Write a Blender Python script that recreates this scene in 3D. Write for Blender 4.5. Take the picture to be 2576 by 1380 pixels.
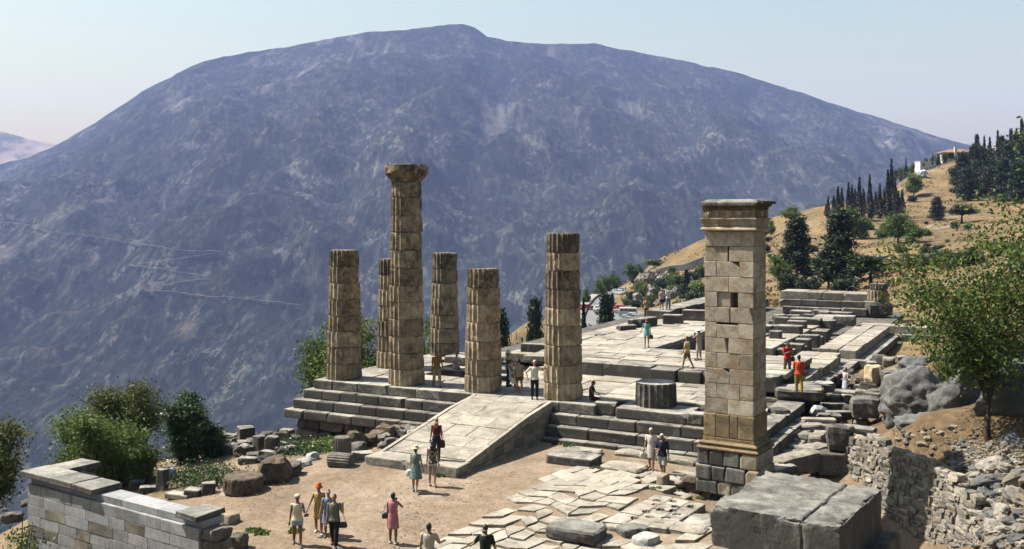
import bpy, bmesh, math, random
import numpy as np
from mathutils import Vector, Matrix, noise as mnoise
from math import radians, sin, cos, pi, sqrt, atan2

scene = bpy.context.scene
COL = scene.collection
for o in list(bpy.data.objects):
    bpy.data.objects.remove(o)
RND = random.Random(7)

# ---------------------------------------------------------------- camera
F_PX, HORIZON, CX, HC = 2550.0, 545.0, 1288.0, 8.2      # focal length and horizon in units of a 2576 px wide picture
cam_data = bpy.data.cameras.new('camera')
cam = bpy.data.objects.new('camera', cam_data)
COL.objects.link(cam)
cam.location = (0, 0, HC)
cam.rotation_euler = (radians(90), 0, 0)
cam_data.sensor_width = 36.0
cam_data.lens = 36.0 * F_PX / 2576.0
cam_data.shift_y = -(690.0 - HORIZON) / 2576.0
cam_data.clip_start = 0.5
cam_data.clip_end = 60000.0
scene.camera = cam

# ---------------------------------------------------------------- sky and sun
SUN_AZ = Vector((-0.955, 0.297, 0)).normalized()
SUN_EL = radians(54.0)
world = bpy.data.worlds.new('World')
scene.world = world
world.use_nodes = True
wn = world.node_tree
bg = wn.nodes['Background']
sky = wn.nodes.new('ShaderNodeTexSky')
sky.sky_type = 'NISHITA'
sky.sun_disc = False
sky.sun_elevation = SUN_EL
sky.sun_rotation = atan2(SUN_AZ.x, SUN_AZ.y)
sky.altitude = 550
sky.air_density = 2.5
sky.dust_density = 3.5
sky.ozone_density = 3.0
wn.links.new(sky.outputs[0], bg.inputs[0])
bg.inputs[1].default_value = 0.05
sun_data = bpy.data.lights.new('sun', 'SUN')
sun_data.energy = 5.0
sun_data.angle = radians(0.55)
sun_data.color = (1.0, 0.94, 0.83)
sun = bpy.data.objects.new('sun', sun_data)
COL.objects.link(sun)
sun_dir = Vector((SUN_AZ.x * cos(SUN_EL), SUN_AZ.y * cos(SUN_EL), sin(SUN_EL)))
sun.rotation_euler = (-sun_dir).to_track_quat('-Z', 'Y').to_euler()
sun.location = (-60, 40, 120)

scene.view_settings.view_transform = 'Standard'
scene.view_settings.look = 'None'
scene.view_settings.exposure = 1.65
scene.view_settings.gamma = 1.0
scene.view_settings.use_curve_mapping = False
scene.render.engine = 'CYCLES'
scene.cycles.use_denoising = True
scene.cycles.max_bounces = 6
scene.cycles.diffuse_bounces = 3
scene.cycles.glossy_bounces = 2
scene.cycles.transmission_bounces = 2
scene.cycles.transparent_max_bounces = 6
scene.cycles.volume_bounces = 0

# ---------------------------------------------------------------- coordinates
TU = Vector((0.886, -0.4635, 0)).normalized()      # along the temple front, to the right
TV = Vector((-TU.y, TU.x, 0))                      # along the temple flank, away
TO = Vector((-8.54, 51.6, 0))                      # centre of the corner column, stylobate level z = 0
TROT = atan2(TU.y, TU.x)

def P(px, py, z):
    "point of the photograph on the level z"
    Y = F_PX * (HC - z) / (py - HORIZON)
    return Vector(((px - CX) / F_PX * Y, Y, z))

def D(px, py, Y):
    "point of the photograph at the distance Y"
    return Vector(((px - CX) / F_PX * Y, Y, HC - (py - HORIZON) / F_PX * Y))

def W(u, v, z=0.0):
    return TO + TU * u + TV * v + Vector((0, 0, z))

# ---------------------------------------------------------------- objects
def link(o, parent=None):
    COL.objects.link(o)
    if parent is not None:
        o.parent = parent
    return o

def tag(o, label=None, cat=None, group=None, kind=None):
    if label: o['label'] = label
    if cat: o['category'] = cat
    if group: o['group'] = group
    if kind: o['kind'] = kind
    return o

def thing(name, label, cat, loc=(0, 0, 0), rotz=0.0, group=None):
    o = bpy.data.objects.new(name, None)
    o.empty_display_size = 0.3
    o.location = loc
    o.rotation_euler = (0, 0, rotz)
    COL.objects.link(o)
    return tag(o, label, cat, group)

def mobj(name, me, mat, parent=None, loc=None, rotz=0.0, col=None):
    o = bpy.data.objects.new(name, me)
    if mat is not None and len(me.materials) == 0:
        me.materials.append(mat)
    if loc is not None: o.location = loc
    if rotz: o.rotation_euler = (0, 0, rotz)
    o.color = (col if col is not None else 0.5, RND.random(), 0.5, 1)
    return link(o, parent)

def mesh_from(verts, faces, name='mesh', smooth=False):
    me = bpy.data.meshes.new(name)
    me.from_pydata([tuple(v) for v in verts], [], faces)
    if smooth:
        me.polygons.foreach_set('use_smooth', [True] * len(me.polygons))
    me.update()
    return me

def bm_mesh(bm, name='mesh', smooth=False):
    me = bpy.data.meshes.new(name)
    bm.to_mesh(me)
    bm.free()
    if smooth:
        me.polygons.foreach_set('use_smooth', [True] * len(me.polygons))
    return me

def quads_mesh(co, name='mesh'):
    "co: (n,4,3) array -> mesh of n separate quads"
    n = len(co)
    me = bpy.data.meshes.new(name)
    me.vertices.add(n * 4)
    me.vertices.foreach_set('co', np.asarray(co, dtype=np.float32).ravel())
    me.loops.add(n * 4)
    me.loops.foreach_set('vertex_index', np.arange(n * 4, dtype=np.int32))
    me.polygons.add(n)
    me.polygons.foreach_set('loop_start', np.arange(0, n * 4, 4, dtype=np.int32))
    me.polygons.foreach_set('loop_total', np.full(n, 4, dtype=np.int32))
    me.update(calc_edges=True)
    return me

# ---------------------------------------------------------------- materials
def new_mat(name):
    m = bpy.data.materials.new(name)
    m.use_nodes = True
    nt = m.node_tree
    b = nt.nodes['Principled BSDF']
    b.inputs['Specular IOR Level'].default_value = 0.25
    return m, nt, b

def nd(nt, t, **kw):
    n = nt.nodes.new(t)
    for k, v in kw.items():
        if k.startswith('i_'):
            n.inputs[k[2:].replace('_', ' ')].default_value = v
        else:
            setattr(n, k, v)
    return n

def ramp(nt, src, stops):
    r = nt.nodes.new('ShaderNodeValToRGB')
    while len(r.color_ramp.elements) < len(stops):
        r.color_ramp.elements.new(0.5)
    for e, (p, c) in zip(r.color_ramp.elements, stops):
        e.position = p
        e.color = (c[0], c[1], c[2], 1) if not isinstance(c, (int, float)) else (c, c, c, 1)
    nt.links.new(src, r.inputs[0])
    return r.outputs[0]

def mixc(nt, fac, a, b, blend='MIX'):
    m = nt.nodes.new('ShaderNodeMix')
    m.data_type = 'RGBA'
    m.blend_type = blend
    for s, v in ((m.inputs[0], fac), (m.inputs[6], a), (m.inputs[7], b)):
        if hasattr(v, 'is_linked'):
            nt.links.new(v, s)
        elif isinstance(v, (int, float)):
            s.default_value = v
        else:
            s.default_value = (v[0], v[1], v[2], 1)
    return m.outputs[2]

def math2(nt, op, a, b=None):
    m = nt.nodes.new('ShaderNodeMath')
    m.operation = op
    for s, v in ((m.inputs[0], a), (m.inputs[1], b)):
        if v is None: continue
        if hasattr(v, 'is_linked'): nt.links.new(v, s)
        else: s.default_value = v
    return m.outputs[0]

def noise_n(nt, vec, scale, detail=6, rough=0.6, dist=0.0):
    n = nt.nodes.new('ShaderNodeTexNoise')
    n.inputs['Scale'].default_value = scale
    n.inputs['Detail'].default_value = detail
    n.inputs['Roughness'].default_value = rough
    n.inputs['Distortion'].default_value = dist
    if vec is not None: nt.links.new(vec, n.inputs['Vector'])
    return n.outputs[0]

def bump_n(nt, bsdf, h, strength, dist):
    b = nt.nodes.new('ShaderNodeBump')
    b.inputs['Strength'].default_value = strength
    b.inputs['Distance'].default_value = dist
    nt.links.new(h, b.inputs['Height'])
    nt.links.new(b.outputs[0], bsdf.inputs['Normal'])

def shifted_coords(nt, amount=43.0, kind='Object'):
    tc = nt.nodes.new('ShaderNodeTexCoord')
    oi = nt.nodes.new('ShaderNodeObjectInfo')
    sc = nt.nodes.new('ShaderNodeVectorMath'); sc.operation = 'MULTIPLY_ADD'
    comb = nt.nodes.new('ShaderNodeCombineXYZ')
    for i in range(3): nt.links.new(oi.outputs['Random'], comb.inputs[i])
    nt.links.new(comb.outputs[0], sc.inputs[0])
    sc.inputs[1].default_value = (amount, amount * 0.7, amount * 1.3)
    nt.links.new(tc.outputs[kind], sc.inputs[2])
    return sc.outputs[0], oi

def stone_mat(name, cols, lichen=(0.035, 0.034, 0.03), lichen_scale=1.6, base_scale=0.9, bump=0.5, bump_d=0.03,
              streak=0.0, var=0.18, pits=False, warm=None, crust_shade=0.0):
    "weathered stone: three tones, dark lichen whose amount is the object colour's red, tone shift per block"
    m, nt, b = new_mat(name)
    vec, oi = shifted_coords(nt)
    sepc = nd(nt, 'ShaderNodeSeparateColor')
    nt.links.new(oi.outputs['Color'], sepc.inputs[0])
    n1 = noise_n(nt, vec, base_scale, 5, 0.62, 0.4)
    c = ramp(nt, n1, [(0.28, cols[0]), (0.5, cols[1]), (0.72, cols[2])])
    n2 = noise_n(nt, vec, 9.0, 5, 0.7)
    c = mixc(nt, 0.55, c, ramp(nt, n2, [(0.3, 0.55), (0.68, 1.25)]), 'MULTIPLY')
    if warm is not None:
        nw = noise_n(nt, vec, base_scale * 1.7, 4, 0.65, 0.6)
        c = mixc(nt, ramp(nt, nw, [(0.47, 0.0), (0.62, 0.85)]), c, warm)
    # lichen and black crust
    lv = vec
    if streak:
        mp = nd(nt, 'ShaderNodeMapping')
        mp.inputs['Scale'].default_value = (1, 1, 1.0 - streak)
        nt.links.new(vec, mp.inputs['Vector'])
        lv = mp.outputs[0]
    nl = noise_n(nt, lv, lichen_scale, 8, 0.72, 0.5)
    thr = math2(nt, 'MULTIPLY_ADD', sepc.outputs[0], 0.42)
    thr.node.inputs[2].default_value = -0.21
    nl2 = math2(nt, 'ADD', nl, thr)
    if crust_shade:                                # upright faces painted darker, part crust and part shade; trodden tops stay pale
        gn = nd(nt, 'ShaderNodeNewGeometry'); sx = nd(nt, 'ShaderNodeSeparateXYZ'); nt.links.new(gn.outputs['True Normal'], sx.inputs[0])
        nl2 = math2(nt, 'ADD', nl2, math2(nt, 'MULTIPLY', ramp(nt, sx.outputs[2], [(0.45, 1.0), (0.9, 0.0)]), crust_shade))
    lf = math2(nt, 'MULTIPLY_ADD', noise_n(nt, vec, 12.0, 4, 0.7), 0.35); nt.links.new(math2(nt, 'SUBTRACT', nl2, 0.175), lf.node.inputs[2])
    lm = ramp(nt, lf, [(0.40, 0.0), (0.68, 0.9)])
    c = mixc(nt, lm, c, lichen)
    # block to block
    hv = nd(nt, 'ShaderNodeHueSaturation')
    val = math2(nt, 'MULTIPLY_ADD', sepc.outputs[1], 2 * var)
    val.node.inputs[2].default_value = 1 - var
    nt.links.new(val, hv.inputs['Value'])
    nt.links.new(c, hv.inputs['Color'])
    nt.links.new(hv.outputs[0], b.inputs['Base Color'])
    b.inputs['Roughness'].default_value = 0.9
    hb = noise_n(nt, vec, 14.0, 8, 0.75)
    if pits:
        vo = nd(nt, 'ShaderNodeTexVoronoi', feature='F1')
        vo.inputs['Scale'].default_value = 11.0
        nt.links.new(vec, vo.inputs['Vector'])
        hb = math2(nt, 'MULTIPLY_ADD', ramp(nt, vo.outputs['Distance'], [(0.05, 0.0), (0.33, 1.0)]), 0.6)
        nt.links.new(noise_n(nt, vec, 14.0, 8, 0.75), hb.node.inputs[2])
    bump_n(nt, b, hb, bump, bump_d)
    return m

def flat_mat(name, c, rough=0.8, noise=0.25, scale=20.0, spec=0.25, bump=0.0):
    m, nt, b = new_mat(name)
    tc = nt.nodes.new('ShaderNodeTexCoord')
    n = noise_n(nt, tc.outputs['Object'], scale, 4, 0.6)
    lo = tuple(x * (1 - noise) for x in c); hi = tuple(min(1, x * (1 + noise)) for x in c)
    nt.links.new(ramp(nt, n, [(0.3, lo), (0.7, hi)]), b.inputs['Base Color'])
    b.inputs['Roughness'].default_value = rough
    b.inputs['Specular IOR Level'].default_value = spec
    if bump: bump_n(nt, b, n, bump, 0.02)
    return m

M = {}
M['step'] = stone_mat('grey_limestone', [(0.25, 0.235, 0.20), (0.41, 0.38, 0.325), (0.52, 0.48, 0.41)], lichen=(0.05, 0.048, 0.042), lichen_scale=1.3, bump=0.6, crust_shade=0.2)
M['paving'] = stone_mat('paving_limestone', [(0.29, 0.255, 0.205), (0.44, 0.395, 0.325), (0.53, 0.48, 0.40)], lichen=(0.14, 0.125, 0.10), lichen_scale=1.7, bump=0.45, crust_shade=0.12)
M['dark'] = stone_mat('dark_foundation_stone', [(0.10, 0.09, 0.075), (0.2, 0.18, 0.15), (0.32, 0.285, 0.24)], lichen=(0.03, 0.03, 0.028), lichen_scale=1.6, bump=0.9, bump_d=0.06, pits=True)
M['column'] = stone_mat('tan_poros_stone', [(0.36, 0.27, 0.165), (0.53, 0.41, 0.265), (0.64, 0.525, 0.375)], lichen=(0.05, 0.042, 0.032), lichen_scale=2.0, bump=0.45, bump_d=0.02, pits=True, var=0.28)
M['pillar'] = stone_mat('beige_marble', [(0.40, 0.335, 0.245), (0.55, 0.475, 0.365), (0.63, 0.57, 0.46)], lichen=(0.15, 0.13, 0.10), lichen_scale=1.0, bump=0.35, warm=(0.33, 0.215, 0.12), var=0.10)
M['pillar_brown'] = stone_mat('brown_orthostate_stone', [(0.20, 0.14, 0.075), (0.33, 0.24, 0.13), (0.42, 0.32, 0.18)], lichen=(0.06, 0.05, 0.035), lichen_scale=1.8, bump=0.6, pits=True)
M['grey_block'] = stone_mat('grey_blue_marble', [(0.19, 0.185, 0.165), (0.30, 0.29, 0.255), (0.41, 0.385, 0.335)], lichen=(0.055, 0.053, 0.047), lichen_scale=1.2, streak=0.75, bump=0.4, crust_shade=0.16)
M['marble_white'] = stone_mat('white_blue_marble', [(0.27, 0.275, 0.28), (0.37, 0.375, 0.385), (0.46, 0.46, 0.455)], lichen=(0.13, 0.125, 0.115), lichen_scale=1.3, bump=0.15, var=0.08, streak=0.5)
M['marble_brown'] = stone_mat('weathered_old_marble', [(0.12, 0.105, 0.085), (0.22, 0.195, 0.16), (0.33, 0.30, 0.25)], lichen=(0.07, 0.065, 0.055), lichen_scale=2.2, bump=0.5)
M['rubble'] = stone_mat('rubble_stone', [(0.17, 0.16, 0.14), (0.29, 0.27, 0.235), (0.42, 0.39, 0.335)], lichen=(0.10, 0.10, 0.09), lichen_scale=2.5, base_scale=2.0, bump=0.8, var=0.3, warm=(0.40, 0.31, 0.20))
M['boulder'] = stone_mat('grey_boulder_limestone', [(0.12, 0.12, 0.12), (0.215, 0.215, 0.21), (0.31, 0.305, 0.29)], lichen=(0.085, 0.083, 0.078), lichen_scale=2.6, base_scale=1.6, bump=1.0, bump_d=0.08, streak=0.5)
M['pale_rock'] = stone_mat('pale_rock', [(0.34, 0.33, 0.31), (0.50, 0.49, 0.46), (0.64, 0.62, 0.58)], lichen=(0.14, 0.14, 0.13), lichen_scale=2.0, base_scale=1.5, bump=0.8, var=0.2)
M['poros_brown'] = stone_mat('brown_conglomerate', [(0.11, 0.075, 0.05), (0.21, 0.15, 0.105), (0.33, 0.26, 0.19)], lichen=(0.04, 0.035, 0.03), lichen_scale=2.6, base_scale=3.0, bump=1.0, bump_d=0.06, pits=True)
# ================================================================ terrain
CTRL = []
def cp(x, y, z): CTRL.append((x, y, z))
for t in [(-6, 41, -1.45), (-2.5, 37.5, -1.48), (1, 43.2, -1.55), (5, 41.2, -1.55), (9, 37.5, -1.7), (5, 36.5, -1.52), (2, 38.5, -1.52), (0, 33, -1.7), (3, 29.5, -1.9),
          (-4, 31, -1.95), (-7, 31.5, -2.02), (-10.5, 33, -1.95), (-9, 37, -1.75), (-11.5, 40, -1.95), (-12.5, 46, -2.35), (-10.5, 49, -2.75), (-8, 44, -1.8),
          (-14.5, 50, -3.2), (-17, 44, -3.0), (-19, 50, -4.6), (-16, 39, -3.0), (-20, 36, -4.4), (-24, 41, -6.5), (-13, 27, -3.2), (-8, 25, -2.6), (0, 22, -2.3), (8, 22, -2.2), (8.5, 30, -1.95), (-22, 28, -5.0), (-32, 32, -9.5),
          (6.5, 34.2, -1.7), (7.3, 36.9, -2.15), (0, 15, -2.4), (10, 15, -2.2), (-15, 15, -4), (-30, 15, -9), (-60, 20, -24),
          (-14, 56, -5.6), (-12, 63, -6.5), (-7, 72, -8.5), (-2, 82, -9.5), (5, 97, -10), (-24, 58, -10), (-30, 45, -10), (-38, 70, -25), (-20, 85, -21),
          (-9, 110, -26), (8, 125, -18), (-60, 60, -38), (-60, 110, -65), (-25, 140, -62), (-90, 150, -110), (-40, 230, -115), (-34, 190, -62), (-150, 300, -220),
          (-130, 80, -95), (-200, 150, -180), (-50, 420, -200), (-300, 300, -320), (40, 520, -190), (-320, 60, -300), (-100, 600, -320), (150, 760, -320), (-300, 700, -330), (-380, 15, -330), (-150, 15, -120),
          (12.2, 37.0, -3.4), (12.8, 34.8, -4.2), (13.2, 33.0, -4.3), (13.3, 31.3, -3.7), (13.6, 29.6, -2.7), (12.6, 27.5, -3.2), (11.0, 25.0, -2.8), (11.6, 31.5, -4.0), (11.2, 35.0, -3.2), (9.4, 20, -2.5),
          (14.4, 38.8, 0.0), (15.1, 36.6, 0.1), (15.8, 34.2, 0.1), (15.7, 32.6, -0.3), (15.4, 31.0, -0.75), (14.9, 29.5, -1.1), (14.6, 27.5, -1.4), (16.8, 30.5, -0.4), (16.4, 28.3, -0.8), (15.6, 26.0, -1.2), (14.0, 20, -1.2),
          (16.4, 35.0, 0.45), (19, 33, 1.0), (22, 30, 1.6), (20, 28, 0.3), (17, 21, -0.2), (28, 22, 3.0), (30, 35, 4.2), (60, 25, 9), (60, 60, 13), (17.4, 40.5, 0.35)]:
    cp(*t)
for u, v, z in [(8, 3, -1.6), (16, 3, -1.6), (8, 15, -1.7), (16, 15, -1.6), (6, 30, -1.8), (14, 30, -1.6), (6, 48, -1.9), (14, 50, -1.5), (20, 30, -1.5), (20, 45, -1.2),
                (24.3, 2, -1.25), (24.5, 8, -1.15), (24.5, 15, -1.0), (25.5, 26, -0.8), (26.5, 38, -0.2), (27, 48, 0.5), (14, 64, -1.4), (4, 62, -3.2), (22, 62, 0.2), (26, 0, -0.3), (27.2, 6, 0.1), (28.2, 12, 0.5)]:
    p = W(u, v, z); cp(p.x, p.y, p.z)
for px, py, Y in [(2400, 850, 58), (2450, 735, 80), (2550, 705, 80), (2550, 850, 50), (2570, 950, 42), (2360, 905, 49), (2330, 800, 80),
                  (2050, 735, 125), (2250, 665, 180), (2300, 602, 215), (2200, 612, 225), (2100, 645, 190), (1990, 700, 150), (1960, 625, 220), (2400, 640, 160), (2500, 570, 210),
                  (1950, 545, 290), (2090, 507, 295), (2250, 440, 345), (2330, 415, 365), (2400, 392, 385), (2300, 505, 290), (2420, 505, 300), (2540, 490, 310), (2540, 400, 400), (1850, 575, 305), (1770, 602, 320), (1690, 640, 335),
                  (1610, 690, 330), (1680, 718, 275), (1720, 765, 235), (1655, 772, 243), (1752, 700, 285), (1600, 745, 285), (1300, 835, 175), (1335, 808, 188), (1375, 772, 200), (1400, 860, 140), (1330, 880, 110)]:
    p = D(px, py, Y); cp(p.x, p.y, p.z)
ROAD_Z = -14.3
for px, py in [(1470, 830), (1500, 755), (1530, 735), (1565, 719), (1590, 790), (1640, 800), (1560, 790), (1490, 790)]:
    p = P(px, py, ROAD_Z - 0.35); cp(p.x, p.y, p.z)
# the ridges fall away on their far side
for px, py, Y, dy, dz in [(1950, 545, 290, 60, -30), (2090, 507, 295, 60, -22), (2250, 440, 345, 70, -25), (2400, 392, 385, 90, -22), (1850, 575, 305, 55, -30), (1770, 602, 320, 55, -34), (1690, 640, 335, 50, -36),
                          (1610, 690, 330, 60, -40), (1375, 772, 200, 60, -16), (1300, 835, 175, 45, -18), (2540, 400, 400, 120, -15), (1565, 719, 335, 60, -25), (1500, 745, 270, 60, -30)]:
    p = D(px, py, Y); cp(p.x * (Y + dy) / Y, Y + dy, p.z + dz)
for px, Y, z in [(1480, 150, -13.5), (1480, 200, -14.6), (1560, 125, -10), (1560, 170, -14), (1560, 215, -14.7), (1650, 125, -6), (1650, 170, -11), (1650, 215, -14.4), (1740, 118, -4.2), (1740, 160, -7), (1740, 205, -9.5), (1850, 125, -3.0), (1850, 170, -4), (1850, 230, -1.5), (1400, 115, -13), (1400, 180, -16), (1330, 140, -17), (1950, 115, -2.0), (2150, 108, -0.8), (2250, 108, 0.5), (2350, 120, 2.5)]:
    cp((px - CX) / F_PX * Y, Y, z)
for px, py, Y in [(2200, 548, 262), (2100, 552, 258), (2300, 545, 262), (2400, 560, 240), (2480, 430, 355), (2420, 440, 350), (2540, 440, 355), (2576, 540, 250), (2650, 450, 330), (2650, 380, 400), (2480, 385, 400), (2340, 470, 330)]:
    p = D(px, py, Y); cp(p.x, p.y, p.z)
for t in [(420, 560, 10), (600, 420, 60), (500, 700, -60), (400, 250, 45), (650, 100, 90), (250, 120, 40), (650, 780, -100), (350, 780, -250)]:
    cp(*t)
_C = np.array(CTRL)
_c2 = 1.5 ** 2
def _mq(ax, ay, bx, by):
    return np.sqrt((ax - bx) ** 2 + (ay - by) ** 2 + _c2)
_A = _mq(_C[:, None, 0], _C[:, None, 1], _C[None, :, 0], _C[None, :, 1])
_n = len(_C)
_G = np.zeros((_n + 1, _n + 1)); _G[:_n, :_n] = _A + np.eye(_n) * -0.02; _G[:_n, _n] = 1; _G[_n, :_n] = 1
_w = np.linalg.solve(_G, np.concatenate([_C[:, 2], [0]]))
def terrain_arr(x, y):
    x = np.asarray(x, dtype=float); y = np.asarray(y, dtype=float)
    sh = x.shape; x = x.ravel(); y = y.ravel()
    z = np.full(x.shape, _w[_n])
    for i in range(_n):
        z += _w[i] * np.sqrt((x - _C[i, 0]) ** 2 + (y - _C[i, 1]) ** 2 + _c2)
    return np.maximum(z, -338.0).reshape(sh)
def T(x, y):
    return max(-338.0, float(_w[_n] + np.dot(_w[:_n], np.sqrt((_C[:, 0] - x) ** 2 + (_C[:, 1] - y) ** 2 + _c2))))
def on_ground(px, py, zguess=-1.5):
    "where the ray of a picture point meets the terrain"
    z = zguess
    for _ in range(14):
        p = P(px, py, z); zn = T(p.x, p.y)
        z = 0.5 * z + 0.5 * zn
    return P(px, py, z)
def ray_ground(px, py, y0=60.0, y1=600.0, n=700):
    ys = np.linspace(y0, y1, n); xs = (px - CX) / F_PX * ys; zs = HC - (py - HORIZON) / F_PX * ys
    tz = terrain_arr(xs, ys)
    hit = np.nonzero(tz >= zs)[0]
    i = hit[0] if len(hit) else n - 1
    return Vector((xs[i], ys[i], tz[i]))

def fbm_arr(x, y, scale, octaves=4, seed=0):
    out = np.zeros(x.shape)
    flat = out.ravel(); fx = x.ravel(); fy = y.ravel()
    for i in range(flat.size):
        flat[i] = mnoise.fractal((fx[i] * scale + seed, fy[i] * scale - seed, seed * 0.37), 1.0, 2.0, octaves)
    return flat.reshape(x.shape)

def axis(fine0, fine1, step, lo, hi, grow=1.13):
    a = list(np.arange(fine0, fine1 + 1e-6, step))
    s = step; v = fine1
    while v < hi:
        s = min(s * grow, 14.0); v += s; a.append(v)
    s = step; v = fine0; b = []
    while v > lo:
        s = min(s * grow, 14.0); v -= s; b.append(v)
    return np.array(b[::-1] + a)
gx = axis(-26, 30, 0.6, -420, 620)
gy = axis(20, 70, 0.6, 6, 760)
GX, GY = np.meshgrid(gx, gy)
GZ = terrain_arr(GX, GY)
far = np.clip((GY - 90) / 80, 0, 1)
GZ = GZ + fbm_arr(GX, GY, 0.22, 4, 3.0) * (0.035 + 0.25 * far) + far * fbm_arr(GX, GY, 0.045, 5, 11.0) * 0.6
def grid_mesh(X, Y, Z, name):
    ny, nx = X.shape
    me = bpy.data.meshes.new(name)
    co = np.stack([X, Y, Z], -1).reshape(-1, 3)
    idx = np.arange(ny * nx).reshape(ny, nx)
    q = np.stack([idx[:-1, :-1], idx[:-1, 1:], idx[1:, 1:], idx[1:, :-1]], -1).reshape(-1, 4)
    me.vertices.add(len(co)); me.vertices.foreach_set('co', co.astype(np.float32).ravel())
    me.loops.add(q.size); me.loops.foreach_set('vertex_index', q.astype(np.int32).ravel())
    me.polygons.add(len(q))
    me.polygons.foreach_set('loop_start', np.arange(0, q.size, 4, dtype=np.int32))
    me.polygons.foreach_set('loop_total', np.full(len(q), 4, dtype=np.int32))
    me.polygons.foreach_set('use_smooth', np.ones(len(q), dtype=bool))
    me.update(calc_edges=True)
    return me
ground_me = grid_mesh(GX, GY, GZ, 'ground')
# what grows where: dry grass on the hill, scrub on the valley slope, trodden earth in the court
rel_u = (GX - TO.x) * TU.x + (GY - TO.y) * TU.y
rel_v = (GX - TO.x) * TV.x + (GY - TO.y) * TV.y
grass = np.clip((GY - 75) / 40, 0, 1)
grass = np.maximum(grass, np.clip((GX - 15.2) / 2.0, 0, 1) * 0.75)
grass = np.maximum(grass, np.clip((-9.5 - GX) / 3.5, 0, 1) * 0.55)
scrub = np.clip((-14 - GZ) / 12, 0, 1) * np.clip((60 - GX) / 40, 0, 1) * np.clip((250 - GY) / 60, 0, 1)
bankm = np.clip((GX - 13.5) / 1.5, 0, 1) * np.clip((62 - GY) / 8, 0, 1)
col = np.stack([grass, scrub, bankm, np.ones_like(grass)], -1).reshape(-1, 4)
at = ground_me.color_attributes.new('zone', 'FLOAT_COLOR', 'POINT')
at.data.foreach_set('color', col.astype(np.float32).ravel())

m, nt, b = new_mat('earth_and_dry_grass')
geo = nd(nt, 'ShaderNodeNewGeometry')
pos = geo.outputs['Position']
za = nd(nt, 'ShaderNodeAttribute', attribute_name='zone')
sz = nd(nt, 'ShaderNodeSeparateColor'); nt.links.new(za.outputs['Color'], sz.inputs[0])
e1 = ramp(nt, noise_n(nt, pos, 0.35, 6, 0.65, 0.3), [(0.28, (0.20, 0.14, 0.09)), (0.5, (0.30, 0.217, 0.145)), (0.74, (0.41, 0.325, 0.24))])
e1 = mixc(nt, 0.75, e1, ramp(nt, noise_n(nt, pos, 6.0, 8, 0.8), [(0.33, 0.45), (0.66, 1.35)]), 'MULTIPLY')
e1 = mixc(nt, 0.6, e1, ramp(nt, noise_n(nt, pos, 1.1, 6, 0.7, 0.8), [(0.35, 0.6), (0.62, 1.15)]), 'MULTIPLY')
peb = nd(nt, 'ShaderNodeTexVoronoi', feature='F1'); peb.inputs['Scale'].default_value = 9.0
nt.links.new(pos, peb.inputs['Vector'])
e1 = mixc(nt, ramp(nt, peb.outputs['Distance'], [(0.10, 0.55), (0.2, 0.0)]), e1, (0.55, 0.47, 0.38))
g1 = ramp(nt, noise_n(nt, pos, 0.11, 8, 0.7, 0.6), [(0.27, (0.085, 0.08, 0.035)), (0.42, (0.17, 0.115, 0.05)), (0.58, (0.255, 0.17, 0.074)), (0.75, (0.33, 0.245, 0.135))])
g1 = mixc(nt, 0.6, g1, ramp(nt, noise_n(nt, pos, 2.2, 8, 0.75), [(0.3, 0.3), (0.7, 1.5)]), 'MULTIPLY')
g1 = mixc(nt, 0.5, g1, ramp(nt, noise_n(nt, pos, 0.5, 8, 0.8), [(0.35, 0.4), (0.65, 1.4)]), 'MULTIPLY')
g1 = mixc(nt, ramp(nt, noise_n(nt, pos, 0.06, 7, 0.7, 1.0), [(0.60, 0.0), (0.68, 0.8)]), g1, (0.36, 0.34, 0.31))
s1 = ramp(nt, noise_n(nt, pos, 0.25, 8, 0.75), [(0.35, (0.035, 0.05, 0.02)), (0.6, (0.12, 0.12, 0.06)), (0.75, (0.3, 0.24, 0.15))])
vt = nd(nt, 'ShaderNodeTexVoronoi', feature='F1'); vt.inputs['Scale'].default_value = 0.55; nt.links.new(pos, vt.inputs['Vector'])
tuft = math2(nt, 'ADD', vt.outputs['Distance'], math2(nt, 'MULTIPLY', math2(nt, 'SUBTRACT', noise_n(nt, pos, 0.12, 6, 0.7), 0.5), 2.2))
g1 = mixc(nt, ramp(nt, tuft, [(0.12, 0.75), (0.3, 0.0)]), g1, (0.07, 0.06, 0.028))
edge = noise_n(nt, pos, 0.6, 6, 0.7)
gm = math2(nt, 'ADD', sz.outputs[0], math2(nt, 'MULTIPLY', math2(nt, 'SUBTRACT', edge, 0.5), 1.3))
c = mixc(nt, ramp(nt, gm, [(0.35, 0.0), (0.65, 1.0)]), e1, g1)
c = mixc(nt, sz.outputs[1], c, s1)
bk1 = ramp(nt, noise_n(nt, pos, 1.3, 8, 0.75, 0.5), [(0.3, (0.055, 0.038, 0.02)), (0.5, (0.13, 0.083, 0.04)), (0.7, (0.23, 0.16, 0.08))])
c = mixc(nt, math2(nt, 'MULTIPLY', sz.outputs[2], 0.95), c, bk1)
nt.links.new(c, b.inputs['Base Color'])
b.inputs['Roughness'].default_value = 0.95
bump_n(nt, b, noise_n(nt, pos, 5.0, 8, 0.75), 0.7, 0.06)
M['earth'] = m
tag(mobj('ground', ground_me, m), kind='structure')

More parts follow.
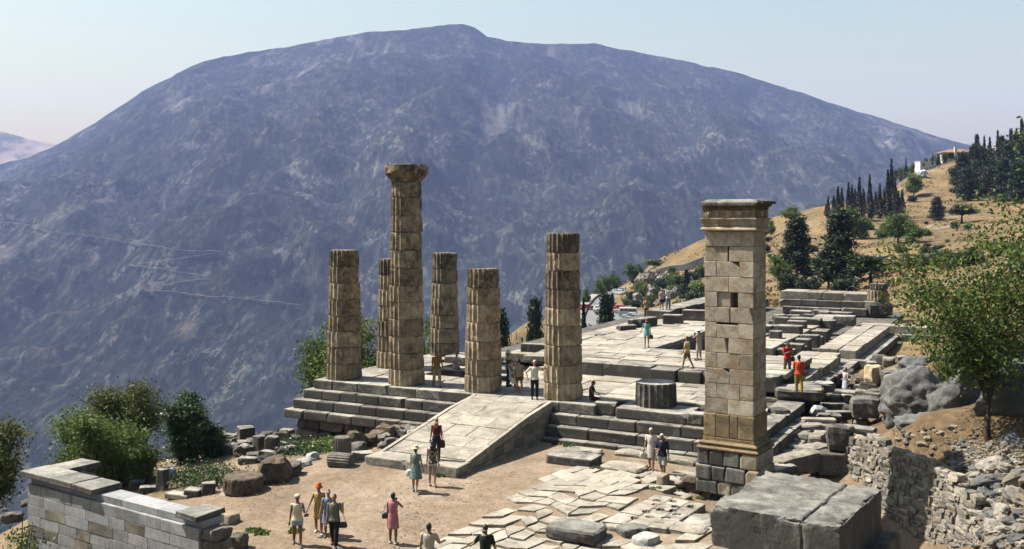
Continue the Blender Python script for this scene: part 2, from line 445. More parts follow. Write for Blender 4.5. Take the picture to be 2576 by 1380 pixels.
# ================================================================ the mountain across the valley
RIDGE_Y = 4200.0
ridge_px = [(-1200, 640), (-700, 560), (-300, 470), (0, 412), (75, 392), (150, 362), (250, 300), (370, 222), (480, 166), (560, 140), (700, 118), (850, 92), (920, 78), (1040, 72), (1110, 60), (1160, 56),
            (1190, 63), (1230, 91), (1290, 103), (1340, 105), (1430, 110), (1500, 107), (1560, 121), (1700, 147), (1850, 181), (2000, 226), (2150, 276), (2300, 326), (2430, 362), (2600, 420), (3000, 520), (3600, 620)]
rx = np.array([(p - CX) / F_PX * RIDGE_Y for p, _ in ridge_px]); rz = np.array([HC + (HORIZON - q) / F_PX * RIDGE_Y for _, q in ridge_px])
VALLEY = -345.0
def mountain_arr(x, y):
    # the foot of the slope swings towards the viewer on the right
    foot = 1180.0 - 0.06 * x
    r = np.interp(x * RIDGE_Y / np.maximum(np.minimum(y, RIDGE_Y), 900.0) * 0.35 + x * 0.65, rx, rz)
    t = (y - foot) / (RIDGE_Y - foot)
    tc = np.clip(t, 0, 1)
    prof = 0.62 * tc + 0.38 * tc ** 1.9
    prof = prof + 0.05 * np.sin(np.clip(t, 0, 1) * pi)
    z = VALLEY + (r - VALLEY) * prof
    z = np.where(t > 1, r - (y - RIDGE_Y) * 0.45, z)
    return z, tc
mx = np.arange(-4600, 5200, 26.0)
my = np.concatenate([np.arange(300, 1150, 60.0), np.arange(1150, 4330, 20.0), np.arange(4360, 5400, 80.0)])
MX, MY = np.meshgrid(mx, my)
MZ, MT = mountain_arr(MX, MY)
env = np.sin(np.clip(MT, 0, 1) * pi) ** 0.8
g = fbm_arr(MX, MY * 0.28, 0.0042, 5, 5.0)          # gullies run down the slope
g2 = fbm_arr(MX, MY, 0.0025, 4, 9.0)
g3 = fbm_arr(MX, MY, 0.016, 4, 2.0)
MZ = MZ + env * (g * 75 + g2 * 60 + g3 * 24) + np.clip(MT * 3, 0, 1) * g3 * 5
mountain_me = grid_mesh(MX, MY, MZ, 'mountain')
m, nt, b = new_mat('mountain_scrub_and_rock')
geo = nd(nt, 'ShaderNodeNewGeometry'); pos = geo.outputs['Position']
mp = nd(nt, 'ShaderNodeMapping'); mp.inputs['Scale'].default_value = (1, 0.45, 0.55); nt.links.new(pos, mp.inputs['Vector']); mv = mp.outputs[0]
mp0 = nd(nt, 'ShaderNodeMapping'); mp0.inputs['Scale'].default_value = (1, 0.32, 0.4); nt.links.new(pos, mp0.inputs['Vector'])
scr = ramp(nt, noise_n(nt, mp0.outputs[0], 0.03, 10, 0.82, 0.2), [(0.36, (0.015, 0.020, 0.016)), (0.52, (0.032, 0.037, 0.029)), (0.68, (0.078, 0.072, 0.058))])
vb = nd(nt, 'ShaderNodeTexVoronoi', feature='F1'); vb.inputs['Scale'].default_value = 0.14; nt.links.new(mp0.outputs[0], vb.inputs['Vector'])
sv_ = nd(nt, 'ShaderNodeSeparateColor'); nt.links.new(vb.outputs['Color'], sv_.inputs[0])
scr = mixc(nt, 0.75, scr, ramp(nt, sv_.outputs[0], [(0.0, 0.45), (0.7, 0.95), (1.0, 2.0)]), 'MULTIPLY')
rk = ramp(nt, noise_n(nt, mp0.outputs[0], 0.09, 6, 0.7), [(0.3, (0.18, 0.165, 0.15)), (0.7, (0.40, 0.375, 0.34))])
big = noise_n(nt, mv, 0.012, 10, 0.78, 0.3)
sml = noise_n(nt, mv, 0.07, 6, 0.8)
msk = math2(nt, 'MULTIPLY_ADD', big, 1.0); nt.links.new(math2(nt, 'MULTIPLY', sml, 0.75), msk.node.inputs[2])
c = mixc(nt, ramp(nt, msk, [(0.96, 0.0), (1.10, 0.32)]), scr, rk)
mp2 = nd(nt, 'ShaderNodeMapping'); mp2.inputs['Scale'].default_value = (1, 0.12, 0.15); mp2.inputs['Rotation'].default_value = (0, 0, 0.12); nt.links.new(pos, mp2.inputs['Vector'])
stk = math2(nt, 'ADD', noise_n(nt, mp2.outputs[0], 0.016, 7, 0.72, 0.6), math2(nt, 'MULTIPLY', math2(nt, 'SUBTRACT', noise_n(nt, pos, 0.0016, 4, 0.6, 0.5), 0.5), 0.9))
c = mixc(nt, ramp(nt, stk, [(0.61, 0.0), (0.74, 0.36)]), c, rk)
zone_ = noise_n(nt, mv, 0.0022, 5, 0.65, 0.7)
c = mixc(nt, 0.8, c, ramp(nt, zone_, [(0.35, 0.55), (0.62, 1.35)]), 'MULTIPLY')
low = noise_n(nt, pos, 0.006, 7, 0.7, 0.5)
sepz = nd(nt, 'ShaderNodeSeparateXYZ'); nt.links.new(pos, sepz.inputs[0])
hm = nd(nt, 'ShaderNodeMapRange'); hm.inputs[1].default_value = -60; hm.inputs[2].default_value = -300; nt.links.new(sepz.outputs[2], hm.inputs[0])
c = mixc(nt, math2(nt, 'MULTIPLY', ramp(nt, low, [(0.58, 0.0), (0.68, 0.4)]), hm.outputs[0]), c, (0.36, 0.27, 0.19))
nt.links.new(c, b.inputs['Base Color']); b.inputs['Roughness'].default_value = 1.0; b.inputs['Specular IOR Level'].default_value = 0.0
bump_n(nt, b, noise_n(nt, mp0.outputs[0], 0.05, 8, 0.75), 0.8, 5.0)
tag(mobj('mountain', mountain_me, m), kind='structure')
M['mountain'] = m

# far mountain at the left, beyond the first
fx = np.arange(-5000, 1000, 50.0); fy = np.arange(4600, 6200, 50.0)
FX, FY = np.meshgrid(fx, fy)
fr = np.interp(FX, [-5000, -4000, -3200, -2680, -2370, -1900, -800, 1000], [700, 640, 560, 462, 392, 330, 200, 50])
FZ = VALLEY + (fr - VALLEY) * (1 - np.clip(np.abs(FY - 5350) / 1100, 0, 1) ** 1.3)
FZ = FZ + fbm_arr(FX, FY, 0.0018, 5, 21.0) * 30
m2, nt, b = new_mat('far_mountain_slope')
geo = nd(nt, 'ShaderNodeNewGeometry'); pos = geo.outputs['Position']
c = ramp(nt, noise_n(nt, pos, 0.006, 8, 0.7), [(0.4, (0.05, 0.055, 0.035)), (0.52, (0.3, 0.22, 0.15)), (0.7, (0.42, 0.33, 0.25))])
nt.links.new(c, b.inputs['Base Color']); b.inputs['Roughness'].default_value = 1.0
tag(mobj('far_mountain', grid_mesh(FX, FY, FZ, 'far_mountain'), m2), kind='structure')

def ray_mountain(px, py):
    ys = np.linspace(1150, 4300, 2400); xs = (px - CX) / F_PX * ys; zs = HC - (py - HORIZON) / F_PX * ys
    ix = np.clip(((xs - mx[0]) / 26.0).astype(int), 0, len(mx) - 2); iy = np.clip(np.searchsorted(my, ys) - 1, 0, len(my) - 2)
    tx = (xs - mx[ix]) / 26.0; ty = (ys - my[iy]) / (my[iy + 1] - my[iy])
    tz = (MZ[iy, ix] * (1 - tx) + MZ[iy, ix + 1] * tx) * (1 - ty) + (MZ[iy + 1, ix] * (1 - tx) + MZ[iy + 1, ix + 1] * tx) * ty
    hit = np.nonzero(tz >= zs)[0]
    i = hit[0] if len(hit) else len(ys) - 1
    return Vector((xs[i], ys[i], tz[i]))
def track(name, pts, width, mat):
    fine = []
    for a, c_ in zip(pts[:-1], pts[1:]):
        n = max(2, int(abs(c_[0] - a[0]) / 12))
        for k in range(n):
            t = k / n
            fine.append((a[0] + (c_[0] - a[0]) * t, a[1] + (c_[1] - a[1]) * t + RND.uniform(-1.2, 1.2)))
    fine.append(pts[-1])
    w = [ray_mountain(*p) for p in fine]
    vs, fs = [], []
    for i, p in enumerate(w):
        ww = width * RND.uniform(0.5, 1.2)
        vs += [p + Vector((0, -8, 2.5)), p + Vector((0, -8 - ww * 1.3, 2.5 - ww * 0.3))]
        if i: fs.append((2 * i - 2, 2 * i, 2 * i + 1, 2 * i - 1))
    return tag(mobj(name, mesh_from(vs, fs), mat), kind='structure')
M['track'] = flat_mat('pale_track_gravel', (0.075, 0.062, 0.05), 1.0, 0.7, 0.03)
track('mountain_path', [(0, 560), (60, 565), (130, 585), (200, 590), (300, 606), (400, 622), (470, 633), (560, 634)], 3.2, M['track'])
track('mountain_path', [(560, 634), (520, 642), (440, 655), (330, 668), (400, 676), (470, 688), (530, 696)], 3.2, M['track'])
track('mountain_path', [(530, 700), (470, 708), (400, 722), (350, 730), (430, 735), (520, 745), (620, 752), (760, 768)], 2.6, M['track'])

# ================================================================ haze
HZ = (-5200.0, -40.0, -380.0), (5600.0, 6300.0, 760.0)
m, nt, b = new_mat('valley_haze')
nt.nodes.remove(b)
pv = nt.nodes.new('ShaderNodeVolumePrincipled')
pv.inputs['Color'].default_value = (0.39, 0.50, 1.0, 1)
pv.inputs['Density'].default_value = 0.000072
pv.inputs['Anisotropy'].default_value = 0.0
nt.links.new(pv.outputs[0], nt.nodes['Material Output'].inputs['Volume'])
(ax, ay, az), (bx_, by_, bz_) = HZ
hv_ = [(x, y, z) for z in (az, bz_) for x, y in ((ax, ay), (bx_, ay), (bx_, by_), (ax, by_))]
haze = mobj('haze', mesh_from(hv_, [(0, 3, 2, 1), (4, 5, 6, 7), (0, 1, 5, 4), (1, 2, 6, 5), (2, 3, 7, 6), (3, 0, 4, 7)]), m)
tag(haze, kind='stuff')
# ================================================================ stone blocks
def block_mesh(l, w, h, wear=1.0, seed=0, bevel=None, chips=0):
    "a weathered squared block, origin at the middle of its base"
    r = random.Random(seed)
    bm = bmesh.new()
    bmesh.ops.create_cube(bm, size=1.0)
    j = 0.018 * wear
    for v in bm.verts:
        v.co = Vector((v.co.x * l + r.uniform(-j, j), v.co.y * w + r.uniform(-j, j), (v.co.z + 0.5) * h + r.uniform(-j, j) * 0.5))
    bv = bevel if bevel is not None else min(0.05, 0.16 * min(l, w, h)) * (0.5 + 0.6 * wear)
    bmesh.ops.bevel(bm, geom=list(bm.edges), offset=bv, segments=2, profile=0.6, affect='EDGES', clamp_overlap=True)
    for _ in range(chips):
        sx, sy, sz = r.choice((-1, 1)), r.choice((-1, 1)), r.choice((0.2, 1, 1))
        nrm = Vector((sx * r.uniform(0.3, 1), sy * r.uniform(0.3, 1), sz * r.uniform(0.2, 1))).normalized()
        corner = Vector((sx * l / 2, sy * w / 2, h if sz > 0.5 else h * 0.5))
        d = r.uniform(0.06, 0.22) * min(l, w, h * 1.6)
        res = bmesh.ops.bisect_plane(bm, geom=list(bm.verts) + list(bm.edges) + list(bm.faces), plane_co=corner - nrm * d, plane_no=nrm, clear_outer=True)
        eds = [e for e in res['geom_cut'] if isinstance(e, bmesh.types.BMEdge)]
        if eds: bmesh.ops.edgeloop_fill(bm, edges=eds)
    k = 0.010 * wear
    for v in bm.verts:
        v.co += Vector(mnoise.noise_vector((v.co.x * 2.1 + seed, v.co.y * 2.1, v.co.z * 2.1 + seed * 0.3))) * k * 2
    return bm_mesh(bm, 'block')

def rough_block_mesh(l, w, h, rough=0.06, seed=0, cuts=3):
    "a block with broken, uneven faces"
    bm = bmesh.new()
    bmesh.ops.create_cube(bm, size=1.0)
    bmesh.ops.subdivide_edges(bm, edges=list(bm.edges), cuts=cuts, use_grid_fill=True)
    for v in bm.verts:
        c = v.co * 2
        # round the box a little
        L = max(1e-6, (abs(c.x) ** 7 + abs(c.y) ** 7 + abs(c.z) ** 7) ** (1 / 7))
        c = c / L if L > 1 else c
        p = Vector((c.x * l / 2, c.y * w / 2, (c.z * 0.5 + 0.5) * h))
        s = 1.3 / max(0.25, min(l, w, h))
        n = Vector(mnoise.noise_vector((p.x * s + seed * 7.1, p.y * s - seed, p.z * s + seed * 2.3)))
        n2 = Vector(mnoise.noise_vector((p.x * s * 2.7 + seed * 3.1, p.y * s * 2.7, p.z * s * 2.7 - seed)))
        v.co = p + n * rough * 1.4 + n2 * rough * 0.6
        if v.co.z < 0.0: v.co.z *= 0.3
    return bm_mesh(bm, 'rough_block')

def rock_mesh(rx_, ry_, rz_, seed=0, sub=2, rough=0.28, flat=3):
    "an angular rock or boulder, origin near its foot"
    r = random.Random(seed)
    bm = bmesh.new()
    bmesh.ops.create_icosphere(bm, subdivisions=sub, radius=1.0)
    planes = [(Vector((r.uniform(-1, 1), r.uniform(-1, 1), r.uniform(-0.6, 1))).normalized(), r.uniform(0.55, 0.85)) for _ in range(flat)]
    for v in bm.verts:
        p = v.co.copy()
        for n, d in planes:
            k = p.dot(n)
            if k > d: p -= n * (k - d) * 0.85
        nn = mnoise.fractal((p.x * 1.3 + seed * 3.7, p.y * 1.3 - seed, p.z * 1.3 + seed), 0.85, 2.1, 3 + sub)
        p *= 1 + rough * nn
        v.co = Vector((p.x * rx_, p.y * ry_, p.z * rz_ + rz_ * 0.55))
    return bm_mesh(bm, 'rock')

_seed = [100]
def nseed():
    _seed[0] += 1
    return _seed[0]

def ublock(parent, u0, u1, v0, v1, z0, z1, mat, name='block', wear=1.0, col=None, chips=0, rough=False, gap=0.012):
    "a block of the temple by its extent along u, v and z; parent is at the temple origin, turned with it"
    l, w, h = u1 - u0 - gap, v1 - v0 - gap, z1 - z0
    me = rough_block_mesh(l, w, h, 0.05 * wear, nseed()) if rough else block_mesh(l, w, h, wear, nseed(), chips=chips)
    return mobj(name, me, mat, parent, ((u0 + u1) / 2, (v0 + v1) / 2, z0), 0, col if col is not None else RND.uniform(0.3, 0.7))

def row(a0, a1, lo, hi, rnd=RND):
    "cut a length into pieces"
    out, a = [], a0
    while a1 - a > hi * 1.25:
        l = rnd.uniform(lo, hi); out.append((a, a + l)); a += l
    out.append((a, a1))
    return out

# ================================================================ the temple platform
temple = thing('temple_platform', 'long ruined stone temple platform of grey steps and pale paving under the columns', 'temple ruin', TO, TROT)
RW0, RW1 = 8.2, 12.25            # the ramp's sides
H, TR = 0.45, 0.42
NE = 20.9                        # north edge of the stylobate
# core under the floors
ublock(temple, -0.8, NE - 0.5, -0.7, 58, -1.75, -0.62, M['dark'], 'foundation_core', 0.3)
ublock(temple, -0.75, 8.1, -1.5, 6, -3.6, -1.85, M['dark'], 'foundation_wall', 0.3)
# stylobate course, left of the ramp and under its head
for a, c_ in row(-1.1, 14.25, 1.0, 2.1):
    ublock(temple, a, c_, -1.1, 1.0, -H, 0 + RND.uniform(-.008, .008), M['step'], 'step_block', 0.9, RND.uniform(0.25, 0.5), chips=RND.choice((0, 0, 1)))
for k in (1, 2, 3):
    uL, vF = -1.1 - 0.3 * k, -1.1 - TR * k
    hh = H if k < 3 else 0.42
    for a, c_ in row(uL, RW0 - 0.02, 0.9, 1.7):
        ublock(temple, a, c_, vF, vF + 1.3, -H * k - hh, -H * k, M['step'], 'step_block', 1.1, RND.uniform(0.45, 0.78), chips=RND.choice((0, 1, 1)))
    hh = H if k < 3 else 0.3
    for a, c_ in row(RW1 + 0.05, NE + 0.3 * k, 1.2, 2.2):
        ublock(temple, a, c_, vF, vF + (1.3 if k > 1 else 3.0), -H * k - hh, -H * k, M['step'], 'step_block', 1.1, RND.uniform(0.4, 0.7), chips=RND.choice((0, 1, 1)))
# rough foundation courses under the left corner
for z0, z1, v0 in ((-2.35, -1.78, -2.0), (-2.95, -2.36, -2.1), (-3.6, -2.96, -2.05)):
    for a, c_ in row(-1.5, 8.1, 0.9, 1.6):
        ublock(temple, a, c_, v0, v0 + 1.0, z0, z1, M['dark'], 'foundation_block', 1.3, RND.uniform(0.4, 0.7), rough=True)
    for a, c_ in row(v0 + 1.0, 8, 1.0, 1.6):
        ublock(temple, -1.5, -0.6, a, c_, z0, z1, M['dark'], 'foundation_block', 1.3, RND.uniform(0.4, 0.7), rough=True)
# south flank steps
for k in range(4):
    uL = -1.1 - 0.3 * k
    for a, c_ in row(1.0 if k == 0 else -1.1 - TR * k + 1.3, 11.2, 1.4, 2.2):
        ublock(temple, uL, uL + (2.1 if k == 0 else 1.2), a, c_, -H * k - H, -H * k, M['step'], 'step_block', 1.1, RND.uniform(0.3, 0.6))
# front floor
def floor(u0, u1, v0, v1, z, lo=1.0, hi=1.9, dv=(0.9, 1.3), th=0.3, skip=()):
    for va, vb in row(v0, v1, *dv):
        for a, c_ in row(u0, u1, lo, hi):
            cu, cv = (a + c_) / 2, (va + vb) / 2
            if any(s[0] < cu < s[1] and s[2] < cv < s[3] for s in skip): continue
            ublock(temple, a, c_, va, vb, z - th, z + RND.uniform(-0.035, 0.035), M['paving'], 'paving_slab', 1.0, RND.uniform(0.2, 0.6))
floor(1.0, 13.5, 1.0, 7.0, -0.02, skip=((2.2, 7.5, 3.4, 7.0),))
floor(13.5, 20.6, 1.4, 7.0, -0.04, skip=((18.6, 20.6, 3.6, 7.0),))
floor(1.0, 10.0, 7.0, 14.5, -0.25, 1.2, 2.2, skip=((3.0, 7.0, 7.2, 12.0),))
# dark broken edge of the floor right of the corner block
for a, c_ in row(14.3, 20.5, 0.7, 1.2):
    ublock(temple, a, c_, 0.75 + RND.uniform(-.1, .2), 1.4, -0.62, -0.08, M['dark'], 'floor_edge_block', 1.2, RND.uniform(0.5, 0.8), rough=True)
# the raised cella floor and its front
for a, c_ in ((9.0, 11.3), (11.3, 13.9)):
    ublock(temple, a, c_, 7.0, 7.9, -0.25, 0.6, M['step'], 'orthostate_block', 0.7, 0.5)
for a, c_, dv in ((13.95, 15.3, -0.35), (15.4, 16.6, -0.3), (16.62, 17.25, -0.2), (17.35, 19.0, -0.35), (19.05, 20.3, -0.2)):
    ublock(temple, a, c_, 7.0 + dv, 8.2, -0.2, 0.55, M['step'], 'orthostate_block', 1.1, 0.6, chips=1)
floor(6.2, 20.5, 7.9, 14.2, 0.6, 1.1, 2.2)
floor(6.2, 11.6, 14.2, 33.0, 0.6, 1.3, 2.5, (1.2, 1.9))
# south strip of the platform beside the drop
floor(3.2, 6.2, 11.4, 50.0, 0.12, 1.4, 1.6, (1.4, 2.4), th=0.5)
for va, vb in row(11.4, 50, 1.4, 2.4):
    ublock(temple, 2.95, 4.2, va, vb, -0.9, -0.4, M['step'], 'step_block', 1.1, RND.uniform(0.4, 0.7))
# inner edge of the sunken cella and its walls
for va, vb in row(14.3, 34, 1.5, 2.4):
    ublock(temple, 11.0, 11.75, va, vb, -0.8, 0.28, M['step'], 'orthostate_block', 1.0, RND.uniform(0.5, 0.75))
for a, c_ in row(11.8, 20.4, 1.2, 2.2):
    ublock(temple, a, c_, 13.3, 14.15, -0.8, 0.28, M['step'], 'orthostate_block', 1.0, RND.uniform(0.5, 0.75))
# south wall, two courses high, near its far end
for z0, z1 in ((0.12, 0.62), (0.63, 1.15)):
    for va, vb in row(29.6 if z0 < 0.5 else 30.2, 47.5, 1.3, 2.3):
        ublock(temple, 5.2 + RND.uniform(-.12, .12), 6.9 + RND.uniform(-.25, .2), va, vb, z0, z1 + RND.uniform(-.05, .05), M['step'], 'wall_block', 1.4, RND.uniform(0.35, 0.65), chips=1)
for va, vb in row(47.5, 56, 1.5, 2.4):
    ublock(temple, 5.2, 8.2, va, vb, -0.4, 0.35 + RND.uniform(-.05, .05), M['paving'], 'wall_block', 1.2, RND.uniform(0.3, 0.5))
# wall along the middle with uprights on its north side
for va, vb in row(20.5, 44, 1.2, 2.0):
    ublock(temple, 15.2, 16.9, va, vb, -0.7, 0.2 + RND.uniform(-.03, .03), M['paving'], 'wall_block', 1.1, RND.uniform(0.3, 0.5))
v = 21.2
for hgt in (0.05, 0.18, -0.15, 0.12, 0.22, -0.05, 0.15, 0.1):
    ublock(temple, 16.95, 18.0 + RND.uniform(-.1, .15), v, v + 0.85, -1.35, hgt, M['step'], 'upright_block', 1.1, RND.uniform(0.45, 0.7), chips=1)
    v += RND.uniform(1.35, 1.9)
# north stylobate band, its edge and the ledge below
for va, vb in row(10.5, 21.2, 1.2, 2.1):
    for a, c_ in ((18.5, 19.7), (19.72, 20.9 + RND.uniform(-.1, .1))):
        ublock(temple, a, c_, va + RND.uniform(-.1, .1), vb, -0.5, 0.05 + RND.uniform(-.05, .04), M['paving'], 'stylobate_block', 1.3, RND.uniform(0.3, 0.5), chips=1)
for va, vb in row(23.0, 38.5, 1.6, 2.6):
    for a, c_ in ((19.1, 20.3), (20.32, 21.4)):
        ublock(temple, a, c_, va, vb, -0.55, 0.02 + RND.uniform(-.03, .03), M['paving'], 'stylobate_block', 1.0, RND.uniform(0.3, 0.5))
    ublock(temple, 20.6, 22.1, va, vb, -1.05, -0.58, M['step'], 'step_block', 1.0, RND.uniform(0.4, 0.6))
for va, vb in row(9.0, 23.0, 1.4, 2.2):
    ublock(temple, 20.3, 21.6 + RND.uniform(-.2, .1), va, vb, -1.1, -0.52, M['step'], 'step_block', 1.4, RND.uniform(0.5, 0.8), chips=1)
for a, c_ in row(19.2, 25.5, 1.5, 2.2):
    ublock(temple, a, c_, 38.6, 40.2, -0.55, 0.05, M['paving'], 'stylobate_block', 1.0, 0.4)
    ublock(temple, a + .3, c_ + .3, 37.9, 38.7, -1.05, -0.5, M['step'], 'step_block', 1.0, 0.5)
# north-east corner steps
for k, (v0, v1) in ((1, (-1.5, 6.6)), (2, (-1.9, 5.2)), (3, (-2.3, 3.0))):
    for va, vb in row(v0, v1, 1.2, 2.0):
        ublock(temple, NE - 0.5, NE + 0.45 * k + 0.3, va, vb, -H * k - H, -H * k + RND.uniform(-.04, .02), M['step'], 'step_block', 1.5, RND.uniform(0.35, 0.65), chips=1)
# far cross wall, three courses
for i, (z0, z1, v0) in enumerate(((-0.55, 0.12, 51.0), (0.13, 0.72, 51.6), (0.73, 1.42, 52.0))):
    for a, c_ in row(10.2 if i else 10.6, 17.9, 1.2, 2.4):
        ublock(temple, a, c_, v0, v0 + (1.4 if i < 2 else 3.0), z0, z1 + RND.uniform(-.04, .04), M['step'] if i < 2 else M['paving'], 'wall_block', 1.2, RND.uniform(0.45, 0.7), chips=1)
for a, c_ in row(11.5, 16.8, 1.4, 2.0):
    ublock(temple, a, c_, 49.8, 51.0, -0.8, -0.1 + RND.uniform(-.1, .1), M['step'], 'wall_block', 1.5, 0.5, chips=1)
# loose floor of the sunken part
pit = block_mesh(9.0, 34.0, 0.4, 0.3, 5)
po = mobj('sunken_floor', pit, M['earth'], None, W(14.0, 32.0, -1.15), TROT)
tag(po, kind='structure')
# a blank parapet-like block row on the cross wall of the cella
for (u, v, z, l, w, h) in ((16.0, 29.3, 0.2, 1.7, 1.0, 0.5), (15.9, 32.2, 0.2, 1.3, 0.9, 0.55), (15.9, 25.4, 0.2, 0.8, 0.8, 0.5), (15.8, 35.6, 0.2, 2.3, 1.2, 0.45), (17.2, 36.2, -0.1, 1.3, 1.2, 0.6), (18.3, 37.6, 0.05, 1.5, 1.4, 0.7)):
    ublock(temple, u - l / 2, u + l / 2, v - w / 2, v + w / 2, z + 0.004, z + h, M['step'], 'wall_block', 1.5, 0.5, chips=2)

# ================================================================ the ramp
ramp_t = thing('stone_ramp', 'pale paved stone ramp leading up to the temple platform between two columns', 'ramp', W(0, 0, 0), TROT)
RL = 9.35                        # foot of the ramp along -v
def rz_at(v):                    # surface height along the ramp
    d = -1.1 - v
    if d < 0.9: return 0.0 - 0.02 * d
    return -0.02 - (d - 0.9) * (1.20 / (RL - 2.0))
def ramp_piece(name, u0, u1, v0, v1, th, lift, mat, col):
    z0, z1 = rz_at(v0), rz_at(v1)
    me = block_mesh(u1 - u0 - 0.014, v1 - v0 - 0.014, th, 0.6, nseed(), bevel=0.02)
    for v in me.vertices:
        t = v.co.y / (v1 - v0) + 0.5
        v.co.z += z0 + (z1 - z0) * t - th + lift
    return mobj(name, me, mat, ramp_t, ((u0 + u1) / 2, (v0 + v1) / 2, 0), 0, col)
for va, vb in row(-RL + 1.0, -1.12, 0.8, 1.25):
    for a, c_ in row(RW0 + 0.22, RW1 - 0.22, 0.8, 1.8):
        ramp_piece('paving_slab', a, c_, va, vb, 0.25, RND.uniform(-0.015, 0.012), M['paving'], RND.uniform(0.2, 0.55))
for va, vb in row(-RL + 0.4, -1.12, 1.5, 2.3):
    for a in (RW0, RW1 - 0.2):
        ramp_piece('kerb_stone', a, a + 0.2, va, vb, 0.3, 0.02, M['paving'], 0.3)
for a, c_ in row(RW0 - 0.1, RW1 + 0.05, 1.1, 2.0):
    me = block_mesh(c_ - a - 0.02, 1.15, 0.42, 1.2, nseed(), chips=1)
    mobj('threshold_block', me, M['paving'], ramp_t, ((a + c_) / 2, -RL + 0.45, rz_at(-RL + 0.9) - 0.42 - 0.02), 0, 0.3)
# side walls of squared blocks under the kerb
for side, u in ((0, RW0), (1, RW1)):
    for z0 in (-1.75, -1.36, -0.98, -0.6, -0.25):
        z1 = z0 + 0.38
        for va, vb in row(-RL + 0.9, -1.15, 0.8, 1.3):
            top = min(z1, rz_at(va) - 0.28, rz_at(vb) - 0.28)
            topb = min(z1, max(rz_at(va), rz_at(vb)) - 0.28)
            if topb - z0 < 0.08: continue
            uc = u - 0.25 if side else u + 0.25
            me = block_mesh(0.5, vb - va - 0.015, 1.0, 0.7, nseed(), bevel=0.015)
            za, zb = min(z1 - 0.012, rz_at(va) - 0.28), min(z1 - 0.012, rz_at(vb) - 0.28)
            for v_ in me.vertices:
                t = v_.co.y / (vb - va) + 0.5
                hh = max(0.02, za + (zb - za) * t - z0)
                v_.co.z = z0 + max(0, min(1, v_.co.z)) * hh
            mobj('side_block', me, M['paving'], ramp_t, (uc, (va + vb) / 2, 0), 0, RND.uniform(0.35, 0.6))
core = block_mesh(RW1 - RW0 - 0.9, RL - 2.2, 1.0, 0.2, 3, bevel=0.01)
for v_ in core.vertices:
    t = v_.co.y / (RL - 2.2) + 0.5
    vv = -RL + 1.0 + t * (RL - 2.2)
    v_.co.z = -1.9 + max(0, min(1, v_.co.z)) * (rz_at(vv) - 0.3 + 1.9)
mobj('rubble_core', core, M['dark'], ramp_t, ((RW0 + RW1) / 2, -RL + 1.0 + (RL - 2.2) / 2, 0), 0, 0.5)

# ================================================================ columns
def drum_mesh(r0, r1, h, seed, erode=0.3, tilt=0.0, flutes=20, edge=0.06, cap_noise=0.03, adir=0.6):
    "one fluted drum with worn arrises, broken rims and pitting; adir is the side the weather has eaten"
    n, per = flutes, 6
    na = n * per
    zs = [0.0, 0.02, 0.06, 0.16, 0.34, 0.52, 0.7, 0.85, 0.94, 0.98, 1.0]
    vs = []
    for t in zs:
        r = r0 + (r1 - r0) * t
        for i in range(na):
            a = 2 * pi * i / na
            k = (i % per) / per
            fl = -0.085 * r * (sin(pi * k) ** 0.8)
            d = (cos(a), sin(a))
            e = mnoise.fractal((d[0] * 1.4 + seed * 5.3, d[1] * 1.4 - seed, t * h * 1.2 + seed * 1.7), 0.9, 2.0, 4)
            em = max(0.0, min(1.0, -0.2 + 1.0 * e + 0.62 * cos(a - adir) + 1.5 * (erode - 0.4)))
            rr = r + fl * (1 - em) - em * 0.05 * r
            f = mnoise.fractal((d[0] * 4.5 * r + seed, d[1] * 4.5 * r, t * h * 4.5 + seed * 2), 0.9, 2.0, 3)
            rr += f * 0.016 * (0.6 + em) - max(0.0, e - 0.42) * 0.16 * r * em
            te = min(t, 1 - t) * h
            ed = edge * (0.35 + em * 1.3) * (1 + 1.2 * mnoise.noise((d[0] * 2.2 + seed * 9, d[1] * 2.2, 3.0 + t)))
            if te < 0.07 * h + 0.02:
                rr -= max(0.0, ed) * (1 - te / (0.07 * h + 0.02)) ** 1.5
            zz = t * h + (f * 0.01 if 0 < t < 1 else 0)
            vs.append((rr * d[0], rr * d[1], zz))
    fs = []
    for j in range(len(zs) - 1):
        for i in range(na):
            i2 = (i + 1) % na
            fs.append((j * na + i, j * na + i2, (j + 1) * na + i2, (j + 1) * na + i))
    # caps: an inner ring and a centre
    def cap(ring, z, flip):
        b0 = len(vs)
        for i in range(0, na, 3):
            x, y, _ = vs[ring * na + i]
            vs.append((x * 0.55, y * 0.55, z + (cap_noise * mnoise.noise((x * 2 + seed, y * 2, 1.0)) if not flip else 0)))
        c0 = len(vs); vs.append((0, 0, z))
        m_ = na // 3
        for q in range(m_):
            q2 = (q + 1) % m_
            outer = [ring * na + (q * 3 + k) % na for k in range(4)]
            f = outer[::-1] + [b0 + q, b0 + q2] if not flip else outer + [b0 + q2, b0 + q]
            f = [outer[0], outer[1], outer[2], outer[3], b0 + q2, b0 + q]
            fs.append(tuple(f[::-1]) if flip else tuple(f))
            fs.append((b0 + q, b0 + q2, c0) if not flip else (b0 + q2, b0 + q, c0))
    cap(len(zs) - 1, h, False)
    cap(0, 0.0, True)
    me = mesh_from(vs, fs, 'drum')
    return me

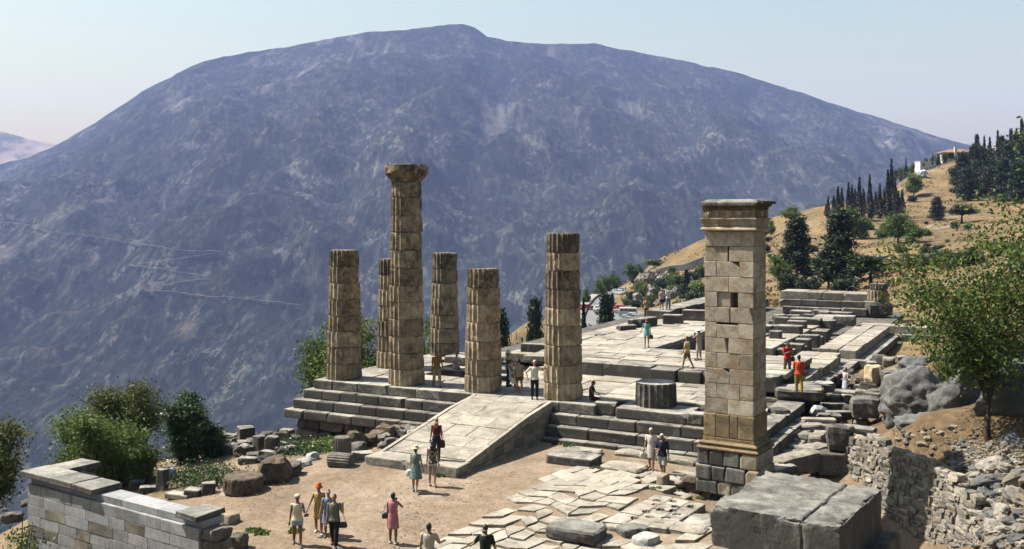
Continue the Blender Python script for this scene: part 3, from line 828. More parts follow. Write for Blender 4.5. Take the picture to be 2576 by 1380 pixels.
def column(label, u, v, z_joints, rb, rt, erode, cap=None, lich=None, gr=None):
    p = W(u, v, 0)
    c_ = thing('temple_column', label, 'column', p, 0, 'standing columns of the temple')
    ztop = z_joints[-1]
    r = random.Random(int(u * 100 + v * 7))
    full = max(ztop, 6.0)
    for i, (a, b_) in enumerate(zip(z_joints[:-1], z_joints[1:])):
        ra = rb + (rt - rb) * (a / ztop) ** 1.15
        rb_ = rb + (rt - rb) * (b_ / ztop) ** 1.15
        f = a / ztop
        me = drum_mesh(ra, rb_, b_ - a - 0.012, int(u * 37 + v * 11) + i * 3 + 1, erode + r.uniform(-0.12, 0.12), cap_noise=0.07 if i == len(z_joints) - 2 else 0.02, adir=-0.35)
        lo, hi = (0.38, 0.66) if lich is None else lich
        l_ = lo + (hi - lo) * f + r.uniform(-0.12, 0.12) + (0.16 if i == len(z_joints) - 2 and cap is None else 0)
        o = mobj('drum', me, M['column'], c_, (r.uniform(-.02, .02), r.uniform(-.02, .02), a), r.uniform(-0.08, 0.08), l_)
    if cap:
        na = 56; vs = []; fs = []
        prof = [(rt * 0.96, 0), (rt * 1.02, 0.07), (rt * 1.18, 0.2), (rt * 1.34, 0.34), (rt * 1.43, 0.46), (rt * 1.46, 0.56), (rt * 1.46, 0.72), (rt * 1.44, 0.86), (rt * 1.38, 0.9), (rt * 0.5, 0.92)]
        for j, (rr, z) in enumerate(prof):
            for i in range(na):
                a = 2 * pi * i / na
                e = mnoise.fractal((cos(a) * 1.7 + 3, sin(a) * 1.7, z * 2), 0.9, 2, 4)
                q = rr * (1 + 0.06 * e)
                if 0.5 < z < 0.89:                       # broken rim
                    q *= 1 - 0.10 * max(0, mnoise.noise((cos(a) * 2.6, sin(a) * 2.6, 5.0)))
                vs.append((q * cos(a), q * sin(a), z * cap / 0.92 + 0.02 * e))
        for j in range(len(prof) - 1):
            for i in range(na):
                fs.append((j * na + i, j * na + (i + 1) % na, (j + 1) * na + (i + 1) % na, (j + 1) * na + i))
        fs.append(tuple(range((len(prof) - 1) * na, len(prof) * na)))
        fs.append(tuple(range(na - 1, -1, -1)))
        mobj('capital', mesh_from(vs, fs), M['column'], c_, (0, 0, ztop), 0, 0.72)
    return c_
def joints(pxs, u, v):
    "joint heights of a column from their height in the picture"
    p = W(u, v, 0)
    ypx = [392.6 + 0.4505 * q for q in pxs]
    z = [HC - (q - HORIZON) / F_PX * (p.y - 0.9) for q in ypx][::-1]
    z0 = z[0]
    k = z[-1] / (z[-1] - z0)
    out = [(q - z0) * k for q in z]
    return [0.0] + out[1:]
column('short corner column of eight drums at the outer edge of the temple steps', 0, 0, joints([525, 615, 710, 800, 893, 980, 1070, 1163, 1250], 0, 0), 0.92, 0.74, 0.42)
column('tallest column, twelve drums with its worn capital on top', 3.74, 0.05, joints([140, 228, 330, 425, 525, 625, 722, 815, 910, 1005, 1100, 1190, 1280], 3.74, 0.05), 0.90, 0.75, 0.40, cap=0.86)
column('slender short column half hidden behind the tallest column', 0, 4.38, joints([575, 665, 745, 840, 920, 1010, 1095, 1187], 0, 4.38), 0.90, 0.76, 0.35)
column('short column standing behind the others with a smooth patched lower shaft', 0, 9.8, joints([540, 630, 710, 790, 885, 960, 1045, 1115], 0, 9.8), 0.90, 0.75, 0.62)
column('short column of seven drums beside the left side of the ramp head', 8.11, 0, joints([630, 735, 830, 930, 1035, 1135, 1225, 1320], 8.11, 0), 0.90, 0.745, 0.38)
column('tall column of nine drums with no capital beside the right side of the ramp head', 12.25, 0, joints([430, 540, 640, 745, 850, 950, 1060, 1170, 1270, 1365], 12.25, 0), 0.90, 0.745, 0.40)
# ================================================================ the tall votive pillar
PU = Vector((0.84, -0.54, 0)).normalized(); PROT = atan2(PU.y, PU.x); PV = Vector((-PU.y, PU.x, 0))
PCORNER = Vector((8.6, 36.1, 0))                         # its near corner
PA, PB = 1.84, 1.36
pillar = thing('votive_pillar', 'tall square pillar of beige stone blocks with a carved cornice on top', 'pillar', PCORNER - PU * PA / 2 + PV * PB / 2, PROT)
def pblock(name, x0, x1, y0, y1, z0, z1, mat, wear=0.9, col=0.35, chips=0, gap=0.012, bevel=None):
    me = block_mesh(x1 - x0 - gap, y1 - y0 - gap, z1 - z0 - 0.008, wear, nseed(), chips=chips, bevel=bevel)
    return mobj(name, me, mat, pillar, ((x0 + x1) / 2, (y0 + y1) / 2, z0), 0, col)
hA, hB = PA / 2, PB / 2
zc = [1.06 + (7.69 - 1.06) * k / 12 for k in range(13)]
for k in range(12):
    z0, z1 = zc[k], zc[k + 1]
    if k % 2 == 0:
        cuts = [-hA, RND.uniform(-.05, .05), hA]
    else:
        cuts = [-hA, -hA + PA * 0.26 + RND.uniform(-.03, .03), -hA + PA * 0.71 + RND.uniform(-.05, .05), hA]
    for i in range(len(cuts) - 1):
        rec = 0.0; ch = RND.choice((0, 1, 1, 2))
        x0, x1 = cuts[i], cuts[i + 1]
        if k == 7 and i == 1: x1 -= 0.28; rec = 0.05           # broken blocks that leave dark holes
        if k == 6 and i == 1: x0 += 0.03; ch = 2
        if k == 10 and i == 0: x1 -= 0.06; rec = 0.02
        if k == 4 and i == 0: ch = 2
        if k == 5 and i == 1: z1b = z1 - 0.12
        pblock('block', x0, x1, -hB + rec, hB, z0, z1 - (0.07 if (k == 5 and i == 1) else 0), M['pillar'], 0.45, RND.uniform(0.15, 0.5), 1 if ch == 2 else 0, gap=0.005, bevel=0.018)
    pblock('core', -hA + 0.35, hA - 0.3, -hB + 0.4, hB - 0.1, z0 + 0.02, z1 - 0.01, M['pillar_brown'], 0.2, 0.5)
# orthostates, base moulding and plinth courses
for x0, x1 in ((-hA - 0.04, -hA + 0.44), (-hA + 0.44, 0.05), (0.05, 0.36), (0.36, hA + 0.04)):
    pblock('orthostate', x0, x1, -hB - 0.04, hB + 0.04, 0.20, 1.055, M['pillar_brown'], 0.4, RND.uniform(0.35, 0.5), 0, gap=0.006)
pblock('orthostate_foot', -hA - 0.05, hA + 0.05, -hB - 0.05, hB + 0.05, 0.06, 0.20, M['pillar_brown'], 0.3, 0.4)
def moulding(name, prof, zb, mat, parent=pillar, hx=hA, hy=hB, col=0.4, breaks=0.0, seed=0):
    "a moulded band running round the shaft: prof is a list of (offset, z)"
    vs, fs = [], []
    nseg = 14
    def ring(off, z, j):
        out = []
        X, Y = hx + off, hy + off
        for (ax, ay, bx, by) in ((-X, -Y, X, -Y), (X, -Y, X, Y), (X, Y, -X, Y), (-X, Y, -X, -Y)):
            for k in range(nseg):
                t = k / nseg
                x, y = ax + (bx - ax) * t, ay + (by - ay) * t
                d = breaks * max(0, mnoise.noise((x * 2.3 + seed, y * 2.3, z * 0.8)) - 0.15)
                L = sqrt(x * x + y * y)
                out.append((x * (1 - d / L), y * (1 - d / L), zb + z - d * 0.1))
        return out
    n = nseg * 4
    for j, (off, z) in enumerate(prof): vs += ring(off, z, j)
    for j in range(len(prof) - 1):
        for i in range(n):
            fs.append((j * n + i, j * n + (i + 1) % n, (j + 1) * n + (i + 1) % n, (j + 1) * n + i))
    fs.append(tuple(range((len(prof) - 1) * n, len(prof) * n)))
    fs.append(tuple(range(n - 1, -1, -1)))
    return mobj(name, mesh_from(vs, fs), mat, parent, (0, 0, 0), 0, col)
moulding('base_moulding', [(0.20, -0.13), (0.24, -0.11), (0.25, -0.06), (0.22, -0.02), (0.14, 0.0), (0.13, 0.04), (0.16, 0.07), (0.17, 0.11), (0.13, 0.15), (0.07, 0.17), (0.05, 0.20)], 0.0 - 0.12, M['pillar_brown'], col=0.35, breaks=0.12, seed=3)
zpl = [(-0.80, -0.26, 0.22), (-1.34, -0.81, 0.27), (-1.84, -1.35, 0.27)]
for k, (z0, z1, off) in enumerate(zpl):
    for x0, x1 in row(-hA - off, hA + off, 0.45, 0.85):
        pblock('plinth_block', x0, x1, -hB - off, hB + off, z0, z1, RND.choice((M['grey_block'], M['pillar'], M['grey_block'])), 1.3, RND.uniform(0.3, 0.6), 1)
pblock('plinth_foot', -hA - 0.1, -hA + 0.25, -hB - 0.1, hB, -2.4, -1.85, M['pillar_brown'], 0.8, 0.35)
pblock('plinth_foot', -hA + 0.28, hA, -hB, hB, -2.4, -1.85, M['grey_block'], 0.8, 0.6)
# crowning members
moulding('necking', [(0.0, 0.0), (0.11, 0.01), (0.14, 0.05), (0.13, 0.10), (0.06, 0.13)], 7.69, M['pillar'], col=0.2, breaks=0.1, seed=8)
moulding('architrave', [(0.03, 0.0), (0.05, 0.01), (0.05, 0.085), (0.075, 0.09), (0.075, 0.18), (0.10, 0.185), (0.10, 0.27), (0.15, 0.30), (0.15, 0.34), (0.06, 0.345)], 7.82, M['pillar'], col=0.3, breaks=0.2, seed=1)
moulding('frieze', [(0.05, 0.0), (0.06, 0.01), (0.06, 0.27), (0.05, 0.29)], 8.165, M['pillar_brown'], col=0.42, breaks=0.15, seed=5)
for face in range(2):
    n = 5 if face == 0 else 3
    for i in range(n):
        t = (i + 0.5) / n - 0.5
        vs, fs = [], []
        prof = [(0.115, 0.0), (0.115, 0.03), (0.09, 0.035), (0.082, 0.012), (0.06, 0.012), (0.052, 0.045), (0.03, 0.055), (0.001, 0.058)]
        for (r_, h_) in prof:
            for a in range(16): vs.append((r_ * cos(2 * pi * a / 16), -h_, r_ * sin(2 * pi * a / 16)))
        for j in range(len(prof) - 1):
            for a in range(16): fs.append((j * 16 + a, j * 16 + (a + 1) % 16, (j + 1) * 16 + (a + 1) % 16, (j + 1) * 16 + a))
        o = mobj('rosette', mesh_from(vs, fs), M['pillar'], pillar, None, 0, 0.4)
        if face == 0: o.location = (t * PA * 1.02, -hB - 0.058, 8.31)
        else: o.location = (hA + 0.058, t * PB, 8.31); o.rotation_euler = (0, 0, pi / 2)
dent = block_mesh(0.055, 0.06, 0.075, 0.5, 11, bevel=0.006)
for i in range(17):
    mobj('dentil', dent, M['pillar_brown'], pillar, (-hA + (i + 0.5) * PA / 17, -hB - 0.09, 8.475), 0, 0.4)
for i in range(12):
    mobj('dentil', dent, M['pillar_brown'], pillar, (hA + 0.09, -hB + (i + 0.5) * PB / 12, 8.475), pi / 2, 0.4)
moulding('dentil_bed', [(0.04, 0.0), (0.06, 0.01), (0.06, 0.10), (0.13, 0.115), (0.13, 0.15)], 8.455, M['pillar_brown'], col=0.6, breaks=0.1, seed=7)
moulding('cornice', [(0.12, 0.0), (0.20, 0.01), (0.20, 0.10), (0.18, 0.13), (0.13, 0.17), (0.05, 0.215), (-0.3, 0.24)], 8.605, M['grey_block'], col=0.45, breaks=0.28, seed=2)
pblock('cornice_end', hA + 0.1, hA + 0.36, -hB - 0.02, hB + 0.1, 8.66, 8.80, M['grey_block'], 1.5, 0.6, 2)

# ================================================================ large statue base in the foreground
bu = Vector((0.835, -0.55, 0)).normalized(); brot = atan2(bu.y, bu.x)
base = thing('stone_pedestal', 'massive grey stone statue base with a broken flat top below the tall pillar', 'statue base', (8.93, 31.3, 0), brot)
def worn_box(x0, x1, y0, y1, z0, z1, seed, n=(40, 44, 16), crack=None):
    "a big block with broken arrises, a dished top and, if given, a crack across it at x = crack"
    bm = bmesh.new()
    def axis_(a_, b__, k): return [a_ + (b__ - a_) * i / k for i in range(k + 1)]
    X_, Y__, Z_ = axis_(x0, x1, n[0]), axis_(y0, y1, n[1]), axis_(z0, z1, n[2])
    vd = {}
    def vert(i, j, k):
        if (i, j, k) in vd: return vd[(i, j, k)]
        q = Vector((X_[i], Y__[j], Z_[k]))
        dx, dy, dz_ = min(q.x - x0, x1 - q.x), min(q.y - y0, y1 - q.y), min(q.z - z0, z1 - q.z)
        d2 = sorted((dx, dy, dz_))[1]                       # distance from the nearest edge along a face
        nn = mnoise.fractal((q.x * 1.6 + seed, q.y * 1.6, q.z * 1.6), 0.9, 2.1, 4)
        er = max(0.0, 0.035 + 0.13 * nn) * math.exp(-d2 / 0.09) + max(0.0, nn - 0.45) * 0.12 * math.exp(-d2 / 0.3)
        c0_ = Vector(((x0 + x1) / 2, (y0 + y1) / 2, (z0 + z1) / 2)); dr = (c0_ - q); dr = Vector((math.copysign(1, dr.x) if dx < 0.2 else 0, math.copysign(1, dr.y) if dy < 0.2 else 0, -1 if (z1 - q.z) < 0.2 else 0))
        p_ = q + dr * er
        fine = mnoise.fractal((q.x * 4 + seed, q.y * 4, q.z * 4), 0.9, 2.1, 3) * 0.008
        if dx < 1e-6: p_.x += fine * (1 if q.x > c0_.x else -1)
        if dy < 1e-6: p_.y += fine * (1 if q.y > c0_.y else -1)
        if z1 - q.z < 1e-6: p_.z += fine * 1.6 - 0.05 * max(0.0, mnoise.noise((q.x * 0.9 + seed, q.y * 0.9, 7.0)))
        if crack is not None:
            cxx = crack + 0.06 * mnoise.noise((q.y * 1.2, q.z * 1.2, 2.0))
            g_ = math.exp(-((q.x - cxx) / 0.035) ** 2) * 0.06
            if z1 - q.z < 1e-6: p_.z -= g_ + (0.03 if q.x > cxx else 0.0)
            if q.y - y0 < 1e-6: p_.y += g_
        vd[(i, j, k)] = bm.verts.new(p_)
        return vd[(i, j, k)]
    for i in range(n[0]):
        for j in range(n[1]):
            bm.faces.new((vert(i, j, n[2]), vert(i + 1, j, n[2]), vert(i + 1, j + 1, n[2]), vert(i, j + 1, n[2])))
    for i in range(n[0]):
        for k in range(n[2]):
            bm.faces.new((vert(i, 0, k), vert(i + 1, 0, k), vert(i + 1, 0, k + 1), vert(i, 0, k + 1)))
            bm.faces.new((vert(i + 1, n[1], k), vert(i, n[1], k), vert(i, n[1], k + 1), vert(i + 1, n[1], k + 1)))
    for j in range(n[1]):
        for k in range(n[2]):
            bm.faces.new((vert(0, j + 1, k), vert(0, j, k), vert(0, j, k + 1), vert(0, j + 1, k + 1)))
            bm.faces.new((vert(n[0], j, k), vert(n[0], j + 1, k), vert(n[0], j + 1, k + 1), vert(n[0], j, k + 1)))
    return bm_mesh(bm, 'worn_block')
mobj('block', worn_box(-1.98, 1.84, -2.45, 2.45, -1.95, -0.42, 21, (90, 80, 26), 0.78), M['grey_block'], base, (0, 0, 0), 0, 0.6)
mobj('lower_course', block_mesh(3.9, 5.0, 0.8, 1.5, 31, chips=2), M['dark'], base, (0.45, 0.05, -2.6), 0, 0.55)
mobj('lower_course', rough_block_mesh(3.4, 1.2, 0.5, 0.08, 12), M['grey_block'], base, (-0.6, -2.5, -2.35), 0, 0.4)
# worn carved letters on its long face
ins = []
fi = []
r_ = random.Random(4)
for rowi, word in enumerate((5, 5)):
    for k in range(word):
        cx_, cz_ = -0.62 + k * 0.085, -0.83 - rowi * 0.12
        for st in range(3):
            a = r_.choice((0, pi / 2, pi / 2, 0.9, -0.9)); L = 0.035
            dx, dz = cos(a) * L, sin(a) * L
            ox, oz = r_.uniform(-.022, .022), r_.uniform(-.03, .03)
            nx, nz = -sin(a) * 0.007, cos(a) * 0.007
            b0 = len(ins)
            for (sx, sz) in ((-1, -1), (1, -1), (1, 1), (-1, 1)):
                ins.append((cx_ + ox + sx * dx + sz * nx, -2.456, cz_ + oz + sx * dz + sz * nz))
                ins.append((cx_ + ox + sx * dx + sz * nx, -2.43, cz_ + oz + sx * dz + sz * nz))
            fi += [(b0, b0 + 2, b0 + 4, b0 + 6), (b0, b0 + 1, b0 + 3, b0 + 2), (b0 + 2, b0 + 3, b0 + 5, b0 + 4), (b0 + 4, b0 + 5, b0 + 7, b0 + 6), (b0 + 6, b0 + 7, b0 + 1, b0)]
mobj('carved_letters', mesh_from(ins, fi), M['dark'], base, (0, 0, 0), 0, 0.6)

# ================================================================ marble wall at the lower left
WL, WR = Vector((-16.4, 34.3, 0)), Vector((-9.06, 29.3, 0))
wu = (WR - WL).normalized(); wrot = atan2(wu.y, wu.x); wl_len = (WR - WL).length
mwall = thing('marble_wall', 'low wall of blue-white marble blocks patched with brown old stones and capped with slabs', 'wall', WL - Vector((0, 0, 0.2)), wrot)
def wblock(name, x0, x1, y0, y1, z0, z1, mat, wear=0.6, col=0.35, chips=0, bevel=0.012):
    me = block_mesh(x1 - x0 - 0.010, y1 - y0 - 0.01, z1 - z0 - 0.008, wear, nseed(), bevel=bevel, chips=chips)
    return mobj(name, me, mat, mwall, ((x0 + x1) / 2, (y0 + y1) / 2, z0), 0, col)
ch = 0.345
for k in range(6):
    z1 = -0.62 - k * ch; z0 = z1 - ch
    x = 0.0; i = 0
    for a, c_ in row(0.0, wl_len, 0.75, 1.35):
        old = RND.random() < (0.0 if k == 0 else 0.24)
        if old:
            wblock('old_block', a, c_, -0.004, 0.8, z0, z1, M['marble_brown'], 0.7, RND.uniform(0.2, 0.5), bevel=0.02)
        else:
            wblock('marble_block', a, c_, 0.0, 0.8, z0, z1, M['marble_white'], 0.3, RND.uniform(0.15, 0.42))
    for a, c_ in row(0.82, 2.1, 0.8, 1.2):           # return at the left end
        wblock('marble_block', 0.0, 0.75, a, c_, z0, z1, M['marble_white'], 0.3, 0.3)
    # rougher stones on the near end
    me = rough_block_mesh(0.5, 0.75, ch - 0.01, 0.04, nseed())
    mobj('old_block', me, M['marble_brown'], mwall, (wl_len + 0.27, 0.45, z0), 0, 0.5)
for a, c_ in row(0.0, wl_len + 0.1, 1.4, 2.0):
    wblock('ledge_block', a, c_, 0.12, 0.85, -0.62, -0.40, M['marble_white'], 0.3, 0.1)
for a, c_ in ((-0.22, 1.5), (1.5, 2.75), (2.75, 3.9)):
    wblock('coping_slab', a, c_, -0.12, 0.95, -0.395, -0.19, M['grey_block'], 1.4, 0.4, 1, bevel=0.03)
for a, c_ in ((0.96, 2.2),):
    wblock('coping_slab', -0.22, 0.85, a, c_, -0.395, -0.20, M['grey_block'], 1.4, 0.4, 1, bevel=0.03)
wblock('coping_slab', wl_len - 0.95, wl_len + 0.05, -0.1, 0.95, -0.395, -0.22, M['grey_block'], 1.5, 0.45, 2, bevel=0.03)

# ================================================================ loose stones, drums and slabs
def loose(name, px, py, l, w, h, rot, mat, label, cat='stone block', kind='block', col=0.5, group=None, wear=1.3, chips=2, z=None, sink=0.05, seed=None, tilt=0.0):
    p = on_ground(px, py) if z is None else P(px, py, z)
    s = seed or nseed()
    if kind == 'block': me = block_mesh(l, w, h, wear, s, chips=chips)
    elif kind == 'rough': me = rough_block_mesh(l, w, h, 0.07 * min(l, w, h) / 0.5 * wear, s)
    elif kind == 'rock': me = rock_mesh(l / 2, w / 2, h / 2, s)
    elif kind == 'drum': me = drum_mesh(l / 2, l / 2, h, s, w)
    elif kind == 'disc': me = drum_mesh(l / 2, l / 2, h, s, 1.3, edge=0.05)
    o = mobj(name, me, mat, None, p - Vector((0, 0, sink)), rot, col)
    if tilt: o.rotation_euler = (tilt, 0, rot)
    return tag(o, label, cat, group)
GF = 'fallen stones left of the ramp'
loose('stone_block', 618, 1121, 0.72, 0.72, 0.95, 0.5, M['step'], 'tall squared grey block standing upright beyond the pair of short posts', group=GF)
loose('stone_post', 654, 1133, 0.5, 0.5, 0.72, 0.9, M['step'], 'short six-sided grey stone post beside an upright block', chips=4, group=GF)
loose('stone_block', 687, 1137, 0.6, 0.5, 0.75, -0.3, M['step'], 'upright dark-sided grey block next to the six-sided post', group=GF)
loose('stone_slab', 672, 1095, 1.9, 1.0, 0.28, -0.35, M['step'], 'long flat grey slab lying behind the upright blocks', group=GF)
loose('stone_block', 722, 1098, 0.9, 0.6, 0.55, -0.4, M['step'], 'grey block against the dark temple foundation', group=GF)
loose('stone_beam', 722, 1078, 1.2, 0.45, 0.35, 0.35, M['step'], 'grey stone beam leaning up near the temple corner', group=GF, tilt=0.12)
loose('stone_beam', 705, 1072, 1.0, 0.4, 0.32, 0.3, M['step'], 'upper one of two grey stone beams near the temple corner', group=GF)
loose('stone_block', 580, 1115, 0.9, 0.7, 0.55, 0.4, M['step'], 'broken grey block at the edge of the slope', kind='rough', group=GF)
loose('stone_block', 560, 1142, 0.7, 0.6, 0.5, 0.1, M['dark'], 'dark broken block beside the upright green bush', kind='rough', group=GF)
loose('stone_block', 648, 1152, 0.85, 0.6, 0.28, 0.35, M['dark'], 'low dark block lying in dry grass among fallen stones', group=GF)
loose('stone_block', 626, 1164, 0.75, 0.45, 0.3, -0.1, M['step'], 'small square dark-fronted block below the low dark block', group=GF)
loose('stone_slab', 684, 1158, 0.7, 0.5, 0.16, 0.2, M['pale_rock'], 'small pale flat stone by the creeping green plant', kind='rough', group=GF)
loose('column_drum', 613, 1236, 1.48, 1, 0.66, 0, M['poros_brown'], 'big round brown millstone-like drum lying flat', 'column drum', kind='disc', col=0.45, group=GF)
loose('stone_block', 690, 1212, 1.15, 1.0, 0.92, 0.1, M['poros_brown'], 'big brown irregular block next to the round drum', kind='rough', group=GF, col=0.5)
loose('stone_block', 735, 1195, 0.6, 0.6, 0.55, 0.3, M['dark'], 'smaller dark block tucked behind the brown irregular block', kind='rough', group=GF)
loose('pale_rock', 757, 1172, 0.9, 0.6, 0.5, 0.3, M['pale_rock'], 'jagged pale rock at the rim of the earth court', 'rock', 'rock', group=GF)
loose('pale_rock', 748, 1182, 0.45, 0.35, 0.3, 1.0, M['pale_rock'], 'small rounded white rock in front of the jagged pale rock', 'rock', 'rock', group=GF, col=0.1)
loose('pale_rock', 786, 1157, 0.7, 0.5, 0.5, 0.9, M['pale_rock'], 'pale cracked rock behind the lying fluted stone', 'rock', 'rock', group=GF)
o = loose('fluted_drum', 830, 1172, 0.62, 0.1, 0.95, 0, M['marble_brown'], 'fluted grey column piece lying on its side', 'column drum', 'drum', col=0.45, group=GF)
o.rotation_euler = (radians(90), 0, radians(72)); o.location.z += 0.3
loose('fluted_drum', 861, 1160, 0.72, 0.05, 1.02, 0, M['marble_brown'], 'short fluted grey column piece standing upright', 'column drum', 'drum', col=0.4, group=GF)
loose('stone_slab', 912, 1152, 0.85, 0.6, 0.3, 0.3, M['paving'], 'pale flat slab between the upright fluted piece and the ramp', group=GF)
loose('stone_block', 893, 1128, 0.85, 0.8, 0.75, -0.2, M['poros_brown'], 'square brown block behind the upright fluted piece', kind='rough', group=GF, col=0.35)
for i, (a, b_, o_) in enumerate(((926, 1122, 'first, lowest'), (948, 1112, 'second'), (972, 1102, 'third'), (996, 1092, 'fourth'), (1020, 1082, 'last, highest'))):
    loose('stone_block', a, b_, RND.uniform(.7, 1.0), 0.7, RND.uniform(.4, .65), -0.2 + RND.uniform(-.3, .3), M['poros_brown'], o_ + ' brown rough block in the row climbing beside the ramp', kind='rough', group='row of rough blocks beside the ramp', col=0.35)
GB = 'small stones behind the marble wall'
loose('stone_slab', 408, 1232, 0.42, 0.25, 0.85, -0.4, M['step'], 'upright grey stone slab standing behind the marble wall', group=GB)
loose('stone_block', 346, 1226, 0.6, 0.5, 0.35, 0.2, M['step'], 'pale block behind the middle of the marble wall', group=GB)
loose('stone_block', 375, 1238, 0.7, 0.4, 0.3, 0.2, M['step'], 'low grey block at the foot of the upright slab', group=GB)
loose('stone_slab', 452, 1250, 1.0, 0.5, 0.22, -0.35, M['paving'], 'pale moulded slab behind the end of the marble wall', group=GB)
loose('stone_block', 488, 1246, 0.6, 0.5, 0.32, -0.2, M['step'], 'grey block between the moulded slab and the round drum', group=GB)
loose('stone_block', 524, 1240, 0.5, 0.45, 0.45, 0.3, M['step'], 'small pointed grey stone beside the round drum', chips=4, group=GB)
loose('stone_block', 300, 1215, 0.8, 0.6, 0.6, 0.5, M['pale_rock'], 'pale broken stone under the spreading olive tree', kind='rough', group=GB)
loose('stone_block', 420, 1205, 0.6, 0.5, 0.55, 0.3, M['pale_rock'], 'white stone in the shade between two bushes', kind='rough', group=GB)
loose('stone_block', 577, 1312, 0.5, 0.5, 0.35, -0.6, M['pillar'], 'tan squared block by the near end of the marble wall', group=GB)
loose('stone_block', 600, 1378, 0.5, 0.5, 0.5, -0.3, M['dark'], 'dark rounded stone by the near end of the marble wall', kind='rough', group=GB)
for a, b_ in ((20, 1250), (45, 1262), (10, 1285), (70, 1270), (30, 1310)):
    loose('stone_block', a, b_, .9, .6, .4, RND.uniform(-1, 1), M['dark'], 'dark rough stone left of the marble wall', kind='rough', group='dark stones left of the marble wall')
# the court right of the ramp
GC = 'slabs at the foot of the right-hand steps'
cs = P(1443, 1160, -1.5)
tag(mobj('stone_slab', block_mesh(2.0, 1.15, 0.36, 1.6, 77, chips=1), M['step'], None, (cs.x, cs.y, T(cs.x, cs.y) - 0.04), TROT - 0.02, 0.5), 'thick grey slab lying on the earth court before the steps', 'stone slab', GC)
for i, (a, b_, l, w, lab) in enumerate(((1470, 1134, 1.5, 0.8, 'thin grey slab close to the foot of the steps behind the thick slab'), (1570, 1172, 1.7, 1.25, 'broken grey slab beside the thick slab'), (1665, 1188, 2.0, 1.3, 'long worn slab under the walking couple'),
                                        (1605, 1140, 1.9, 0.8, 'flat slab between the steps and the walking couple'), (1700, 1150, 1.9, 0.9, 'cracked slab near the plinth of the tall pillar'), (1738, 1180, 1.5, 1.2, 'pale slab against the plinth of the tall pillar'))):
    c_ = P(a, b_, -1.45)
    tag(mobj('stone_slab', rough_block_mesh(l, w, 0.3, 0.035, nseed()), M['paving'] if i else M['step'], None, (c_.x, c_.y, T(c_.x, c_.y) - 0.12), TROT + RND.uniform(-.06, .06), 0.55), lab, 'stone slab', GC)
loose('stone_block', 1668, 1222, 0.5, 0.32, 0.5, 0.9, M['pillar'], 'small notched beige stone standing near the pillar plinth', group=GC)
loose('stone_block', 1742, 1236, 0.85, 0.5, 0.62, -0.45, M['poros_brown'], 'reddish rough block left of the pillar plinth', kind='rough', group=GC, col=0.2)
# fluted drum on the platform and the blocks around it
pd = W(16.55, 0.35, -0.02)
tag(mobj('fluted_drum', drum_mesh(0.90, 0.88, 1.02, 55, 0.12, edge=0.03), M['step'], None, pd, 0.2, 0.4), 'big fluted grey column drum set upright on the right-hand steps', 'column drum')
tag(mobj('stone_block', block_mesh(3.2, 1.9, 0.43, 1.4, 56, chips=2), M['step'], None, W(16.8, -0.15, -0.45), TROT, 0.5), 'broad flat block carrying the big fluted drum', 'stone block')
tag(mobj('stone_block', block_mesh(0.95, 0.7, 0.55, 1.6, 57, chips=4), M['step'], None, W(14.55, -0.45, -0.45), TROT + 0.1, 0.35), 'small faceted pale block left of the big fluted drum', 'stone block')
for u, l in ((18.75, 0.7), (19.5, 0.55)):
    tag(mobj('stone_block', block_mesh(l, 0.8, 0.5, 1.8, nseed(), chips=3), M['step'], None, W(u, -0.75, -0.45), TROT, 0.45), 'rounded small block at the end of the upper step by the pillar', 'stone block', 'pair of rounded blocks by the pillar')
# pieces lying on the platform
GT = 'loose blocks on the temple floor'
for (u, v, z, l, w, h, rot, lab) in (
        (4.6, 12.6, 0.12, 1.6, 0.7, 0.5, 0.1, 'dark block on the floor behind the man in the white shirt'), (6.4, 10.2, -0.2, 1.3, 0.8, 0.6, 0.05, 'dark square block behind the column right of the ramp'),
        (3.4, 5.0, -0.45, 2.2, 0.8, 0.5, 0.05, 'long low block in the sunken floor behind the front columns'), (5.6, 6.2, -0.45, 1.8, 0.8, 0.55, 0.0, 'grey block at the rim of the sunken floor'), (6.6, 4.4, -0.45, 1.1, 0.7, 0.5, 0.3, 'rounded stone in the sunken floor behind the boy in the beige shirt'),
        (2.0, 8.4, -0.25, 1.7, 1.1, 0.5, 0.0, 'pale slab block beside the hindmost column'), (6.0, 16.5, 0.12, 2.4, 0.6, 0.5, 1.57, 'long dark-sided block along the raised floor'), (6.3, 19.4, 0.12, 1.9, 0.6, 0.55, 1.5, 'rounded long block on the floor left of the woman in turquoise'),
        (7.0, 25.0, 0.6, 2.2, 0.7, 0.6, 1.35, 'oblong block lying left of the woman in turquoise'), (6.6, 24.8, 0.6, 2.4, 0.6, 0.55, 1.5, 'block leaning behind the oblong block on the temple floor'), (8.2, 27.5, 0.6, 1.4, 0.8, 0.65, 0.2, 'squared block right behind the woman in turquoise'), (6.6, 22.5, 0.6, 1.3, 0.6, 0.3, 0.9, 'low wedge-shaped stone on the pale temple floor'),
        (8.9, 30.6, 0.6, 1.9, 0.8, 0.75, 0.1, 'pale block standing before the two-course wall'), (10.2, 33.0, 0.6, 1.0, 0.8, 0.85, 0.3, 'grey block with a pointed break near the pillar edge'), (11.3, 34.5, 0.6, 1.1, 0.8, 0.8, 0.0, 'square grey block beside the block with a pointed break')):
    tag(mobj('stone_block', block_mesh(l, w, h, 1.5, nseed(), chips=2), M['step'], None, W(u, v, z), TROT + rot, 0.5), lab, 'stone block', GT)
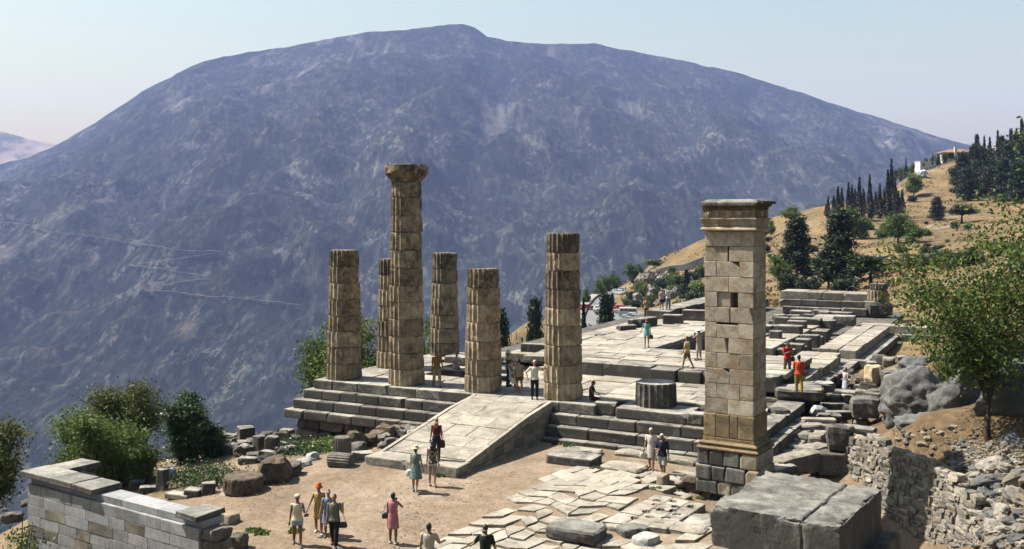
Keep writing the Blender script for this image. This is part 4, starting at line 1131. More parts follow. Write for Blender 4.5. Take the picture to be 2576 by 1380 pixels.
# jumble north-east of the temple
GN = 'jumbled blocks beside the north corner of the temple'
for (px, py, z, l, w, h, rot, mt, kd, lab) in (
        (2010, 1000, -0.45, 2.3, 1.7, 0.55, -0.2, 'step', 'rough', 'broad grey slab on which the man in orange stands'), (2058, 985, -0.4, 1.5, 1.1, 0.5, -0.2, 'step', 'rough', 'block behind the broad slab under the man in orange'),
        (1985, 958, -0.35, 1.9, 1.1, 0.6, -0.45, 'step', 'block', 'flat slab under the man in the red shirt'), (1955, 940, -0.3, 1.3, 0.9, 0.6, -0.45, 'step', 'block', 'grey block left of the man in the red shirt'),
        (1938, 965, -0.6, 1.6, 1.0, 0.75, -0.5, 'dark', 'rough', 'dark pitted block between the pillar and the broad slab'), (1945, 1028, -1.0, 1.3, 1.0, 0.6, -0.3, 'dark', 'rough', 'dark rough block right of the pillar shaft'),
        (2061, 1048, -1.15, 0.95, 0.8, 0.75, 0.3, 'pale_rock', 'rock', 'round pale rock lying between squared blocks'), (2130, 1010, -1.05, 1.3, 0.8, 0.55, -0.5, 'step', 'block', 'pale block behind the round pale rock'),
        (2132, 1022, -1.1, 0.62, 0.5, 0.6, 0.2, 'step', 'rough', 'small rounded grey stone in front of a pale block'), (2175, 1050, -1.0, 1.25, 1.1, 0.95, -0.25, 'dark', 'rough', 'big dark cubic block near the boulders'),
        (2095, 1030, -1.15, 1.2, 0.5, 0.35, 0.1, 'step', 'block', 'low flat block right of the round pale rock'), (2110, 1052, -1.15, 1.3, 0.5, 0.35, 0.0, 'step', 'block', 'low pale beam before the big dark cubic block'),
        (2085, 1062, -1.2, 1.1, 0.6, 0.4, -0.1, 'step', 'rough', 'low rounded block in front of the low beam'), (2055, 1070, -1.2, 1.6, 0.5, 0.35, -0.1, 'paving', 'block', 'pale flat beam above the corner steps'), (2045, 1085, -1.25, 1.4, 0.6, 0.35, -0.3, 'paving', 'rough', 'pale broken slab above the corner steps'),
        (2185, 985, -0.95, 1.75, 1.1, 0.85, -0.1, 'poros_brown', 'rough', 'large brown pitted block carrying an upright stone'), (2238, 1000, -0.9, 0.8, 0.8, 0.75, -0.1, 'dark', 'rough', 'dark block wedged beside the grey boulder'), (2236, 970, -0.2, 0.85, 0.8, 0.75, 0.05, 'dark', 'rough', 'dark block set on another one beside the grey boulder'),
        (2150, 1100, -0.5, 1.6, 1.0, 0.45, -0.4, 'step', 'rough', 'flat grey block at the upper end of the rubble wall'), (2108, 1130, -0.85, 0.85, 0.8, 0.95, -0.2, 'dark', 'rough', 'thick dark block standing at the end of the rubble wall'),
        (2100, 1190, -1.75, 1.4, 0.9, 0.85, -0.1, 'dark', 'block', 'black shaded block below the thick dark block'), (2000, 1190, -1.6, 2.6, 0.9, 0.75, 0.62, 'paving', 'rough', 'pale wall block running back from the pillar plinth'), (2052, 1163, -1.5, 1.5, 0.9, 0.7, 0.62, 'paving', 'rough', 'pale rough block at the end of the wall behind the plinth'), (1960, 1215, -1.7, 1.5, 0.9, 0.7, 0.62, 'step', 'rough', 'grey rough block close to the pillar plinth'),
        (1958, 1060, -0.9, 0.8, 0.8, 0.6, 0.3, 'dark', 'rough', 'dark stone hidden in the shade behind the pillar base')):
    p = P(px, py, z)
    me = block_mesh(l, w, h, 1.6, nseed(), chips=2) if kd == 'block' else rough_block_mesh(l, w, h, 0.055, nseed()) if kd == 'rough' else rock_mesh(l / 2, w / 2, h / 2, nseed())
    zt = T(p.x, p.y)
    tag(mobj('stone_block' if kd != 'rock' else 'pale_rock', me, M[mt], None, p, rot, 0.5), lab, 'stone block' if kd != 'rock' else 'rock', GN)
p = P(2200, 955, -0.02)
tag(mobj('stone_block', rough_block_mesh(0.85, 0.7, 0.85, 0.07, nseed()), M['column'], None, (p.x - .1, p.y - 0.2, -0.14), 0.3, 0.3), 'tan upright stone balanced on a brown pitted block', 'stone block', GN)
loose('carved_stone', 1934, 925, 1.0, 0.7, 0.35, -0.2, M['step'], 'moulded grey fragment right beside the pillar', z=-0.1, group=GN)
# stump of a far column at the west end
cst = thing('column_stump', 'short stump of two thick drums on a block at the far end of the temple', 'column', P(2208, 768, 0.4))
mobj('drum', rough_block_mesh(2.2, 2.0, 1.3, 0.12, 71), M['step'], cst, (0, 0, -0.9), 0, 0.4)
mobj('drum', drum_mesh(0.95, 0.9, 0.95, 72, 0.9), M['column'], cst, (0, 0, 0.42), 0, 0.6)
mobj('drum', drum_mesh(0.80, 0.78, 0.55, 73, 0.9), M['step'], cst, (0.1, 0, 1.4), 0, 0.75)
loose('stone_block', 2215, 775, 1.6, 1.2, 1.9, 0.2, M['pale_rock'], 'tall pale weathered stone below the far column stump', kind='rough', z=-0.7)

# more of the jumble north of the temple
rj = random.Random(44)
jm = [('weathered grey block in the jumble below the north steps of the temple', 'step', 'block'), ('pitted dark block in the jumble below the north steps of the temple', 'dark', 'rough'), ('pale rounded block in the jumble below the north steps of the temple', 'paving', 'rough')]
for i in range(46):
    u, v = rj.uniform(21.2, 24.6), rj.uniform(2.0, 24.0)
    k = i % 3
    q = W(u, v, 0); z = T(q.x, q.y)
    l, w, h = rj.uniform(0.6, 1.5), rj.uniform(0.5, 0.9), rj.uniform(0.35, 0.75)
    me = block_mesh(l, w, h, 1.8, nseed(), chips=2) if jm[k][2] == 'block' else rough_block_mesh(l, w, h, 0.05, nseed())
    o = mobj('stone_block', me, M[jm[k][1]], None, (q.x, q.y, z - 0.06), TROT + rj.choice((0, 1.57)) + rj.uniform(-.3, .3), rj.uniform(0.35, 0.65))
    tag(o, jm[k][0], 'stone block', ['grey blocks below the north steps', 'dark blocks below the north steps', 'pale blocks below the north steps'][k])
for i in range(30):
    u, v = rj.uniform(11.9, 15.0), rj.uniform(15.0, 48.0)
    q = W(u, v, -0.75)
    l, w, h = rj.uniform(0.6, 1.7), rj.uniform(0.5, 1.0), rj.uniform(0.4, 0.9)
    o = mobj('stone_block', block_mesh(l, w, h, 1.6, nseed(), chips=2), M['step'], None, q, TROT + rj.choice((0, 1.57)) + rj.uniform(-.1, .1), rj.uniform(0.4, 0.65))
    tag(o, 'grey block lying on the sunken floor inside the temple', 'stone block', 'blocks on the sunken temple floor')

# denser rubble beside the left corner of the temple and along the ramp
for i in range(34):
    px, py = (rj.uniform(585, 760), rj.uniform(1092, 1170)) if i < 22 else (rj.uniform(900, 1040), 1150 - rj.uniform(0, 1) * 10 - (rj.uniform(900, 1040) - 900) * 0.4)
    s = rj.uniform(0.25, 0.6)
    loose('rubble_stone', px, py, s * 1.4, s, s * 0.8, rj.uniform(0, 3), M['dark' if i % 3 else 'step'], 'small broken stone in the rubble beside the temple foundation', 'rock', 'rough', group='rubble beside the temple foundation', wear=1.5)
# ================================================================ paving of the old street
def inside(poly, x, y):
    c_ = False
    j = len(poly) - 1
    for i in range(len(poly)):
        (xi, yi), (xj, yj) = poly[i], poly[j]
        if (yi > y) != (yj > y) and x < (xj - xi) * (y - yi) / (yj - yi) + xi: c_ = not c_
        j = i
    return c_
street_px = [(960, 1420), (1090, 1352), (1190, 1312), (1270, 1268), (1350, 1228), (1420, 1192), (1470, 1176), (1560, 1186), (1690, 1212), (1740, 1250), (1655, 1240), (1512, 1308), (1520, 1345), (1600, 1350), (1760, 1345), (1790, 1420)]
street = [(q.x, q.y) for q in (P(a, b_, -1.65) for a, b_ in street_px)]
pav = bpy.data.objects.new('pavement', None); COL.objects.link(pav); tag(pav, kind='structure')
rp = random.Random(12)
def stone_poly(poly, z, th, parent, name, mat, col):
    "an irregular flat stone from its outline"
    n = len(poly)
    cx_, cy_ = sum(q[0] for q in poly) / n, sum(q[1] for q in poly) / n
    vs = []
    for f, dz in ((1.0, -th), (1.0, -0.014), (0.972, 0.0)):
        vs += [((x - cx_) * f, (y - cy_) * f, dz + (rp.uniform(-.006, .006) if dz == 0 else 0)) for x, y in poly]
    fs = [tuple(range(2 * n, 3 * n))]
    for j in range(2):
        for i in range(n):
            fs.append((j * n + i, j * n + (i + 1) % n, (j + 1) * n + (i + 1) % n, (j + 1) * n + i))
    return mobj(name, mesh_from(vs, fs), mat, parent, (cx_, cy_, z), 0, col)
su = Vector((0.62, 0.785, 0)); sv = Vector((0.785, -0.62, 0))
so = Vector((1.0, 33.0, 0))
ni, nj = 30, 34
def sgrid(i, j):
    r_ = random.Random(i * 1000 + j)
    a = (i - 14) * 0.80 + r_.uniform(-.13, .13) + 0.3 * sin(j * 1.7)
    b_ = (j - 17) * 0.56 + r_.uniform(-.07, .07)
    q = so + su * a + sv * b_
    return q.x, q.y
used = set()
for i in range(ni):
    for j in range(nj):
        if (i, j) in used: continue
        w_ = 2 if rp.random() < 0.22 and (i + 1, j) not in used else 1
        h_ = 2 if w_ == 1 and rp.random() < 0.18 and (i, j + 1) not in used else 1
        for a in range(w_):
            for b_ in range(h_): used.add((i + a, j + b_))
        poly = [sgrid(i, j), sgrid(i + w_, j), sgrid(i + w_, j + h_), sgrid(i, j + h_)]
        cx_ = sum(q[0] for q in poly) / 4; cy_ = sum(q[1] for q in poly) / 4
        if not inside(street, cx_, cy_) or rp.random() < 0.03: continue
        pts = []
        for k in range(4):
            (x0, y0), (x1, y1) = poly[k], poly[(k + 1) % 4]
            for t in (0.04, 0.35, 0.65, 0.96):
                x, y = x0 + (x1 - x0) * t, y0 + (y1 - y0) * t
                x += rp.uniform(-.018, .018); y += rp.uniform(-.018, .018)
                g_ = 0.018 / max(0.2, sqrt((x - cx_) ** 2 + (y - cy_) ** 2))
                pts.append((x + (cx_ - x) * g_, y + (cy_ - y) * g_))
        stone_poly(pts[::-1] if (poly[1][0] - poly[0][0]) * (poly[2][1] - poly[1][1]) - (poly[1][1] - poly[0][1]) * (poly[2][0] - poly[1][0]) < 0 else pts,
                   T(cx_, cy_) + 0.045 + rp.uniform(-.012, .015), 0.2, pav, 'paving_stone', M['paving'], rp.uniform(0.1, 0.42))
# statue platform with dowel holes
hp = thing('statue_platform', 'low flat platform of joined slabs pitted with old dowel holes beside the street paving', 'platform', P(1650, 1290, -1.45))
c4 = [P(a, b_, -1.45) for a, b_ in ((1514, 1309), (1652, 1241), (1776, 1268), (1677, 1331))]
holes = [(0.2, 0.35), (0.35, 0.75), (0.42, 0.35), (0.55, 0.5), (0.5, 0.82), (0.68, 0.3), (0.72, 0.62), (0.82, 0.85), (0.3, 0.52), (0.88, 0.45), (0.15, 0.8), (0.6, 0.7), (0.8, 0.2)]
us = [0, 0.3, 0.56, 0.78, 1.0]; vs_ = [0, 0.36, 0.7, 1.0]
for i in range(4):
    for j in range(3):
        n = 15
        vs, fs = [], []
        for a in range(n):
            for b_ in range(n):
                e = 0.006
                s = us[i] + (us[i + 1] - us[i]) * (a / (n - 1)); t = vs_[j] + (vs_[j + 1] - vs_[j]) * (b_ / (n - 1))
                edge_ = a in (0, n - 1) or b_ in (0, n - 1)
                s2 = min(max(s, us[i] + e), us[i + 1] - e); t2 = min(max(t, vs_[j] + e), vs_[j + 1] - e)
                q = (c4[0] * (1 - t2) + c4[3] * t2) * (1 - s2) + (c4[1] * (1 - t2) + c4[2] * t2) * s2
                d = 0.0
                for (hs, ht) in holes:
                    hq = (c4[0] * (1 - ht) + c4[3] * ht) * (1 - hs) + (c4[1] * (1 - ht) + c4[2] * ht) * hs
                    if (q - hq).length < 0.13: d = -0.16
                vs.append(q - hp.location + Vector((0, 0, (0.0 if not edge_ else -0.02) + d + mnoise.noise(q * 1.5) * 0.02 + (j + i * 2) % 3 * 0.008)))
        for a in range(n - 1):
            for b_ in range(n - 1):
                fs.append((a * n + b_, a * n + b_ + 1, (a + 1) * n + b_ + 1, (a + 1) * n + b_)[::-1])
        ring = [a * n for a in range(n)] + [(n - 1) * n + b_ for b_ in range(1, n)] + [a * n + n - 1 for a in range(n - 2, -1, -1)] + [b_ for b_ in range(n - 2, 0, -1)]
        k0 = len(vs)
        vs += [vs[r_] + Vector((0, 0, -0.4)) for r_ in ring]
        m_ = len(ring)
        for q in range(m_): fs.append((ring[q], ring[(q + 1) % m_], k0 + (q + 1) % m_, k0 + q))
        mobj('slab', mesh_from(vs, fs), M['step'] if (i + j) % 3 == 0 else M['paving'], hp, (0, 0, 0), 0, RND.uniform(0.3, 0.5))
GG = 'grey slabs at the near end of the street'
for (px, py, z, l, w, h, rot, mt, lab) in ((1450, 1352, -1.75, 1.75, 1.2, 0.42, -0.45, 'grey_block', 'large flat grey block lying on the near end of the street paving'), (1592, 1352, -1.8, 0.95, 0.7, 0.38, 0.3, 'grey_block', 'small broken grey block beside the large flat one'),
                                           (1625, 1378, -1.85, 0.7, 0.6, 0.4, 0.8, 'pale_rock', 'rough lump of pale stone near the statue base'), (1700, 1335, -1.65, 2.0, 0.9, 0.2, -0.5, 'paving', 'long pale slab along the pitted platform'), (1735, 1318, -1.7, 1.6, 1.4, 0.2, -0.5, 'step', 'grey slab between the pitted platform and the statue base'),
                                           (1570, 1335, -1.72, 1.2, 0.8, 0.22, -0.4, 'paving', 'pale broken slab in front of the pitted platform')):
    p = P(px, py, z)
    tag(mobj('stone_slab', rough_block_mesh(l, w, h, 0.03, nseed(), cuts=4), M[mt], None, p, rot, 0.4), lab, 'stone slab', GG)

# ================================================================ rubble retaining wall and the stony bank on the right
wall_path = [Vector((12.85, 39.3, 0)), Vector((13.5, 37.0, 0)), Vector((14.15, 34.9, 0)), Vector((14.6, 33.0, 0)), Vector((14.75, 31.6, 0)), Vector((14.6, 30.2, 0))]
def wtop(s): return 0.02 if s < 5.2 else 0.02 - (s - 5.2) * 0.36 - max(0, s - 7.5) * 0.25
seglen = [(wall_path[i + 1] - wall_path[i]).length for i in range(len(wall_path) - 1)]
tot = sum(seglen)
def wpt(s):
    for i, L in enumerate(seglen):
        if s <= L or i == len(seglen) - 1:
            t = s / L; d = (wall_path[i + 1] - wall_path[i]).normalized()
            return wall_path[i] + (wall_path[i + 1] - wall_path[i]) * t, d
        s -= L
rwall = thing('rubble_wall', 'dry rubble retaining wall of uneven grey field stones below the bank', 'wall', (13.5, 34, -1.8))
stones = [rough_block_mesh(0.37, 0.34, 0.23, 0.045, 300 + k, cuts=2) for k in range(12)]
for s_ in stones: s_.materials.append(M['rubble'])
rw = random.Random(5)
cells = []
zz = -4.6
while zz < 0.12:
    hgt = rw.uniform(0.16, 0.3)
    s = rw.uniform(0, 0.2)
    while s < tot:
        L = rw.choice((0.18, 0.26, 0.34, 0.44, 0.55)) * rw.uniform(0.85, 1.15)
        cells.append((s + L / 2, zz, L, hgt)); s += L * 0.93
    zz += hgt * 0.88
vis = []
for (s, z, L, hgt) in cells:
    if z > wtop(s) - 0.05: continue
    if z > wtop(s) - 0.3 + 0.22 * mnoise.noise((s * 0.7, 3.0, 1.0)) and rw.random() < 0.55: continue
    q, d = wpt(min(s, tot - 0.01))
    px_ = CX + q.x / q.y * F_PX; py_ = HORIZON + (HC - z) / q.y * F_PX
    ok = px_ < 2600 and py_ < 1395 and not (py_ > 1215 and px_ < 2243)
    vis.append((not ok, q.y, s, z, L, hgt, q, d))
vis.sort(key=lambda a: (a[0], a[1]))
rest = bmesh.new()
for k, (hid, _, s, z, L, hgt, q, d) in enumerate(vis):
    nrm = Vector((-d.y, d.x, 0))                          # towards the court? keep the batter small
    nrm = nrm if nrm.x < 0 else -nrm
    loc = q - nrm * (0.10 * (z + 2.2)) + nrm * rw.uniform(-.03, .05)
    me = stones[rw.randrange(12)]
    sc = Vector((L / 0.37, 1.0, hgt / 0.215))
    rot = atan2(d.y, d.x) + rw.choice((0, pi)) + rw.uniform(-.2, .2)
    if k < 300:
        o = mobj('stone', me, None, rwall, loc + Vector((0, 0, z)) - rwall.location, rot, rw.uniform(0.15, 0.6))
        o.scale = sc; o.rotation_euler = (rw.uniform(-.15, .15), rw.uniform(-.12, .12), rot)
        o.color = (rw.uniform(.15, .6), rw.random(), .5, 1)
    else:
        t_ = me.copy(); t_.transform(Matrix.Translation(loc + Vector((0, 0, z)) - rwall.location) @ Matrix.Rotation(rot, 4, 'Z') @ Matrix.Diagonal((*sc, 1)))
        rest.from_mesh(t_); bpy.data.meshes.remove(t_)
ro = mobj('more_stones', bm_mesh(rest), M['rubble'], rwall, (0, 0, 0)); tag(ro, kind='stuff')
# earth behind the stones
vs, fs = [], []
for k in range(41):
    q, d = wpt(tot * k / 40 * 0.999)
    nrm = Vector((-d.y, d.x, 0)); nrm = nrm if nrm.x < 0 else -nrm
    for (off, z) in ((0.14, -5.0), (-0.2, wtop(tot * k / 40) - 0.14), (-0.6, wtop(tot * k / 40) - 0.3), (-0.6, -5.0)):
        vs.append(q + nrm * (off - 0.04) + Vector((0, 0, z)) - rwall.location)
    if k:
        a = 4 * (k - 1); b_ = 4 * k
        for e in range(3): fs.append((a + e, b_ + e, b_ + e + 1, a + e + 1))
mobj('earth_fill', mesh_from(vs, fs), M['earth'], rwall, (0, 0, 0))
# loose stones on the bank
bank = [rock_mesh(0.3, 0.24, 0.2, 400 + k, sub=3, rough=0.42, flat=9) for k in range(10)]
for k_, s_ in enumerate(bank): s_.materials.append(M['rubble'] if k_ % 2 else M['boulder'])
rb = random.Random(9)
n_r = 0
bank_labels = ['pale angular stone lying on the rubble bank above the retaining wall', 'grey stone half sunk in dry grass on the rubble bank', 'tilted flat stone on the rubble bank below the leafy tree']
for k in range(330):
    px, py = rb.uniform(2280, 2575), rb.uniform(1110, 1378)
    if py < 1100 + (px - 2280) * 0.2 + 25 and rb.random() < 0.7: continue
    if px < 2395 + (py - 1170) * 0.16: continue
    p = ray_ground(px, py, 22, 46, 500)
    i = rb.randrange(10)
    big = rb.random() < 0.22
    o = mobj('rock', bank[i], None, None, p, rb.uniform(0, 6.28)); s = rb.uniform(0.8, 1.6) if big else rb.uniform(0.3, 0.75)
    o.scale = (s * rb.uniform(.8, 1.3), s, s * rb.uniform(.7, 1.1)); o.rotation_euler = (rb.uniform(-.5, .5), rb.uniform(-.5, .5), rb.uniform(0, 6))
    o.color = (rb.uniform(.1, .5), rb.random(), .5, 1)
    li = 0 if big else (1 if i < 6 else 2)
    tag(o, bank_labels[li], 'rock', 'loose stones on the rubble bank' if li == 0 else ('half sunk stones on the rubble bank' if li == 1 else 'tilted stones on the rubble bank'))
for k in range(70):
    px, py = rb.uniform(2235, 2470), rb.uniform(1075, 1165)
    p = ray_ground(px, py, 22, 50, 500)
    if p.z < -0.3: continue
    s = rb.uniform(0.15, 0.5)
    o = mobj('rock', bank[rb.randrange(10)], None, None, p, rb.uniform(0, 6.28)); o.scale = (s * 1.2, s, s * 0.8)
    o.color = (rb.uniform(.2, .6), rb.random(), .5, 1)
    tag(o, 'small stone on the brown path above the retaining wall', 'rock', 'small stones on the path above the wall')
def scatter_stuff(name, spots, meshes, mat, smin, smax, seed):
    r_ = random.Random(seed); bm = bmesh.new()
    for p in spots:
        t_ = meshes[r_.randrange(len(meshes))].copy(); s = r_.uniform(smin, smax)
        t_.transform(Matrix.Translation(p) @ Matrix.Rotation(r_.uniform(0, 6.28), 4, 'Z') @ Matrix.Diagonal((s, s * r_.uniform(.6, 1), s * .7, 1)))
        bm.from_mesh(t_); bpy.data.meshes.remove(t_)
    return tag(mobj(name, bm_mesh(bm), mat), kind='stuff')
peb_me = [rock_mesh(1, 0.8, 0.6, 500 + k, sub=1, rough=0.3, flat=3) for k in range(6)]
sp = [ray_ground(rb.uniform(2385, 2576), rb.uniform(1110, 1380), 22, 46, 500) for _ in range(1300)]
scatter_stuff('bank_gravel', sp, peb_me, M['rubble'], 0.04, 0.15, 3)
sp = []
for _ in range(2600):
    px, py = rb.uniform(560, 1560), rb.uniform(1160, 1379)
    q = P(px, py, -1.7)
    if inside(street, q.x, q.y) or (840 < px < 1420 and py < 1205): continue
    sp.append(Vector((q.x, q.y, T(q.x, q.y))))
scatter_stuff('court_gravel', sp, peb_me, M['pale_rock'], 0.010, 0.042, 4)
# boulders and the outcrop under the tree
def boulder(px, py, Y, sx, sy, sz, seed, label, rot=0.0, lift=0.0, sub=5, rough=0.34):
    p = D(px, py, Y)
    o = mobj('boulder', rock_mesh(sx, sy, sz, seed, sub=sub, rough=rough, flat=6), M['boulder'], None, (p.x, p.y, p.z + lift), rot, 0.4)
    o.data.polygons.foreach_set('use_smooth', [True] * len(o.data.polygons))
    return tag(o, label, 'boulder', 'grey limestone boulders at the foot of the bank')
boulder(2310, 1045, 42.5, 1.6, 1.0, 1.5, 41, 'big upright grey boulder with hollowed top beside the temple corner', -0.5, -0.3)
boulder(2405, 1020, 41.5, 1.25, 0.9, 1.25, 42, 'second grey boulder joined to the big upright one', 0.3, -0.3)
boulder(2345, 1085, 38.6, 1.55, 1.0, 0.85, 43, 'sloping smooth grey boulder below the two upright ones', -0.3, -0.5)
boulder(2440, 1090, 38.2, 1.15, 0.9, 0.95, 44, 'dark grey boulder next to the tree trunk', 0.6, -0.3)
boulder(2545, 1060, 37.0, 1.7, 1.1, 1.5, 45, 'shadowed rock face right of the tree trunk', 0.2, -0.3)
boulder(2560, 1160, 34.0, 0.9, 0.7, 0.7, 46, 'rounded grey rock at the foot of the shadowed rock face', 0.9, -0.2)
boulder(2330, 930, 49.0, 1.3, 0.9, 0.8, 47, 'low brown-grey rock on the bank above the upright boulders', 0.1, -0.5)
boulder(2290, 960, 46.5, 0.8, 0.6, 0.6, 48, 'small knobbly rock on the rim of the bank', 0.1, -0.3)
boulder(2440, 905, 50.0, 1.5, 1.0, 0.9, 49, 'broken rock in the shade of the leafy tree', 0.5, -0.4)
boulder(2530, 930, 46.0, 1.6, 1.0, 1.2, 50, 'tall dark rock behind the leafy tree', 0.5, -0.4)
boulder(2335, 1092, 37.6, 0.45, 0.35, 0.3, 51, 'small grey rock at the toe of the sloping boulder', 0.5, -0.1, sub=3)
# ================================================================ vegetation
def leaf_mat(name, cols, trans=0.35, rough=0.6):
    m, nt, b = new_mat(name)
    geo = nd(nt, 'ShaderNodeNewGeometry')
    oi = nd(nt, 'ShaderNodeObjectInfo')
    tc = nd(nt, 'ShaderNodeTexCoord')
    n = noise_n(nt, tc.outputs['Object'], 0.9, 3, 0.6)
    f = math2(nt, 'ADD', math2(nt, 'MULTIPLY', geo.outputs['Random Per Island'], 0.6), math2(nt, 'MULTIPLY', n, 0.5))
    c = ramp(nt, f, [(0.15 + 0.7 * i / (len(cols) - 1), q) for i, q in enumerate(cols)])
    hv = nd(nt, 'ShaderNodeHueSaturation')
    v_ = math2(nt, 'MULTIPLY_ADD', oi.outputs['Random'], 0.35); v_.node.inputs[2].default_value = 0.82
    nt.links.new(v_, hv.inputs['Value']); nt.links.new(c, hv.inputs['Color'])
    b.inputs['Roughness'].default_value = rough
    b.inputs['Specular IOR Level'].default_value = 0.2
    nt.links.new(hv.outputs[0], b.inputs['Base Color'])
    tr = nd(nt, 'ShaderNodeBsdfTranslucent'); nt.links.new(hv.outputs[0], tr.inputs['Color'])
    mx_ = nd(nt, 'ShaderNodeMixShader'); mx_.inputs[0].default_value = trans
    nt.links.new(b.outputs[0], mx_.inputs[1]); nt.links.new(tr.outputs[0], mx_.inputs[2])
    nt.links.new(mx_.outputs[0], nt.nodes['Material Output'].inputs['Surface'])
    return m
M['leaf_olive'] = leaf_mat('olive_leaves', [(0.045, 0.065, 0.02), (0.085, 0.115, 0.03), (0.13, 0.16, 0.045), (0.20, 0.20, 0.06)])
M['leaf_green'] = leaf_mat('green_leaves', [(0.045, 0.085, 0.02), (0.085, 0.15, 0.03), (0.14, 0.21, 0.045), (0.21, 0.27, 0.065)])
M['leaf_yellow'] = leaf_mat('yellowing_leaves', [(0.022, 0.05, 0.012), (0.04, 0.09, 0.018), (0.07, 0.135, 0.026), (0.11, 0.17, 0.034), (0.26, 0.25, 0.05)], 0.35)
M['leaf_dark'] = leaf_mat('dark_glossy_leaves', [(0.018, 0.04, 0.014), (0.035, 0.07, 0.022), (0.06, 0.11, 0.035), (0.10, 0.15, 0.06)], 0.25, 0.4)
M['needle'] = leaf_mat('pine_needles', [(0.018, 0.034, 0.016), (0.032, 0.056, 0.024), (0.05, 0.08, 0.034)], 0.15)
M['cypress'] = leaf_mat('cypress_foliage', [(0.010, 0.022, 0.012), (0.02, 0.037, 0.018), (0.032, 0.05, 0.024)], 0.1)
M['shrub_gold'] = leaf_mat('autumn_shrub', [(0.06, 0.075, 0.02), (0.12, 0.12, 0.03), (0.2, 0.16, 0.05)], 0.3)
M['bark'] = flat_mat('bark', (0.075, 0.06, 0.045), 0.95, 0.5, 6.0, 0.1, 0.5)
M['dry_stalk'] = leaf_mat('dry_grass_blades', [(0.26, 0.19, 0.075), (0.38, 0.29, 0.12), (0.48, 0.38, 0.18)], 0.3)

def leaves_mesh(centers, size, rng, aspect=0.5, up=0.3):
    n = len(centers)
    a = rng.normal(size=(n, 3)); a /= np.linalg.norm(a, axis=1, keepdims=True)
    b_ = rng.normal(size=(n, 3)); b_[:, 2] += up
    b_ -= a * (a * b_).sum(1, keepdims=True); b_ /= np.linalg.norm(b_, axis=1, keepdims=True)
    s = size * rng.uniform(0.6, 1.35, (n, 1))
    A = a * s * 0.5; B = b_ * s * aspect * 0.5
    q = np.stack([centers - A, centers + B * 1.0 - A * 0.1, centers + A, centers - B * 1.0 + A * 0.1], 1)
    return quads_mesh(q, 'leaves')

def tubes_mesh(segs, sides=6):
    "segs: list of polylines [(point, radius), ...]"
    vs, fs = [], []
    for line in segs:
        b0 = len(vs); n = len(line)
        for k, (p, r) in enumerate(line):
            d = (line[min(k + 1, n - 1)][0] - line[max(k - 1, 0)][0])
            d = d.normalized() if d.length > 1e-6 else Vector((0, 0, 1))
            x = d.orthogonal().normalized(); y = d.cross(x)
            for s in range(sides):
                a = 2 * pi * s / sides
                vs.append(p + x * (cos(a) * r) + y * (sin(a) * r))
        for k in range(n - 1):
            for s in range(sides):
                s2 = (s + 1) % sides
                fs.append((b0 + k * sides + s, b0 + k * sides + s2, b0 + (k + 1) * sides + s2, b0 + (k + 1) * sides + s))
    return mesh_from(vs, fs, 'limbs', True)

def curve3(a, b_, c_, n, r0, r1, wob=0.0, rnd=None):
    out = []
    for k in range(n + 1):
        t = k / n
        p = a * (1 - t) ** 2 + b_ * (2 * t * (1 - t)) + c_ * t * t
        if wob and rnd and 0 < k < n: p = p + Vector((rnd.uniform(-wob, wob), rnd.uniform(-wob, wob), rnd.uniform(-wob, wob)))
        out.append((p, r0 + (r1 - r0) * t))
    return out

